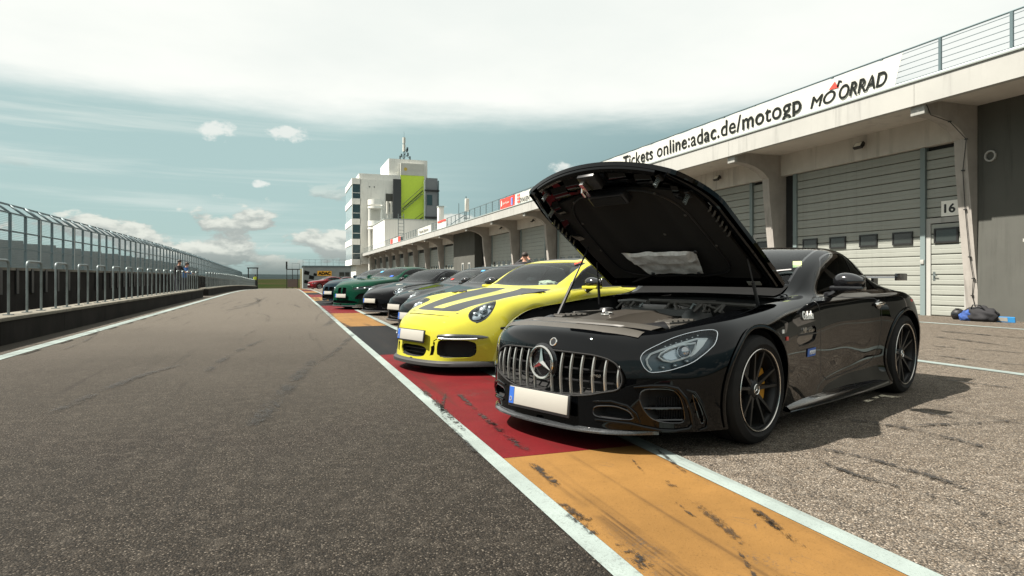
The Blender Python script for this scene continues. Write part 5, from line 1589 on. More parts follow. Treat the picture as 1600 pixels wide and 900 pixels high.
# roof panel carbon black, rear deck lid joint
f_roof = plan(lambda y: 1.76 + 0.16 * y**2, lambda y: 2.12 + 0.05 * y**2, lambda x: 0.50 + 0 * x, 1.1)
shutpanel(H, f_roof, 'roof_panel', M_GLOSS, gap=0.003)
# fuel flap and vent in the wing behind the front wheel
f_vent = lambda c: np.maximum(poly_sd(np.stack([c[:, 0], c[:, 2]], 1), smooth_poly([(0.52, 0.60), (0.60, 0.66), (0.90, 0.70), (0.90, 0.585), (0.70, 0.56), (0.58, 0.56)], 1)), 0.5 - np.abs(c[:, 1]))
for sd in (-1, 1):
    vb = H.take(lambda c, sd=sd: np.maximum(f_vent(c), -sd * c[:, 1]), 0.003)
    H.obj(vb, 'wing_vent', [M_GLOSS, M_SEAM], offset=-0.012, lip=-0.012)
b = MB(); 
for sd in (-1, 1):
    b = MB(); b.box(0.60, 0.885, sd * 0.925 - 0.006, sd * 0.925 + 0.006, 0.625, 0.637, bev=0.003); b.build('vent_fin', M_CHROME if False else M_TRIM, H.root)
body = H.obj(H.bm, 'body', [P_BLACK, M_SEAM], lip=0.018)
H.bm.free()
underbody(H, -0.45, 3.3, 0.72, 0.115)
interior(H, 1.25, 1.95, 0.30, 0.93, 0.74)
# wheels
for sd in (-1, 1):
    add_wheel(H, 0.0, sd, 0.975, 0.338, 0.275, 0.252, 'twin', 0.25, 0.0, True)
    add_wheel(H, 2.63, sd, 0.985, 0.352, 0.315, 0.266, 'twin', 0.7, 0.0, True)
# ---- grille
gb = MB(); n = 64
gP = f_gr.P
pts = [H.snap(Vector(f_gr.c + f_gr.e1 * p[0] + f_gr.e2 * p[1]))[0] for p in gP]
m_ = len(pts)
inner = [Vector((p.x + 0.13, p.y * 0.96, p.z * 0.98 + 0.01)) for p in pts]
gb.add(pts + inner + [Vector((-0.70, 0, 0.48))], [(i, (i + 1) % m_, m_ + (i + 1) % m_, m_ + i) for i in range(m_)] + [(m_ + i, m_ + (i + 1) % m_, 2 * m_) for i in range(m_)])
grille = gb.build('grille', M_UNDER, H.root)
b = MB(); b.tube(pts, 0.005, 6, closed=True); b.build('grille_surround', M_UNDER, grille)
M_BAR = mat('satin_chrome_bar', (0.60, 0.59, 0.56), 0.28, 0.75)
ys_g = np.linspace(-0.60, 0.60, 17)
def grille_span(y):
    hs_ = [H.snap((-2.5, y, z), (1, 0, 0))[0] for z in np.linspace(0.2, 0.78, 117)]
    dd = f_gr(np.array([tuple(h) for h in hs_]))
    return [(h.z, h.x) for h, d_ in zip(hs_, dd) if d_ < -0.004]
for y_ in ys_g:
    ok = grille_span(y_)
    if len(ok) < 6: continue
    if abs(y_) < 0.05: continue
    z0, z1 = ok[0][0], ok[-1][0]
    P = []
    for k in range(9):
        z = z0 + (z1 - z0) * k / 8; x = float(np.interp(z, [o[0] for o in ok], [o[1] for o in ok])) + 0.012 - 0.012 * math.sin(math.pi * k / 8)
        P.append([(x + 0.016, y_ - 0.006, z), (x + 0.001, y_ - 0.0045, z), (x - 0.003, y_, z), (x + 0.001, y_ + 0.0045, z), (x + 0.016, y_ + 0.006, z)])
    b = MB(); b.grid(P, smooth=False); b.build('grille_bar', M_BAR, grille)
for z in (0.40, 0.47, 0.54, 0.60):
    P = []
    for y_ in np.linspace(-0.60, 0.60, 25):
        h, nn_ = H.snap((-2.5, y_, z), (1, 0, 0))
        if f_gr(np.array([tuple(h)]))[0] < 0: P.append((h.x + 0.06, y_, z))
    if len(P) > 3:
        b = MB(); b.tube(P, 0.006, 5); b.build('grille_rail', M_TRIM, grille)
# star emblem in the grille
hs, _ = H.snap((-2.5, 0, 0.50), (1, 0, 0))
star = MB(); R0 = 0.098
Mx = Matrix.Translation((hs.x - 0.012, 0.0, 0.495)) @ Matrix(((0, 0, -1, 0), (-1, 0, 0, 0), (0, 1, 0, 0), (0, 0, 0, 1)))
star.tube([(R0 * math.cos(a), R0 * math.sin(a), 0) for a in np.linspace(0, 2 * math.pi, 40, endpoint=False)], 0.0085, 8, closed=True, M=Mx)
for k in range(3):
    a = math.pi / 2 + k * 2 * math.pi / 3
    star.add([(0.021 * math.cos(a + 1.047), 0.021 * math.sin(a + 1.047), 0), (R0 * math.cos(a), R0 * math.sin(a), 0.0), (0.021 * math.cos(a - 1.047), 0.021 * math.sin(a - 1.047), 0), (0, 0, 0.016)], [(0, 3, 1), (1, 3, 2)], M=Mx)
se = star.build('star_emblem', M_CHROME, grille, angle=30)
b = MB(); b.lathe([(0, -0.012), (R0, -0.010), (R0 + 0.022, -0.022), (R0 + 0.022, -0.05)], 40, M=Mx); b.build('emblem_disc', M_GLOSS, se)
me = text_mesh('AMG', 0.03, M_CHROME, shear=0.3, offset=0.0006); hb, _ = H.snap((-2.5, -0.40, 0.45), (1, 0, 0))
place_text(me, 'badge', grille, (hb.x - 0.004, -0.36, 0.44), (0.18, -1, 0), (0, 0, 1), (0.075, 0.016))
# badge on the nose panel
hb = H.hit(865, 534); b = MB(); _, nb_ = H.snap(hb)
Mb = Matrix.Translation(hb + nb_ * 0.001) @ nb_.to_track_quat('Z', 'Y').to_matrix().to_4x4()
b.lathe([(0.020, 0.001), (0.022, 0.004), (0.027, 0.004), (0.029, 0.0)], 24, M=Mb); nbd = b.build('nose_badge', M_CHROME, H.root)
b = MB(); b.lathe([(0, 0.002), (0.020, 0.002)], 20, M=Mb); b.build('badge_disc', M_GLOSS, nbd)
# ---- lower bumper: intake boxes with fins, plate, splitter
def openbox(f, mirror, depth, name, m, axis=(1, 0, 0)):
    s_ = -1 if mirror else 1
    P = [Vector(f.c + f.e1 * p[0] + f.e2 * p[1]) for p in f.P]
    P = [H.snap(p)[0] for p in P]
    P = [Vector((p.x, p.y * s_, p.z)) for p in P]
    k = len(P); b = MB(); ax = Vector((axis[0], axis[1] * s_, axis[2]))
    Q = [p + ax * depth for p in P]; cen = sum(Q, Vector()) / k; Q = [cen + (q - cen) * 0.92 for q in Q]
    b.add(P + Q, [(i, (i + 1) % k, k + (i + 1) % k, k + i) for i in range(k)] + [[k + i for i in range(k)]])
    o = b.build(name, m, H.root)
    b = MB(); b.tube(P, 0.004, 6, closed=True); b.build('opening_rim', M_GLOSS, o)
    return o, P
for mi_ in (False, True):
    s_ = -1 if mi_ else 1
    o, P = openbox(f_int, mi_, 0.10, 'air_intake', M_UNDER, (1, 0.25, 0))
    ymin, ymax = min(p.y for p in P), max(p.y for p in P)
    for z in (0.205, 0.275):
        Q = []
        for y_ in np.linspace(ymin, ymax, 12):
            h, _n = H.snap((-2.5, y_, z), (1, 0, 0)); Q.append((h.x + 0.015, y_, z))
        b = MB(); rows = [[(q[0], q[1], q[2] - 0.006), (q[0] - 0.006, q[1], q[2]), (q[0], q[1], q[2] + 0.006), (q[0] + 0.08, q[1], q[2] + 0.010)] for q in Q]
        b.grid(rows); b.build('intake_fin', M_GLOSS, o, angle=30)
    for y_ in np.linspace(ymin + 0.03, ymax - 0.03, 12):
        h, _n = H.snap((-2.5, y_, 0.24), (1, 0, 0))
        b = MB(); b.box(h.x + 0.085, h.x + 0.09, y_ - 0.003, y_ + 0.003, 0.16, 0.33); b.build('radiator_fin', M_TRIM, o)
    openbox(f_slot, mi_, 0.07, 'side_slot', M_UNDER, (0.5, 0.6, 0))
    openbox(f_low, mi_, 0.09, 'lower_intake', M_UNDER)
hp, _ = H.snap((-2.5, 0, 0.27), (1, 0, 0))
pl = plate(H, hp.x - 0.03, 0.262, R(6)); 
b = MB(); rows = []    # splitter lip that follows the nose
for y_ in np.linspace(-0.70, 0.70, 35):
    h, _n = H.snap((-3.0, y_, 0.15), (1, 0, 0))
    ext = 0.045 * (1 - (abs(y_) / 0.70) ** 4)
    rows.append([(h.x + 0.08, y_, 0.150), (h.x - ext * 0.7, y_, 0.142), (h.x - ext, y_, 0.132), (h.x - ext, y_, 0.122), (h.x + 0.10, y_, 0.118)])
b.grid(rows, smooth=False); b.build('front_splitter', M_CARBON, H.root)
# sculpted blades of the bumper: glossy raised edges
def blade(P, r_, name, lift=0.004):
    for sd in (-1, 1):
        Q = []
        for a_, b_ in P:
            q = H.hit(a_, b_); _, n_ = H.snap(q); q = q + n_ * lift; Q.append(Vector((q.x, q.y * (1 if sd < 0 else -1), q.z)))
        m = MB(); m.tube(Q, r_, 8); m.build(name, P_BLACK, H.root, angle=80)
blade([(990, 605), (1015, 603), (1040, 603), (1058, 607), (1071, 622), (1079, 642), (1083, 662), (1076, 670), (1055, 673), (1030, 672), (1005, 667), (985, 662), (960, 659), (930, 655)], [0.006, 0.010, 0.012, 0.013, 0.014, 0.014, 0.014, 0.013, 0.012, 0.012, 0.012, 0.012, 0.010, 0.006], 'bumper_blade')
blade([(927, 627), (955, 627), (980, 634), (993, 646), (1000, 660)], [0.005, 0.009, 0.010, 0.010, 0.006], 'jaw_edge')
blade([(1072, 609), (1085, 613), (1096, 630), (1106, 655), (1104, 668), (1092, 672)], [0.005, 0.009, 0.010, 0.010, 0.009, 0.005], 'corner_blade')
# side skirts
for sd in (-1, 1):
    b = MB(); rows = []
    for k, x in enumerate(np.linspace(0.42, 2.22, 24)):
        f = k / 23; o_ = 0.03 * math.sin(math.pi * f) + 0.012 * f
        rows.append([(x, sd * 0.90, 0.20), (x, sd * (0.925 + o_), 0.175), (x, sd * (0.955 + o_), 0.150), (x, sd * (0.96 + o_), 0.138), (x, sd * 0.86, 0.118)])
    b.grid(rows); b.build('side_skirt', M_GLOSS, H.root, angle=35)
mirror_pair(H, 1.31, 0.99, 1.0, M_GLOSS, M_GLOSS, M_GLOSS, sc=0.80)
# rear wing on two stands
b = MB(); rows = []
for y_ in np.linspace(-0.74, 0.74, 23):
    rows.append([(3.10, y_, 1.020), (3.16, y_, 1.040), (3.26, y_, 1.050), (3.38, y_, 1.058), (3.37, y_, 1.044), (3.24, y_, 1.024), (3.10, y_, 1.020)])
b.grid(rows); wing = b.build('rear_wing', M_GLOSS, H.root, angle=50)
for sd in (-1, 1):
    b = MB(); b.box(3.09, 3.40, sd * 0.75 - 0.010, sd * 0.75 + 0.010, 0.995, 1.066, bev=0.008); b.build('end_plate', M_GLOSS, wing)
    b = MB(); b.box(3.16, 3.28, sd * 0.52 - 0.012, sd * 0.52 + 0.012, 0.84, 1.03); b.build('wing_stand', M_GLOSS, wing)
# tail lamps just reach round the corner
for sd in (-1, 1):
    h, n_ = H.snap((3.30, sd * 1.6, 0.80), (0, -sd, 0)); blob('tail_lamp', h, (0.10, 0.02, 0.035), M_REDL, H.root, None, 2)
h, n_ = H.snap((2.78, -1.6, 0.82), (0, 1, 0)); b = MB(); b.box(h.x - 0.03, h.x + 0.03, h.y - 0.004, h.y + 0.002, h.z - 0.012, h.z + 0.012); b.build('side_reflector', M_REDL, H.root)
# ---- headlamps
def headlamp(bm_in, sd, f):
    g = empty('headlight', (0, 0, 0), 0, H.root)
    # housing: the cut-out pushed inwards, lens: the cut-out itself
    hb = bm_in.copy()
    nl = hb.verts.layers.float_vector['n']
    for v in hb.verts: v.co -= Vector(v[nl]) * 0.055
    for v in hb.verts: v[nl] = v[nl]
    H.obj(hb, 'lamp_housing', [M_LAMPIN, M_SEAM], g, lip=-0.052)
    H.obj(bm_in, 'lamp_lens', [M_LENS, M_SEAM], g)
    def on(u, v_, dep):
        p = Vector(f.c + f.e1 * u + f.e2 * v_); p.y *= 1
        h, n_ = H.snap(p); q = h - n_ * dep
        return Vector((q.x, q.y * (1 if sd < 0 else -1), q.z))
    P_ = [on(p[0], p[1], -0.001) for p in f.P]
    b = MB(); b.tube(P_, 0.0022, 5, closed=True); b.build('lamp_bezel', M_REFL, g)
    A = np.array(f.P); u0, u1 = A[:, 0].min(), A[:, 0].max(); v0, v1 = A[:, 1].min(), A[:, 1].max()
    return g, on, A
for bmh, sd in ((lampin_L, -1), (lampin_R, 1)):
    g, on, A = headlamp(bmh, sd, f_lamp)
    # pixel measured features, put on the lamp surface at depth
    def feat(P, dep):
        out = []
        for a, b_ in P:
            h = H.hit(a, b_); _, n_ = H.snap(h); q = h - n_ * dep; out.append(Vector((q.x, q.y * (1 if sd < 0 else -1), q.z)))
        return out
    b = MB(); b.tube(feat([(1019,579),(1013,570),(1011,561),(1018,552),(1035,545),(1060,536),(1090,527),(1106,527)], 0.022), 0.0065, 6); b.build('light_guide', M_DRL, g)
    ring_ = feat([(1030,557),(1034,551),(1048,543),(1066,537),(1088,534),(1088,543),(1082,554),(1066,561),(1050,565),(1038,563)], 0.02)
    b = MB(); b.tube(ring_, 0.006, 6, closed=True); b.build('lamp_ring', M_DRL, g)
    b = MB(); k = len(ring_); c_ = sum(ring_, Vector()) / k; _, n_ = H.snap(Vector((c_.x, -abs(c_.y), c_.z))); n_ = Vector((n_.x, n_.y * (1 if sd < 0 else -1), n_.z)); back = [c_ + (q - c_) * 0.7 - n_ * 0.03 for q in ring_]
    b.add(ring_ + back, [(i, (i + 1) % k, k + (i + 1) % k, k + i) for i in range(k)] + [[k + i for i in range(k)]]); b.build('reflector', M_REFL, g)
    pc = feat([(1071, 548)], 0.028)[0]
    bm_ = bmesh.new(); bmesh.ops.create_uvsphere(bm_, u_segments=20, v_segments=12, radius=0.036); b = MB(); b.bm(bm_, 0, Matrix.Translation(pc), True); b.build('projector', glass_mat('projector_lens', (0.5, 0.55, 0.6), 0.25), g)
    b = MB(); b.tube([pc + n_ * 0.004 + Vector((0, 0, 0)) for _ in range(1)] * 2 if False else [pc, pc - n_ * 0.05], 0.040, 16); b.build('projector_barrel', M_REFL, g)
    wedge = feat([(1092,528),(1108,526),(1100,540),(1088,553),(1080,558),(1088,545)], 0.018)
    b = MB(); b.add(wedge, [list(range(len(wedge)))]); b.build('reflector_wedge', M_DRL, g)
    for q in ((1038,574),(1057,571),(1076,564)):
        c0 = feat([q], 0.03)[0]; blob('led_cup', c0, (0.018, 0.018, 0.012), M_REFL, g, None, 2)
    dots = feat([(1040 + i * 8.5, 540 - i * 2.9) for i in range(7)], 0.012)
    b = MB()
    for q in dots: b.box(q.x - 0.003, q.x + 0.003, q.y - 0.003, q.y + 0.003, q.z - 0.003, q.z + 0.003)
    b.build('led_row', M_DRL, g)
# ---- bonnet, swung up about its rear edge
HINGE = Vector((0.77, 0, 0.878)); HOOD_ANG = R(38.3)
HLIFT = Vector((-0.03, 0, 0.085))
hood = empty('bonnet', HINGE + HLIFT, 0, H.root); hood.rotation_euler = (0, HOOD_ANG, 0)
def hood_piece(bm, name, m, off, lip=None, shrink=0.0, flip=False):
    q = bm.copy(); nl = q.verts.layers.float_vector['n']
    for v in q.verts:
        v.co -= Vector(v[nl]) * off
        v.co -= HINGE
        if flip: v[nl] = -Vector(v[nl])
    if flip: bmesh.ops.reverse_faces(q, faces=q.faces[:])
    o = H.obj(q, name, m, hood, lip=lip)
    return o
hood_piece(hood_bm, 'bonnet_skin', [P_BLACK, M_SEAM], 0.0, lip=0.030)
hood_piece(hood_bm, 'bonnet_inner_skin', [P_BLACK, M_SEAM], 0.012, flip=True)
# padded liner with raised ribs
liner_f = lambda c: np.maximum.reduce([f_hood(c) + 0.12, -0.47 + 0.25 * c[:, 1]**2 - c[:, 0], c[:, 0] - 0.62])
q = hood_bm.copy(); H.iso(q, liner_f); ins = H.inside(q, liner_f); lb = H.sub(q, ins); q.free()
nl = lb.verts.layers.float_vector['n']
for v in lb.verts:
    y_ = v.co.y; rib = 0.016 * (math.exp(-((abs(y_) - 0.30) / 0.05) ** 2)) + 0.008 * math.exp(-(y_ / 0.08) ** 2)
    v.co -= Vector(v[nl]) * (0.034 - rib)
    v.co -= HINGE
for v in lb.verts: v[nl] = Vector((0, 0, -1))
bmesh.ops.reverse_faces(lb, faces=lb.faces[:])
lb.normal_update()
for v in lb.verts: v[nl] = v.normal
H.obj(lb, 'bonnet_liner', mat('bonnet_felt', (0.010, 0.009, 0.0085), 0.95, bump=0.2, bscale=80), hood, lip=0.02)
def under(x, y, dep):
    h, n_ = H.snap((x, y, 2.0), (0, 0, -1)); return h - n_ * dep - HINGE, n_
# frame channel round the liner: raised glossy rails
for sd in (-1, 1):
    b = MB(); P = [under(x, sd * (float(HW(np.array(x))) - 0.055), 0.035)[0] for x in np.linspace(-0.62, 0.70, 18)]; b.tube(P, 0.020, 8); b.build('frame_rail', P_BLACK, hood)
b = MB(); P = [under(-0.715 + 0.33 * y_**2, y_, 0.035)[0] for y_ in np.linspace(-0.52, 0.52, 20)]; b.tube(P, 0.026, 8); b.build('front_rail', P_BLACK, hood)
for (xa, xb, ya, yb, tl) in ((-0.66, -0.52, 0.10, 0.27, 0.25), (-0.60, -0.46, 0.30, 0.44, 0.5), (-0.66, -0.52, -0.28, -0.10, -0.2), (-0.60, -0.46, -0.45, -0.31, -0.45), (-0.44, -0.28, 0.50, 0.56, 0.6), (-0.22, 0.05, 0.58, 0.64, 0.6), (-0.44, -0.28, -0.56, -0.50, -0.6)):
    P = [[under(x, y_, 0.030 + 0.03 * math.sin(math.pi * (x - xa) / (xb - xa)) + 0.02 * tl * (y_ - ya) / (yb - ya))[0] for y_ in np.linspace(ya, yb, 5)] for x in np.linspace(xa, xb, 6)]
    b = MB(); b.grid([r_[::-1] for r_ in P], smooth=False); b.build('frame_pressing', P_BLACK, hood)
eb = MB(); LP = []
for k in range(60):
    a_ = 2 * math.pi * k / 60; ux, uy = math.cos(a_), math.sin(a_)
    LP.append(under(0.06 + 0.52 * math.copysign(abs(ux) ** 0.45, ux), 0.585 * math.copysign(abs(uy) ** 0.5, uy) * (0.86 + 0.14 * ux), 0.040)[0])
eb.tube(LP, 0.006, 5, closed=True); eb.build('liner_edge', M_TRIM, hood)
# latch, air duct, clips, springs, foil shield
c0, _ = under(-0.68, 0.0, 0.05)
b = MB(); b.box(c0.x - 0.03, c0.x + 0.10, -0.075, 0.075, c0.z - 0.045, c0.z + 0.02, bev=0.01); b.build('latch_housing', M_TRIM, hood)
b = MB(); b.tube([c0 + Vector((0.02, 0.05, -0.04)), c0 + Vector((0.06, 0.05, -0.10)), c0 + Vector((0.10, 0.05, -0.10))], 0.008, 6); b.box(c0.x + 0.0, c0.x + 0.12, 0.015, 0.045, c0.z - 0.085, c0.z - 0.055); b.build('latch_hook', M_CHROME, hood)
c1, _ = under(-0.43, -0.02, 0.05)
b = MB(); b.box(c1.x - 0.05, c1.x + 0.05, -0.17, 0.15, c1.z - 0.05, c1.z + 0.02, bev=0.012); d_ = b.build('air_duct', M_TRIM, hood)
b = MB(); b.box(c1.x - 0.035, c1.x + 0.035, -0.15, 0.13, c1.z - 0.054, c1.z - 0.051); b.build('duct_mouth', M_UNDER, d_)
for sd in (-1, 1):
    for (xx, yy_) in ((-0.56, 0.50), (-0.36, 0.60)):
        p_, _ = under(xx, sd * yy_, 0.03); b = MB()
        b.tube([p_ + Vector((0.013 * math.cos(t * 9), 0.013 * math.sin(t * 9), -t * 0.02)) for t in np.linspace(0, 4.2, 50)], 0.003, 5); b.build('buffer_spring', M_STEEL, hood)
        b = MB(); b.box(p_.x - 0.03, p_.x + 0.03, p_.y - 0.02, p_.y + 0.02, p_.z - 0.015, p_.z + 0.02, bev=0.006); b.build('hinge_bracket', M_TRIM, hood)
    b = MB()
    for k in range(6):
        p_, _ = under(-0.25 + k * 0.055, sd * 0.69, 0.05); b.tube([p_ + Vector((0, -0.02, 0)), p_ + Vector((0.03, 0, -0.012)), p_ + Vector((0.05, 0.025, 0))], 0.007, 5)
    b.build('cable_loom', M_COVERL, hood)
for (xx, yy_) in ((-0.40, 0.36), (-0.40, -0.36), (-0.15, 0.46), (-0.15, -0.46), (0.2, 0.52), (0.2, -0.52), (-0.42, 0.12), (0.05, -0.18), (0.35, 0.30)):
    p_, _ = under(xx, yy_, 0.04); b = MB(); b.lathe([(0, -0.006), (0.008, -0.005), (0.012, 0.0)], 10, M=Matrix.Translation(p_)); b.build('liner_clip', M_COVERL, hood)
# crumpled foil shield near the hinge side
b = MB(); rows = []
for i in range(15):
    row = []
    for j in range(27):
        xx = 0.24 + 0.30 * i / 14; yy_ = -0.34 + 0.68 * j / 26; yy_ *= 1.0 - 0.28 * (i / 14)
        p_, n_ = under(xx, yy_, 0.055)
        bumpy = 0.012 * noise.noise((xx * 14, yy_ * 14, 2.0)) + (0.022 if 0.25 < xx < 0.37 and -0.26 < yy_ < 0.28 else 0)
        row.append(p_ - Vector((0, 0, 1)) * bumpy)
    rows.append(row[::-1])
b.grid(rows); fs_ = b.build('heat_shield', M_ALU, hood, angle=25)
for (xx, yy_) in ((0.52, -0.22), (0.52, 0.20), (0.24, -0.34)):
    p_, _ = under(xx, yy_, 0.062); b = MB(); b.lathe([(0, -0.01), (0.012, -0.008), (0.016, 0)], 10, M=Matrix.Translation(p_)); b.build('shield_bolt', M_TRIM, fs_)
p_, _ = under(0.66, -0.60, 0.05); b = MB(); b.box(p_.x - 0.02, p_.x + 0.02, p_.y - 0.05, p_.y + 0.05, p_.z - 0.004, p_.z + 0.001); b.build('info_label', M_PLATE, hood)
hood_bm.free()
# gas struts between wing and bonnet
def hoodpt(x, y, dep):
    p_, n_ = under(x, y, dep); return HINGE + HLIFT + Matrix.Rotation(HOOD_ANG, 4, 'Y') @ p_
for sd in (-1, 1):
    a = Vector((0.46, sd * 0.72, 0.80)); c = hoodpt(0.36, sd * 0.68, 0.04)
    b = MB(); mid = a.lerp(c, 0.55); b.tube([a, mid], 0.012, 8); b.tube([mid, c], 0.006, 6); b.build('gas_strut', M_TRIM, H.root)
a = Vector((-0.20, 0.60, 0.70)); c = hoodpt(0.15, 0.62, 0.04); b = MB(); b.tube([a, a.lerp(c, 0.5)], 0.013, 8); b.tube([a.lerp(c, 0.5), c], 0.007, 6); b.build('bonnet_stay', M_TRIM, H.root)
# ---- engine bay
tub = MB()
ys_ = np.linspace(-1, 1, 13)
def hw(x): return float(HW(np.array(x)))
rows = []
for x in np.linspace(-0.80, 0.80, 18):
    w_ = min(hw(x) + 0.03, 0.42 + (x + 0.80) * 1.3 if x < -0.5 else 9); zt = H.snap((x, w_ * 0.98, 2.0), (0, 0, -1))[0].z - 0.02
    rows.append([(x, -w_, zt), (x, -w_ + 0.02, zt - 0.10), (x, -w_ + 0.10, 0.45), (x, 0, 0.40), (x, w_ - 0.10, 0.45), (x, w_ - 0.02, zt - 0.10), (x, w_, zt)])
tub.grid(rows, smooth=False); bay_ = tub.build('engine_bay', M_UNDER, H.root)
b = MB(); b.box(0.79, 0.80, -0.74, 0.74, 0.45, 0.87); b.build('bulkhead', M_UNDER, bay_)
# front cover with slot
b = MB(); rows = []
for y_ in np.linspace(-0.58, 0.58, 29):
    x0 = -0.815 + 0.33 * y_**2; zt = H.snap((x0 + 0.02, y_, 2), (0, 0, -1))[0].z + 0.004
    slot = 1.0 if abs(y_ + 0.02) < 0.36 else 0.0
    rows.append([(x0 - 0.02, y_, zt - 0.02), (x0 + 0.02, y_, zt + 0.002), (x0 + 0.05, y_, zt + 0.010), (x0 + 0.065, y_, zt + 0.012 - 0.03 * slot), (x0 + 0.105, y_, zt + 0.014 - 0.03 * slot), (x0 + 0.12, y_, zt + 0.018), (x0 + 0.22, y_, zt + 0.028), (x0 + 0.26, y_, zt + 0.015), (x0 + 0.28, y_, zt - 0.05)])
b.grid(rows, smooth=False); b.build('radiator_cover', M_COVERL, bay_, angle=25)
# engine cover: two humps and a raised centre
def loftbox(name, m, stations, parent, smooth=False, dx=-0.14, dz=-0.05):
    """stations: list of (x, [(y,z)...])"""
    b = MB(); b.grid([[(x + dx, y_, z + dz) for y_, z in P] for x, P in stations], smooth=smooth); return b.build(name, m, parent, angle=28)
loftbox('engine_cover', M_COVER, [(-0.42, [(-.34,.66),(-.32,.70),(-.14,.725),(-.12,.755),(.12,.755),(.14,.725),(.32,.70),(.34,.66)]),
    (-0.40, [(-.35,.66),(-.33,.735),(-.15,.76),(-.12,.785),(.12,.785),(.15,.76),(.33,.735),(.35,.66)]),
    (-0.1, [(-.36,.66),(-.34,.775),(-.16,.805),(-.13,.825),(.13,.825),(.16,.805),(.34,.775),(.36,.66)]),
    (0.22, [(-.36,.66),(-.34,.79),(-.16,.825),(-.13,.84),(.13,.84),(.16,.825),(.34,.79),(.36,.66)]),
    (0.27, [(-.35,.66),(-.33,.76),(-.15,.79),(-.12,.80),(.12,.80),(.15,.79),(.33,.76),(.35,.66)]), (0.29, [(-.35,.6)]*8)], bay_)
Ms = Matrix.Translation((-0.31, 0.0, 0.776)) @ Matrix.Rotation(R(-7), 4, 'Y')
b = MB(); b.lathe([(0.036, 0), (0.040, 0.006), (0.044, 0)], 22, M=Ms)
for k in range(3):
    a = math.pi + k * 2 * math.pi / 3; b.add([(0.009 * math.cos(a + 1.05), 0.009 * math.sin(a + 1.05), 0.003), (0.04 * math.cos(a), 0.04 * math.sin(a), 0.003), (0.009 * math.cos(a - 1.05), 0.009 * math.sin(a - 1.05), 0.003), (0, 0, 0.009)], [(0, 3, 1), (1, 3, 2)], M=Ms)
b.build('cover_emblem', M_CHROME, bay_)
for sd in (-1, 1):
    b = MB(); b.box(-0.36, 0.02, sd * 0.47 - 0.085, sd * 0.47 + 0.085, 0.63, 0.73, bev=0.018); b.box(-0.33, -0.02, sd * 0.47 - 0.06, sd * 0.47 + 0.06, 0.725, 0.745, bev=0.008)
    for k in range(5): b.box(-0.30 + k * 0.06, -0.28 + k * 0.06, sd * 0.47 - 0.055, sd * 0.47 + 0.055, 0.742, 0.752)
    b.build('air_filter_box', M_COVERL, bay_)
    b = MB(); b.tube([(-0.35, sd * 0.50, 0.70), (-0.45, sd * 0.46, 0.69), (-0.50, sd * 0.38, 0.68)], 0.05, 12); b.build('intake_hose', M_TRIM, bay_)
    b = MB(); b.tube([(0.30, sd * 0.10, 0.84), (0.45, sd * 0.35, 0.84), (0.60, sd * 0.62, 0.82)], 0.016, 8); b.build('strut_brace', M_COVERL, bay_)
    b = MB(); b.lathe([(0, 0.06), (0.05, 0.055), (0.07, 0.03), (0.085, 0)], 20, M=Matrix.Translation((0.35, sd * 0.55, 0.72))); b.build('damper_top', M_TRIM, bay_)
loftbox('rear_intake_cover', mat('satin_grey_cover', (0.09, 0.095, 0.093), 0.35, 0.2), [(0.32, [(-.30,.72),(-.28,.80),(.28,.80),(.30,.72)]), (0.36, [(-.33,.72),(-.29,.842),(.29,.842),(.33,.72)]), (0.62, [(-.36,.72),(-.31,.862),(.31,.862),(.36,.72)]), (0.66, [(-.36,.70),(-.31,.82),(.31,.82),(.36,.70)])], bay_)
b = MB(); b.tube([(0.62, -0.36, 0.74), (0.60, -0.30, 0.835), (0.60, 0.30, 0.835), (0.62, 0.36, 0.74)], 0.017, 8); b.build('cross_brace', M_COVERL, bay_)
rnd = random.Random(4)
for k in range(16):
    x_, y_ = rnd.uniform(0.24, 0.34), rnd.uniform(-0.5, 0.5)
    b = MB(); b.tube([(x_, y_, 0.78), (x_ + 0.03, y_ + rnd.uniform(-.05, .05), 0.83), (x_ + 0.08, y_ + rnd.uniform(-.1, .1), 0.80)], rnd.uniform(0.008, 0.016), 6); b.build('fitting', rnd.choice([M_STEEL, M_COVERL, M_COVERL]), bay_)
for k in range(14):
    x_ = rnd.uniform(-0.6, 0.5); sd = rnd.choice((-1, 1)); y_ = sd * rnd.uniform(0.40, 0.58)
    b = MB(); b.tube([(x_, y_, 0.62), (x_ + rnd.uniform(-.1, .1), y_ * 1.03, 0.70), (x_ + 0.15, y_ * 0.98, 0.68), (x_ + 0.25, y_, 0.6)], rnd.uniform(0.008, 0.02), 6); b.build('hose', rnd.choice([M_TRIM, M_COVERL, M_TRIM]), bay_)
# far inner wing plate
b = MB(); b.box(-0.05, 0.45, 0.54, 0.575, 0.68, 0.76, bev=0.01); b.build('inner_wing_plate', M_COVERL, bay_)
# wipers and cowl
b = MB(); b.grid([[(0.80, y_, H.snap((0.82, y_, 2), (0, 0, -1))[0].z + 0.004), (0.90, y_, H.snap((0.90, y_, 2), (0, 0, -1))[0].z + 0.006), (0.99 + 0.08 * y_**2, y_, H.snap((0.99 + 0.08 * y_**2, y_, 2), (0, 0, -1))[0].z + 0.003)] for y_ in np.linspace(-0.66, 0.66, 21)]); b.build('cowl_panel', mat('cowl_plastic', (0.006, 0.006, 0.006), 0.8, spec=0.1), H.root)
for (y0, y1) in ((-0.05, -0.62), (0.62, 0.08)):
    P = [H.snap((1.03 + 0.14 * f, y0 + (y1 - y0) * f, 2), (0, 0, -1))[0] + Vector((0, 0, 0.02)) for f in np.linspace(0, 1, 8)]
    b = MB(); b.tube(P, 0.010, 6); b.tube([P[0] + Vector((-0.05, 0.04, -0.02)), P[0], P[4] + Vector((0, 0, 0.012))], 0.012, 6); b.build('wiper', M_TRIM, H.root)
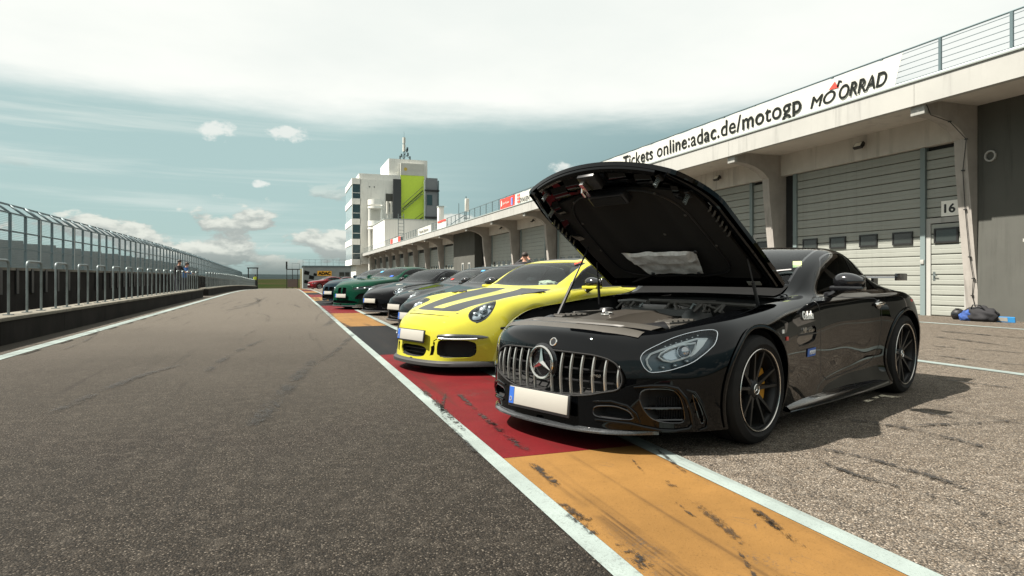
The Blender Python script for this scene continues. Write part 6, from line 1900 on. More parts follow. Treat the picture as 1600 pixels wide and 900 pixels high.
# stickers and lettering on the side
def side_text(body_, px, py, w_, h_, m, shear=0.0, off=0.0):
    h = H.hit(px, py); _, n_ = H.snap(h)
    ex = (Vector((1, 0, 0)) - n_ * n_.x).normalized(); ey = n_.cross(ex)
    if ey.z < 0: ey = -ey
    me = text_mesh(body_, 0.1, m, shear=shear, offset=off)
    return place_text(me, 'sticker', H.root, h + n_ * 0.006, ex, ey, (w_, h_))
side_text('Gebala', 1254, 500, 0.19, 0.06, M_STICK, 0.2, 0.001)
side_text('V8', 1254, 520, 0.055, 0.035, M_CHROME, 0.3)
side_text('BITURBO', 1262, 519, 0.105, 0.018, M_CHROME, 0.3)
h = H.hit(1267, 550); _, n_ = H.snap(h)
bb = MB(); bb.box(0, 0.15, -0.028, 0.028, 0, 0.002); ob = bb.build('sticker', M_EUBLUE, H.root)
ex = Vector((1, 0, 0)) - n_ * n_.x; ex.normalize(); ey = n_.cross(ex); ey = ey if ey.z > 0 else -ey
ob.matrix_basis = Matrix(((ex.x, ey.x, n_.x, h.x - ex.x * 0.075 + n_.x * 0.004), (ex.y, ey.y, n_.y, h.y - ex.y * 0.075 + n_.y * 0.004), (ex.z, ey.z, n_.z, h.z - ex.z * 0.075 + n_.z * 0.004), (0, 0, 0, 1)))
me = text_mesh('MICHELIN', 0.03, M_STICK, shear=0.2); place_text(me, 'lettering', ob, (0.035, -0.014, 0.0025), (1, 0, 0), (0, 1, 0), (0.105, 0.028))
side_text('Tronic', 1343, 441, 0.09, 0.03, M_STICK, 0.2)
h = H.hit(1246, 413); b = MB(); b.box(h.x - 0.004, h.x + 0.002, h.y - 0.035, h.y + 0.035, h.z - 0.025, h.z + 0.025); b.build('windscreen_sticker', mat('pale_green', (0.62, 0.75, 0.35), 0.5), H.root)
h = H.hit(1223, 518); b = MB(); b.box(h.x - 0.012, h.x + 0.012, h.y - 0.006, h.y - 0.001, h.z - 0.012, h.z + 0.012); b.build('sticker', M_STICK, H.root)
h = H.hit(1229, 529); b = MB(); b.box(h.x - 0.012, h.x + 0.018, h.y - 0.006, h.y - 0.001, h.z - 0.012, h.z + 0.012); b.build('side_marker', M_REDL, H.root)
# ------------------------------------------------------------------ the other cars in the row
def cam_point(px, Z, x_off=0.0):
    """ground point at camera depth Z seen in photo column px"""
    X = (px - 800.0) / FPX * Z
    return Vector((X * math.cos(PHI) + Z * math.sin(PHI), -X * math.sin(PHI) + Z * math.cos(PHI), 0))
def car_pose(px_plate, Z_plate, th, over):
    """front plate column, its depth and the car's turn give the front axle point"""
    p = cam_point(px_plate, Z_plate); a = math.radians(th) + PHI
    ax = Vector((math.sin(a), math.cos(a), 0))
    return tuple(p + ax * over), R(90) - a

ST_911 = [
 (-0.98, [(.56,.14),(.60,.26),(.62,.38),(.58,.49),(.50,.545),(.38,.575),(.26,.59),(.13,.60),(0,.60)]),
 (-0.86, [(.74,.13),(.79,.27),(.80,.41),(.74,.56),(.64,.62),(.49,.632),(.34,.638),(.17,.645),(0,.648)]),
 (-0.62, [(.85,.13),(.89,.30),(.895,.47),(.84,.655),(.71,.735),(.54,.712),(.38,.702),(.19,.705),(0,.708)]),
 (-0.30, [(.88,.14),(.915,.32),(.92,.51),(.875,.715),(.74,.805),(.56,.775),(.40,.765),(.20,.768),(0,.77)]),
 (0.05, [(.88,.14),(.915,.34),(.92,.54),(.88,.76),(.75,.848),(.58,.828),(.42,.822),(.21,.824),(0,.826)]),
 (0.38, [(.88,.14),(.89,.32),(.90,.55),(.875,.79),(.77,.872),(.65,.872),(.50,.876),(.26,.880),(0,.882)]),
 (0.56, [(.88,.14),(.875,.32),(.885,.55),(.87,.80),(.79,.885),(.71,.905),(.62,.925),(.32,.938),(0,.942)]),
 (0.85, [(.88,.14),(.87,.32),(.88,.55),(.87,.82),(.795,.905),(.73,1.03),(.63,1.095),(.33,1.118),(0,1.122)]),
 (1.15, [(.89,.14),(.87,.32),(.88,.55),(.87,.83),(.80,.915),(.715,1.11),(.595,1.215),(.32,1.245),(0,1.252)]),
 (1.45, [(.89,.14),(.88,.32),(.89,.56),(.88,.84),(.80,.92),(.70,1.12),(.575,1.235),(.31,1.275),(0,1.283)]),
 (1.80, [(.90,.15),(.91,.34),(.925,.58),(.91,.85),(.82,.915),(.69,1.07),(.555,1.195),(.30,1.245),(0,1.256)]),
 (2.20, [(.91,.17),(.93,.38),(.945,.62),(.925,.85),(.83,.895),(.68,.985),(.52,1.10),(.29,1.155),(0,1.168)]),
 (2.457, [(.91,.18),(.935,.40),(.945,.63),(.92,.835),(.83,.88),(.68,.94),(.50,1.02),(.28,1.075),(0,1.09)]),
 (2.85, [(.88,.20),(.915,.40),(.925,.60),(.89,.79),(.79,.835),(.63,.875),(.46,.915),(.26,.945),(0,.955)]),
 (3.20, [(.80,.24),(.86,.40),(.87,.56),(.83,.72),(.73,.775),(.58,.81),(.42,.835),(.22,.85),(0,.855)]),
 (3.42, [(.66,.28),(.74,.40),(.75,.52),(.71,.64),(.62,.70),(.50,.735),(.36,.755),(.18,.765),(0,.77)]),
]
ST_COUPE = [   # upright-nosed saloon based coupe
 (-0.82, [(.66,.16),(.71,.30),(.73,.46),(.70,.62),(.62,.70),(.47,.745),(.32,.765),(.16,.775),(0,.78)]),
 (-0.72, [(.80,.15),(.84,.32),(.86,.50),(.82,.66),(.72,.755),(.55,.80),(.38,.818),(.19,.825),(0,.828)]),
 (-0.45, [(.88,.15),(.91,.34),(.925,.54),(.89,.75),(.79,.845),(.60,.878),(.42,.89),(.21,.895),(0,.897)]),
 (0.0, [(.90,.16),(.935,.36),(.945,.58),(.91,.82),(.81,.912),(.62,.935),(.43,.945),(.22,.95),(0,.952)]),
 (0.45, [(.90,.16),(.91,.36),(.92,.60),(.90,.86),(.82,.948),(.66,.968),(.48,.98),(.24,.988),(0,.99)]),
 (0.80, [(.90,.17),(.89,.36),(.905,.60),(.89,.88),(.82,.965),(.74,.995),(.66,1.01),(.33,1.03),(0,1.035)]),
 (1.15, [(.90,.17),(.89,.36),(.905,.60),(.89,.89),(.82,.975),(.74,1.12),(.645,1.195),(.33,1.222),(0,1.23)]),
 (1.50, [(.90,.17),(.89,.36),(.905,.60),(.89,.90),(.82,.985),(.725,1.19),(.60,1.315),(.32,1.352),(0,1.362)]),
 (1.95, [(.90,.17),(.89,.36),(.91,.61),(.895,.91),(.825,.99),(.72,1.21),(.59,1.345),(.32,1.388),(0,1.398)]),
 (2.40, [(.91,.17),(.91,.38),(.925,.63),(.905,.92),(.83,.995),(.72,1.17),(.58,1.305),(.31,1.355),(0,1.368)]),
 (2.857, [(.92,.18),(.94,.40),(.945,.65),(.915,.92),(.83,.985),(.71,1.07),(.55,1.17),(.30,1.225),(0,1.24)]),
 (3.30, [(.89,.22),(.92,.42),(.925,.66),(.89,.89),(.80,.95),(.66,.985),(.48,1.02),(.26,1.045),(0,1.05)]),
 (3.75, [(.78,.28),(.84,.44),(.85,.62),(.81,.80),(.71,.885),(.57,.925),(.42,.945),(.22,.955),(0,.96)]),
]
def scale_st(st, sx=1.0, sy=1.0, sz=1.0):
    return [(x * sx, [(y * sy, z * sz) for y, z in P]) for x, P in st]

def lamp_911(car, m_ring, c=(-0.58, 0.665), led=4):
    for sd in (-1, 1):
        p, n_ = car.snap((c[0], -c[1], 2.0), (0, 0, -1))
        nn = Vector((-0.62, -0.30, 0.72)).normalized()
        f = ellipse3(tuple(p), tuple(nn), (0.9, 0, 0.55), 0.118, 0.178, 0.2, 2.0, mirror=(sd > 0))
        bmh = car.take(f, 0.003)
        g = empty('headlight', (0, 0, 0), 0, car.root)
        hb = bmh.copy(); nl = hb.verts.layers.float_vector['n']
        for v in hb.verts: v.co -= Vector(v[nl]) * 0.04
        car.obj(hb, 'lamp_housing', [M_LAMPIN, M_SEAM], g, lip=-0.038)
        car.obj(bmh, 'lamp_lens', [M_LENS, M_SEAM], g)
        e1, e2 = Vector(f.e1), Vector(f.e2); cc = Vector(f.c)
        def at(u, v_, d):
            h, n2 = car.snap(cc + e1 * u + e2 * v_); q = h - n2 * d
            return Vector((q.x, q.y * (1 if sd < 0 else -1), q.z))
        b = MB(); b.tube([at(0.111 * math.cos(a), 0.170 * math.sin(a), 0.006) for a in np.linspace(0, 2 * math.pi, 30, endpoint=False)], 0.006, 6, closed=True); b.build('lamp_ring', m_ring, g)
        for (u, v_) in ((0.0, 0.0),):
            bm_ = bmesh.new(); bmesh.ops.create_uvsphere(bm_, u_segments=16, v_segments=10, radius=0.042); b = MB(); b.bm(bm_, 0, Matrix.Translation(at(u, v_, 0.03)), True); b.build('projector', M_REFL, g)
        for (u, v_) in ((0.045, 0.075), (-0.045, 0.075), (0.045, -0.075), (-0.045, -0.075)):
            b = MB(); q = at(u, v_, 0.02); b.box(q.x - 0.013, q.x + 0.013, q.y - 0.016, q.y + 0.016, q.z - 0.010, q.z + 0.010, bev=0.004); b.build('daylight_bar', M_DRL, g)

def front_openings(car, defs, rimm, recess=0.10):
    """openings in the nose given as front-view polygons (y>0 half or centred), name, mirrored"""
    for name, P, both in defs:
        for sd in ((1, -1) if both else (1,)):
            Q = smooth_poly([(y_ * sd, z) for y_, z in P], 2)
            f = lambda c, Q=Q: np.maximum(poly_sd(np.stack([c[:, 1], c[:, 2]], 1), Q), c[:, 0] + 0.25)
            car.take(f).free()
            pts = [car.snap((-3, q[0], q[1]), (1, 0, 0))[0] for q in Q]
            k = len(pts); b = MB()
            back = [Vector((p.x + recess, p.y * 0.98, p.z)) for p in pts]
            b.add(pts + back, [(i, (i + 1) % k, k + (i + 1) % k, k + i) for i in range(k)] + [[k + i for i in range(k)]])
            o = b.build(name, M_UNDER, car.root)
            zs = [p.z for p in pts]; ysr = [p.y for p in pts]
            if rimm is not None:
                b = MB(); b.tube(pts, 0.005, 5, closed=True); b.build('opening_rim', rimm, o)
            n_s = max(2, int((max(zs) - min(zs)) / 0.035))
            for q in range(1, n_s):
                z = min(zs) + (max(zs) - min(zs)) * q / n_s
                xx = max(p.x for p in pts)
                b = MB(); b.box(xx + 0.03, xx + 0.05, min(ysr) + 0.02, max(ysr) - 0.02, z - 0.004, z + 0.004); b.build('mesh_bar', M_TRIM, o)

def fuel_common(car, p, wheel_style, xr, rf=0.335, rr=0.345, out_f=0.90, out_r=0.925, wid=(0.25, 0.30), rim=(0.245, 0.25)):
    for sd in (-1, 1):
        add_wheel(car, 0.0, sd, out_f, rf, wid[0], rim[0], wheel_style, 0.3)
        add_wheel(car, xr, sd, out_r, rr, wid[1], rim[1], wheel_style, 0.8)

def lip_splitter(car, y1, z, ext, m, name='front_lip', h=0.05):
    b = MB(); rows = []
    for y_ in np.linspace(-y1, y1, 35):
        hh, _n = car.snap((-3.0, y_, max(z + 0.03, 0.175)), (1, 0, 0)); e = ext * (1 - (abs(y_) / y1) ** 6 * 0.6)
        rows.append([(hh.x + 0.06, y_, z + h), (hh.x - e * 0.4, y_, z + h * 0.8), (hh.x - e, y_, z + h * 0.5), (hh.x - e, y_, z), (hh.x + 0.10, y_, z - 0.005)])
    b.grid(rows, smooth=False); return b.build(name, m, car.root)

# ---------------------------------------------------------------- yellow rear-engined coupe
loc, rz = car_pose(649, 7.0, 50.0, 0.99)
Yc = Car('yellow_coupe', ST_911, loc, rz, step=0.035, seg=6, bow_f=(0.34, 2.2), lean=0.10)
tag(Yc.root, 'yellow sports coupe with black bonnet stripes beside the black coupe', 'car')
lamp_911(Yc, M_GLOSS)
front_openings(Yc, [('centre_intake', [(0.235, 0.175), (-0.235, 0.175), (-0.27, 0.30), (0.27, 0.30)], False),
                    ('outer_intake', [(0.41, 0.19), (0.69, 0.19), (0.725, 0.24), (0.725, 0.375), (0.41, 0.375), (0.395, 0.30)], True),
                    ('side_slit', [(0.31, 0.20), (0.355, 0.22), (0.375, 0.36), (0.35, 0.37)], True)], None)
arches(Yc, 0.0, 2.457, 0.365, 0.378, 0.34, 0.35, P_YELLOW, lipw=0.03)
# front lid: hollow at the front edge, black twin stripes as painted panels of the lid
f_lid = plan(lambda y: -0.83 + 0.45 * y**2, lambda y: 0.42 + 0.05 * y**2, lambda x: 0.45 + 0.26 * sstep(x, -0.8, 0.4), 0.5)
lid = Yc.take(f_lid, 0.003)
def stripe(c):
    y = np.abs(c[:, 1]); w_in = 0.10 + 0.04 * sstep(c[:, 0], -0.8, 0.4); w_out = 0.40 + 0.25 * sstep(c[:, 0], -0.8, 0.4)
    band = np.maximum(w_in - y, y - w_out)
    front = np.maximum.reduce([-0.785 + 0.45 * y**2 - c[:, 0], c[:, 0] - (-0.70 + 0.45 * y**2), y - w_out])
    return np.minimum(np.maximum(band, -0.72 + 0.45 * y**2 - c[:, 0]), front)
st_bm = Yc.take(stripe, bm=lid)
lo = Yc.obj(lid, 'bonnet', [P_YELLOW, M_SEAM])
Yc.obj(st_bm, 'bonnet_stripe', [mat('satin_charcoal_wrap', (0.016, 0.018, 0.020), 0.42, coat=0.1), M_SEAM], lo)
b = MB(); rows = []
for y_ in np.linspace(-0.40, 0.40, 21):
    h, n_ = Yc.snap((-0.90 + 0.45 * y_**2, y_, 2), (0, 0, -1)); rows.append([h + Vector((0.045, 0, 0.012)), h + Vector((0.0, 0, 0.004)), h + Vector((0.03, 0, -0.004)), h + Vector((0.06, 0, -0.002))])
b.grid(rows, smooth=False); b.build('nose_duct', M_UNDER, Yc.root)
screens(Yc, 0.50, 1.06, 1.75, 2.55, k0=0.22, k1=0.14, pil=0.035)
side_windows(Yc, lambda z: 0.62 + (z - 0.90) * 1.5, lambda z: 2.15 - (z - 0.93) * 1.3, bt=0.004, tp=0.034, split=lambda z: 1.55 + (z - 0.94) * 0.3)
f_dy = lambda c: np.maximum(poly_sd(np.stack([c[:, 0], c[:, 2]], 1), smooth_poly([(0.50, 0.24), (0.50, 0.80), (0.60, 0.885), (1.62, 0.905), (1.66, 0.60), (1.52, 0.26)], 1)), 0.4 - np.abs(c[:, 1]))
for sd in (-1, 1):
    d = shutpanel(Yc, lambda c, sd=sd: np.maximum(f_dy(c), -sd * c[:, 1]), 'door', P_YELLOW)
    b = MB(); b.tube([(1.38, sd * 0.89, 0.78), (1.42, sd * 0.905, 0.785), (1.54, sd * 0.905, 0.79), (1.58, sd * 0.89, 0.79)], 0.013, 6); b.build('door_handle', P_YELLOW, d)
f_rf = plan(lambda y: 1.16 + 0.14 * y**2, lambda y: 1.74 + 0.05 * y**2, lambda x: 0.33 + 0 * x, 1.1)
shutpanel(Yc, f_rf, 'roof_panel', mat('satin_charcoal_wrap', (0.016, 0.018, 0.020), 0.42, coat=0.1), gap=0.002)
Yc.obj(Yc.bm, 'body', [P_YELLOW, M_SEAM], lip=0.015); Yc.bm.free()
underbody(Yc, -0.5, 3.1, 0.70, 0.14); interior(Yc, 0.85, 1.50, 0.28, 0.90, 0.70)
fuel_common(Yc, P_YELLOW, 'twin', 2.457)
plate(Yc, Yc.snap((-3, 0, 0.40), (1, 0, 0))[0].x - 0.03, 0.405, R(8), 0.0)
lip_splitter(Yc, 0.84, 0.10, 0.045, mat('rubber_lip', (0.02, 0.02, 0.02), 0.6), h=0.065)
for sd in (-1, 1):
    # carbon blade with daylight lamp above the outer intake
    P = []
    for y_ in np.linspace(0.40, 0.80, 14):
        h, _n = Yc.snap((-3, sd * y_, 0.405), (1, 0, 0)); f = (y_ - 0.40) / 0.40
        t_ = 0.026 * (math.sin(math.pi * min(1, f * 0.9 + 0.1)) ** 0.5)
        P.append([h + Vector((0.0, 0, t_ + 0.006)), h + Vector((-0.016, 0, t_ * 0.6)), h + Vector((-0.018, 0, -t_ * 0.5)), h + Vector((0.004, 0, -t_ - 0.004))])
    b = MB(); b.grid(P); o = b.build('daylight_lamp', M_CARBON, Yc.root, angle=30)
    P = [Vector(r[2]) + Vector((-0.004, 0, -0.004)) for r in P[1:-2]]; b = MB(); b.tube(P, 0.006, 5); b.build('lamp_bar', M_DRL, o)
    # louvred vent in the wing top
    for q in range(3):
        h, n_ = Yc.snap((0.05 + q * 0.065, sd * 0.70, 2), (0, 0, -1))
        b = MB(); b.box(-0.026, 0.026, -0.085, 0.085, -0.004, 0.006, bev=0.003, M=Matrix.Translation(h) @ n_.to_track_quat('Z', 'Y').to_matrix().to_4x4()); b.build('wing_louvre', M_TRIM, Yc.root)
    h, n_ = Yc.snap((-0.44, sd * 1.6, 0.50), (0, -sd, 0)); b = MB(); b.box(h.x - 0.075, h.x + 0.06, h.y - 0.008, h.y + 0.008, h.z - 0.014, h.z + 0.014, bev=0.006); b.build('side_marker', M_TRIM, Yc.root)
    b = MB(); b.box(0.42, 2.05, sd * 0.86 - 0.05, sd * 0.86 + 0.05, 0.12, 0.17, bev=0.01); b.build('side_skirt', M_TRIM, Yc.root)
mirror_pair(Yc, 0.82, 0.96, 0.965, M_GLOSS, P_YELLOW, M_TRIM, sc=0.82)
b = MB(); b.grid([[(3.05, y_, 1.16), (3.15, y_, 1.185), (3.35, y_, 1.20), (3.34, y_, 1.18), (3.05, y_, 1.15)] for y_ in np.linspace(-0.80, 0.80, 17)]); w = b.build('rear_wing', M_CARBON, Yc.root, angle=40)
for sd in (-1, 1):
    b = MB(); b.box(3.0, 3.4, sd * 0.81 - 0.008, sd * 0.81 + 0.008, 1.08, 1.24); b.build('end_plate', M_CARBON, w)
    b = MB(); b.box(3.08, 3.26, sd * 0.5 - 0.015, sd * 0.5 + 0.015, 0.80, 1.165); b.build('wing_stand', M_TRIM, w)
me = text_mesh('1', 0.1, mat('orange_red_tape', (0.75, 0.06, 0.02), 0.5), offset=0.006, shear=0.3); h, n_ = Yc.snap((1.00, -0.46, 2), (0, 0, -1))
ey = (Vector((1, 0, 0.55)) - n_ * n_.dot(Vector((1, 0, 0.55)))).normalized(); place_text(me, 'start_number', Yc.root, h + n_ * 0.01, ey.cross(n_), ey, (0.07, 0.11))
# gloves left on the dashboard
gl = blob('gloves', (0.78, -0.30, 0.935), (0.10, 0.13, 0.045), mat('pale_cloth', (0.55, 0.52, 0.42), 0.9, var=0.5, vscale=20), None, lambda p: p * (1 + 0.35 * noise.noise(p * 2.5)), 3)
gl.matrix_basis = Yc.M @ Matrix.Translation((0.72, -0.30, 0.945)) @ Matrix.Translation((-0.78, 0.30, -0.935))
tag(gl, 'pale crumpled gloves lying on the dashboard of the yellow coupe', 'gloves')

# ---------------------------------------------------------------- a simpler build for the cars farther off
def row_car(name, st, pose, paintm, label, kind, xr, windows, style='five', glass=None, open_front=None, step=0.05, wing=False, zp=0.40, platew=0.52, euro=True, w0=(0.5, 1.06, 1.75, 2.5)):
    loc, rz = pose
    c = Car(name, st, loc, rz, step=step, seg=4, bow_f=(0.32, 2.2), lean=0.08)
    tag(c.root, label, 'car', 'cars parked in the row')
    if kind == '911': lamp_911(c, M_CHROME)
    else:
        for sd in (-1, 1):
            f = lambda co, sd=sd: np.maximum.reduce([poly_sd(np.stack([co[:, 1] * sd, co[:, 2]], 1), smooth_poly([(0.42, 0.66), (0.50, 0.625), (0.80, 0.665), (0.865, 0.74), (0.80, 0.755), (0.55, 0.715)], 1)), co[:, 0] + 0.15])
            bmh = c.take(f, 0.003); g = empty('headlight', (0, 0, 0), 0, c.root)
            hb = bmh.copy(); nl = hb.verts.layers.float_vector['n']
            for v in hb.verts: v.co -= Vector(v[nl]) * 0.03
            c.obj(hb, 'lamp_housing', [M_LAMPIN, M_SEAM], g, lip=-0.028); c.obj(bmh, 'lamp_lens', [M_LENS, M_SEAM], g)
            for q in (0.56, 0.72):
                h, _n = c.snap((-3, sd * q, 0.685), (1, 0, 0)); blob('projector', h + Vector((0.03, 0, 0)), (0.03, 0.045, 0.026), M_DRL, g, None, 2)
    front_openings(c, open_front, None)
    rr = 0.36
    arches(c, 0.0, xr, rr, rr + 0.01, 0.34, 0.345, paintm)
    screens(c, *w0, k0=0.2, k1=0.13, pil=0.035)
    side_windows(c, *windows, bt=0.006, tp=0.034, gm=glass)
    xd0, xd1 = w0[0] + 0.02, windows[1](1.0) - 0.55
    for sd in (-1, 1):
        shutpanel(c, lambda co, sd=sd: np.maximum.reduce([poly_sd(np.stack([co[:, 0], co[:, 2]], 1), smooth_poly([(xd0, 0.26), (xd0, 0.80), (xd0 + 0.1, 0.88), (xd1, 0.90), (xd1 + 0.03, 0.6), (xd1 - 0.1, 0.28)], 1)), 0.4 - np.abs(co[:, 1]), -sd * co[:, 1]]), 'door', paintm, gap=0.003)
    x_b = -0.80 if kind == '911' else -0.66
    lidm = c.take(plan(lambda y: x_b + 0.42 * y**2, lambda y: w0[0] - 0.07 + 0.05 * y**2, lambda x: 0.42 + 0.25 * sstep(x, -0.8, 0.4), 0.5), 0.003)
    c.obj(lidm, 'bonnet', [paintm, M_SEAM])
    c.obj(c.bm, 'body', [paintm, M_SEAM], lip=0.012); c.bm.free()
    underbody(c, -0.45, st[-1][0] - 0.3, 0.68, 0.15)
    interior(c, w0[0] + 0.36, w0[0] + 1.0, 0.30, 0.90 if kind == '911' else 0.98, 0.68)
    fuel_common(c, paintm, style, xr)
    plate(c, c.snap((-3, 0, zp), (1, 0, 0))[0].x - 0.035, zp, R(6), 0.0, platew, euro=euro)
    mirror_pair(c, w0[0] + 0.30, 0.95, 0.965 if kind == '911' else 1.05, paintm if kind != '911' else M_GLOSS, paintm, M_TRIM, sc=0.8)
    lip_splitter(c, 0.80, 0.10, 0.03, M_TRIM, h=0.05)
    return c
W911 = (lambda z: 0.62 + (z - 0.90) * 1.5, lambda z: 2.12 - (z - 0.93) * 1.2)
OPEN911 = [('centre_intake', [(0.26, 0.18), (-0.26, 0.18), (-0.30, 0.29), (0.30, 0.29)], False), ('outer_intake', [(0.42, 0.20), (0.66, 0.20), (0.70, 0.30), (0.66, 0.34), (0.40, 0.33)], True)]
G = row_car('grey_coupe', ST_911, car_pose(641, 10.35, 50, 0.99), P_GREY, 'dark grey sports coupe parked directly behind the yellow one', '911', 2.457, W911, open_front=OPEN911)
K1 = row_car('black_rear_engined_coupe', ST_911, car_pose(619, 13.6, 52, 0.99), P_BLACK2, 'black round-lamped coupe with a helmet at its rear, beside the grey coupe', '911', 2.457, W911, open_front=OPEN911, euro=False)
K2 = row_car('black_rear_engined_coupe', ST_911, car_pose(580, 17.2, 42, 0.99), P_BLACK2, 'black round-lamped coupe parked next to the green one', '911', 2.457, W911, open_front=OPEN911)
WCP = (lambda z: 0.92 + (z - 0.98) * 1.35, lambda z: 2.75 - (z - 1.0) * 0.9)
OPENBMW = [('kidney_grille', [(0.03, 0.34), (0.205, 0.36), (0.215, 0.66), (0.17, 0.70), (0.05, 0.70), (0.03, 0.66)], True), ('lower_intake', [(0.62, 0.20), (-0.62, 0.20), (-0.55, 0.30), (0.55, 0.30)], False), ('side_intake', [(0.50, 0.33), (0.80, 0.36), (0.80, 0.52), (0.64, 0.52)], True)]
B = row_car('green_coupe', ST_COUPE, car_pose(534.5, 20.3, 38, 0.83), P_GREEN, 'metallic green coupe with tall twin grilles in the row', 'bmw', 2.857, WCP, glass=M_PRIV, open_front=OPENBMW, w0=(0.76, 1.42, 2.45, 3.15), zp=0.44)
OPENSAL = [('kidney_grille', [(0.03, 0.50), (0.30, 0.50), (0.30, 0.66), (0.03, 0.67)], True), ('lower_intake', [(0.62, 0.20), (-0.62, 0.20), (-0.55, 0.34), (0.55, 0.34)], False)]
D = row_car('dark_blue_coupe', ST_COUPE, car_pose(514, 24.2, 40, 0.83), P_BLUE, 'dark blue coupe half hidden behind the green one', 'bmw', 2.857, WCP, open_front=OPENSAL, w0=(0.76, 1.42, 2.45, 3.15), zp=0.44)
ST_HATCH = scale_st(ST_COUPE[:10], 1.0, 0.95, 1.04) + [(2.75, [(.86,.20),(.88,.42),(.89,.66),(.86,.94),(.79,1.02),(.70,1.20),(.56,1.32),(.30,1.37),(0,1.38)]), (3.2, [(.80,.24),(.84,.44),(.85,.66),(.82,.90),(.74,1.0),(.62,1.08),(.48,1.14),(.26,1.18),(0,1.19)]), (3.32, [(.70,.30),(.74,.46),(.75,.64),(.72,.80),(.65,.88),(.54,.94),(.40,.98),(.20,1.0),(0,1.0)])]
r = row_car('red_hatchback', ST_HATCH, car_pose(483, 74.0, 46, 0.83), P_RED, 'red hatchback facing the lane near the far hall', 'bmw', 2.6, (lambda z: 0.92 + (z - 0.98) * 1.3, lambda z: 2.7 - (z - 1.0) * 0.4), open_front=OPENSAL, w0=(0.76, 1.42, 2.72, 3.1), step=0.09, zp=0.5)
r.root.location.z = gz(r.root.location.y)
r.root["group"] = 'cars near the far hall'
r2 = row_car('dark_red_hatchback', ST_HATCH, car_pose(506, 78.0, 62, 0.83), mat('dark_red_paint', (0.07, 0.008, 0.01), 0.5, coat=1, spec=0), 'dark red hatchback seen from its side right of the red one', 'bmw', 2.6, (lambda z: 0.92 + (z - 0.98) * 1.3, lambda z: 2.7 - (z - 1.0) * 0.4), open_front=OPENSAL, w0=(0.76, 1.42, 2.72, 3.1), step=0.09, zp=0.5)
r2.root.location.z = gz(r2.root.location.y)
r2.root["group"] = 'cars near the far hall'
# small marks on windscreens
def screen_mark(car, x, y, w_, h_, m, name='windscreen_sticker'):
    h, n_ = car.snap((x, y, 2), (0, 0, -1))
    b = MB(); b.box(-w_ / 2, w_ / 2, -h_ / 2, h_ / 2, 0.004, 0.006, M=Matrix.Translation(h) @ n_.to_track_quat('Z', 'X').to_matrix().to_4x4()); b.build(name, m, car.root)
M_SKY = mat('blue_sticker', (0.08, 0.35, 0.62), 0.5); M_RDS = mat('red_sticker', (0.65, 0.03, 0.02), 0.5)
screen_mark(K1, 0.98, -0.42, 0.07, 0.10, M_SKY); screen_mark(K1, 0.62, 0.30, 0.06, 0.09, M_RDS)
screen_mark(B, 1.15, 0.40, 0.10, 0.12, M_SKY); screen_mark(B, 0.86, -0.42, 0.10, 0.12, mat('deep_blue_sticker', (0.02, 0.10, 0.6), 0.5))
# rear spoiler of the first black coupe carries a helmet
b = MB(); b.grid([[(2.95, y_, 1.10), (3.05, y_, 1.125), (3.25, y_, 1.135), (3.24, y_, 1.11), (2.95, y_, 1.09)] for y_ in np.linspace(-0.75, 0.75, 13)]); w = b.build('rear_wing', P_BLACK2, K1.root, angle=40)
for sd in (-1, 1):
    b = MB(); b.box(3.0, 3.18, sd * 0.45 - 0.015, sd * 0.45 + 0.015, 0.82, 1.105); b.build('wing_stand', P_BLACK2, w)
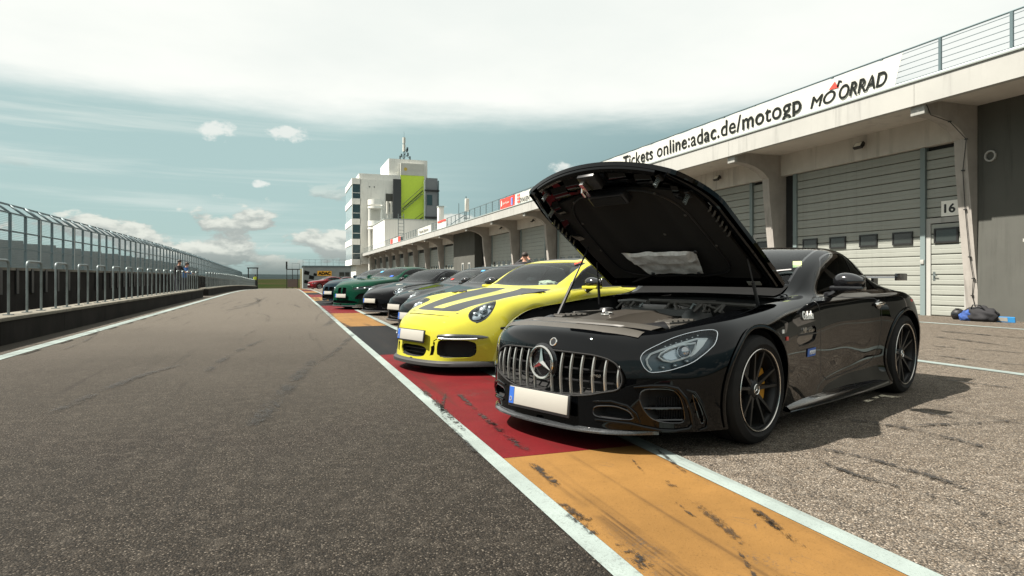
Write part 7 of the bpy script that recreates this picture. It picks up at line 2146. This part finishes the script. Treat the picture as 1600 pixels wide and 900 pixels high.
# ------------------------------------------------------------------ people
M_SKIN = mat('skin', (0.42, 0.22, 0.15), 0.55)
M_HAIR = mat('dark_hair', (0.02, 0.013, 0.009), 0.7)
def person(label, loc, rz, joints, cloth_bands, group=None):
    """joints: dict of positions; one skinned body, hair as a child. cloth_bands: function(z, part) -> material index"""
    J = {k: Vector(v) for k, v in joints.items()}
    E = [('pelvis', 'belly', .15, .14), ('belly', 'chest', .14, .16), ('chest', 'neckb', .16, .075), ('neckb', 'neck', .075, .055), ('neck', 'head', .055, .085), ('head', 'top', .098, .062)]
    for s_ in 'lr':
        E += [('chest', 'sh' + s_, .13, .075), ('sh' + s_, 'el' + s_, .068, .048), ('el' + s_, 'wr' + s_, .045, .03), ('wr' + s_, 'ha' + s_, .035, .026),
              ('pelvis', 'hip' + s_, .13, .10), ('hip' + s_, 'kn' + s_, .10, .065), ('kn' + s_, 'an' + s_, .06, .042), ('an' + s_, 'to' + s_, .045, .035)]
    names = list(J); me = bpy.data.meshes.new('person')
    me.from_pydata([J[k] for k in names], [(names.index(a), names.index(b_)) for a, b_, _, _ in E], [])
    o = bpy.data.objects.new('person', me); COL.objects.link(o)
    md = o.modifiers.new('skin', 'SKIN'); sv = me.skin_vertices[0].data
    rad = {}
    for a, b_, r0, r1 in E:
        rad[a] = max(rad.get(a, 0), r0); rad[b_] = max(rad.get(b_, 0), r1)
    for i, k in enumerate(names):
        r_ = rad[k]
        sv[i].radius = (r_ * (1.18 if k in ('chest', 'belly', 'pelvis') else 1.0), r_ * 0.85)
        sv[i].use_root = (k == 'pelvis')
    sb = o.modifiers.new('sub', 'SUBSURF'); sb.levels = 2; sb.render_levels = 2
    dg = bpy.context.evaluated_depsgraph_get()
    m2 = bpy.data.meshes.new_from_object(o.evaluated_get(dg)); bpy.data.objects.remove(o)
    m2.materials.clear()
    mats, fn = cloth_bands
    for q in mats: m2.materials.append(q)
    # nose, brow and chin: push the front of the head outward
    hd = J['head']
    for v in m2.vertices:
        d = v.co - hd
        if d.length < 0.16 and d.y < -0.03:
            if abs(d.x) < 0.02 and -0.035 < d.z < 0.02: v.co.y -= 0.022
            if abs(abs(d.x) - 0.035) < 0.018 and 0.0 < d.z < 0.035: v.co.y += 0.010
    for p in m2.polygons:
        p.use_smooth = True; c = p.center
        p.material_index = fn(c, J)
    ob = link_mesh('person', m2, None, loc, (0, 0, rz))
    tag(ob, label, 'person', group)
    blob('hair', J['head'] + Vector((0, 0.018, 0.045)), (0.098, 0.108, 0.098), M_HAIR, ob, lambda q: Vector((q.x, max(q.y, -0.62 - 0.3 * (q.z < 0)), q.z if q.z > -0.35 else -0.35)), 3)
    for s_ in 'lr':       # five fingers each
        h = J['ha' + s_]; w_ = J['wr' + s_]; d = (h - w_).normalized(); sx = Vector((1, 0, 0)); sx = (sx - d * sx.dot(d)).normalized()
        for k in range(4):
            a = h + sx * (k - 1.5) * 0.018
            L = (0.06, 0.07, 0.066, 0.05)[k]; b = MB(); b.tube([a, a + d * L * 0.55, a + d * L + Vector((0, -0.012, -0.01))], [0.009, 0.008, 0.006], 6); b.build('finger', M_SKIN, ob)
        a = w_.lerp(h, 0.5) + sx * (0.03 if s_ == 'l' else -0.03); b = MB(); b.tube([a, a + d * 0.03 + sx * (0.02 if s_ == 'l' else -0.02), a + d * 0.06 + sx * (0.02 if s_ == 'l' else -0.02)], [0.011, 0.009, 0.007], 6); b.build('thumb', M_SKIN, ob)
    return ob
def stand(lean=0.0, armr=None, arml=None, h=1.78):
    k = h / 1.78
    d = {'pelvis': (0, 0, .96), 'belly': (0, 0, 1.10), 'chest': (0, lean * .5, 1.32), 'neckb': (0, lean * .9, 1.47), 'neck': (0, lean, 1.54), 'head': (0, lean * 1.1 - .02, 1.64), 'top': (0, lean * 1.1, 1.72),
         'shl': (.19, lean * .7, 1.43), 'shr': (-.19, lean * .7, 1.43), 'ell': (.25, .02, 1.14), 'elr': (-.25, .02, 1.14), 'wrl': (.26, -.06, .90), 'wrr': (-.26, -.06, .90), 'hal': (.26, -.08, .82), 'har': (-.26, -.08, .82),
         'hipl': (.10, 0, .90), 'hipr': (-.10, 0, .90), 'knl': (.11, -.02, .50), 'knr': (-.11, -.02, .50), 'anl': (.12, .02, .09), 'anr': (-.12, .02, .09), 'tol': (.14, -.14, .035), 'tor': (-.14, -.14, .035)}
    if armr: d.update(dict(zip(('elr', 'wrr', 'har'), armr)))
    if arml: d.update(dict(zip(('ell', 'wrl', 'hal'), arml)))
    return {q: (v[0] * k, v[1] * k, v[2] * k) for q, v in d.items()}
def outfit(top, legs, shoe=None):
    shoe = shoe or mat('dark_shoe', (0.015, 0.014, 0.013), 0.6)
    def fn(c, J):
        if c.z > J['neckb'].z + 0.02: 
            far = min((c - J['ha' + s_]).length for s_ in 'lr')
            return 0 if (c - J['head']).length < 0.2 or far < 0.12 else 1
        for s_ in 'lr':
            if (c - J['ha' + s_]).length < 0.085: return 0
        if c.z > J['pelvis'].z - 0.02: return 1
        if c.z < J['anl'].z + 0.02: return 3
        return 2
    return ([M_SKIN, top, legs, shoe], fn)
M_JK = mat('black_jacket', (0.012, 0.012, 0.014), 0.8); M_JEAN = mat('dark_trousers', (0.02, 0.022, 0.03), 0.85)
M_BLUEJ = mat('blue_jacket', (0.02, 0.09, 0.25), 0.8); M_HIVIS = mat('yellow_vest', (0.55, 0.62, 0.05), 0.7)
# the one taking a picture behind the yellow coupe, seen from behind: he faces the garages
p = cam_point(820, 19.5)
person('person in a black jacket holding both hands to the face behind the cars', (p.x, p.y, 0), R(180) + R(-25),
       stand(-0.02, armr=((-.34, -.10, 1.36), (-.10, -.26, 1.58), (-.05, -.27, 1.63)), arml=((.34, -.10, 1.36), (.10, -.26, 1.58), (.05, -.27, 1.63)), h=1.80), outfit(M_JK, M_JEAN))
p = at_z(277, 462, 0.0); q = Vector((-6.0, 0, 0)); d_ = ray(277, 433); t_ = -6.0 / d_.x; Yp = d_.y * t_
person('person in a dark jacket leaning at the hoops along the lane, left of a pair', (-5.05, Yp * 5.05 / 6.0, 0.12), R(70),
       stand(-0.10, armr=((-.26, -.22, 1.2), (-.14, -.45, 1.15), (-.10, -.52, 1.14)), arml=((.26, -.22, 1.2), (.14, -.45, 1.15), (.10, -.52, 1.14))), outfit(M_JK, M_JEAN), 'pair at the hoops')
d_ = ray(288, 433); t_ = -5.05 / d_.x
person('person in a blue jacket leaning at the hoops along the lane, right of a pair', (-5.05, d_.y * t_, 0.10), R(80),
       stand(-0.12, armr=((-.26, -.22, 1.2), (-.14, -.45, 1.15), (-.10, -.52, 1.14)), arml=((.34, .05, 1.2), (.42, -.2, 1.15), (.44, -.28, 1.14)), h=1.72), outfit(M_BLUEJ, M_JEAN), 'pair at the hoops')
person('marshal in a yellow vest standing in the booth', (-4.2, 99.6, gz(100) + 0.28), R(30), stand(0.0), outfit(M_HIVIS, M_JEAN))

# ------------------------------------------------------------------ helmets and kit
def helmet(name, label, M, shell, cat='helmet'):
    o = blob(name, (0, 0, 0), (0.128, 0.152, 0.138), shell, None, lambda q: Vector((q.x * (1 - 0.10 * max(0, -q.z)), q.y * (1.0 + 0.08 * max(0, -q.z) * (q.y < 0)), max(q.z, -0.82))), 4)
    b = MB(); P = []
    for a in np.linspace(R(200), R(340), 19):
        P.append([(0.132 * math.cos(a) * s_, 0.157 * math.sin(a) * s_, z) for z, s_ in ((-0.035, 1.0), (-0.01, 1.015), (0.025, 1.01), (0.055, 0.95))])
    b.grid(P); b.build('visor', M_GLOSS, o, angle=60)
    b = MB(); b.lathe([(0.112, -0.114), (0.118, -0.108), (0.112, -0.10)], 24); b.build('neck_seal', M_TRIM, o)
    for sd in (-1, 1):
        b = MB(); b.lathe([(0, 0.006), (0.018, 0.004), (0.022, 0)], 14, M=Matrix.Translation((sd * 0.129, -0.01, 0.01)) @ Matrix.Rotation(R(90) * sd, 4, 'Y')); b.build('visor_pivot', M_TRIM, o)
    b = MB(); b.box(-0.03, 0.03, -0.10, -0.04, 0.128, 0.142, bev=0.006); b.build('air_scoop', M_TRIM, o)
    o.matrix_basis = M; tag(o, label, cat)
    return o
M_HELM = mat('helmet_black', (0.006, 0.006, 0.007), 0.12, coat=0.8)
hp = K1.M @ Vector((3.10, -0.30, 1.135 + 0.113))
helmet('crash_helmet', 'glossy black crash helmet on the rear of a black coupe', Matrix.Translation(hp) @ Matrix.Rotation(R(-40), 4, 'Z'), M_HELM)
g = at_z(1497, 499)
helmet('crash_helmet', 'matt black helmet standing on the ground by the small garage door', Matrix.Translation((g.x, g.y, 0.113)) @ Matrix.Rotation(R(-70), 4, 'Z') @ Matrix.Scale(1.12, 4), mat('matt_black_helmet', (0.012, 0.012, 0.012), 0.6))
g = at_z(1532, 502)
bag = blob('kit_bag', (0, 0, 0), (0.20, 0.38, 0.22), mat('bag_black', (0.010, 0.010, 0.012), 0.85, bump=0.5, bscale=25), None, lambda q: Vector((q.x, q.y, max(q.z, -0.55))) * (1 + 0.28 * noise.noise(q * 2.2)), 4)
bag.location = (g.x, g.y, 0.13); tag(bag, 'crumpled black kit bag beside the helmet at the column foot', 'bag')
b = MB(); b.tube([(-0.1, -0.15, 0.16), (-0.14, -0.08, 0.25), (-0.14, 0.08, 0.25), (-0.1, 0.15, 0.16)], 0.014, 6); b.build('handle', M_TRIM, bag)
g2 = at_z(1516, 501)
jk = blob('blue_jacket', (0, 0, 0), (0.16, 0.20, 0.15), mat('blue_cloth', (0.02, 0.06, 0.22), 0.85, var=0.4, vscale=9), None, lambda q: Vector((q.x, q.y, max(q.z, -0.6))) * (1 + 0.35 * noise.noise(q * 2.8 + Vector((3, 1, 0)))), 4)
jk.location = (g2.x - 0.05, g2.y, 0.085); tag(jk, 'crumpled dark blue jacket between helmet and kit bag', 'jacket')
g3 = at_z(1564, 503.5)
pb_ = empty('start_board', (g3.x, g3.y, 0.0), R(12)); tag(pb_, 'small blue and white board lying against the grey wall', 'board')
b = MB(); b.box(-0.015, 0.015, -0.28, 0.28, 0.01, 0.13, M=Matrix.Rotation(R(-14), 4, 'Y')); b.build('board', mat('board_blue', (0.03, 0.22, 0.50), 0.5), pb_)
b = MB(); b.box(-0.019, -0.016, -0.14, 0.27, 0.03, 0.12, M=Matrix.Rotation(R(-14), 4, 'Y')); b.build('white_field', M_PLATE, pb_)
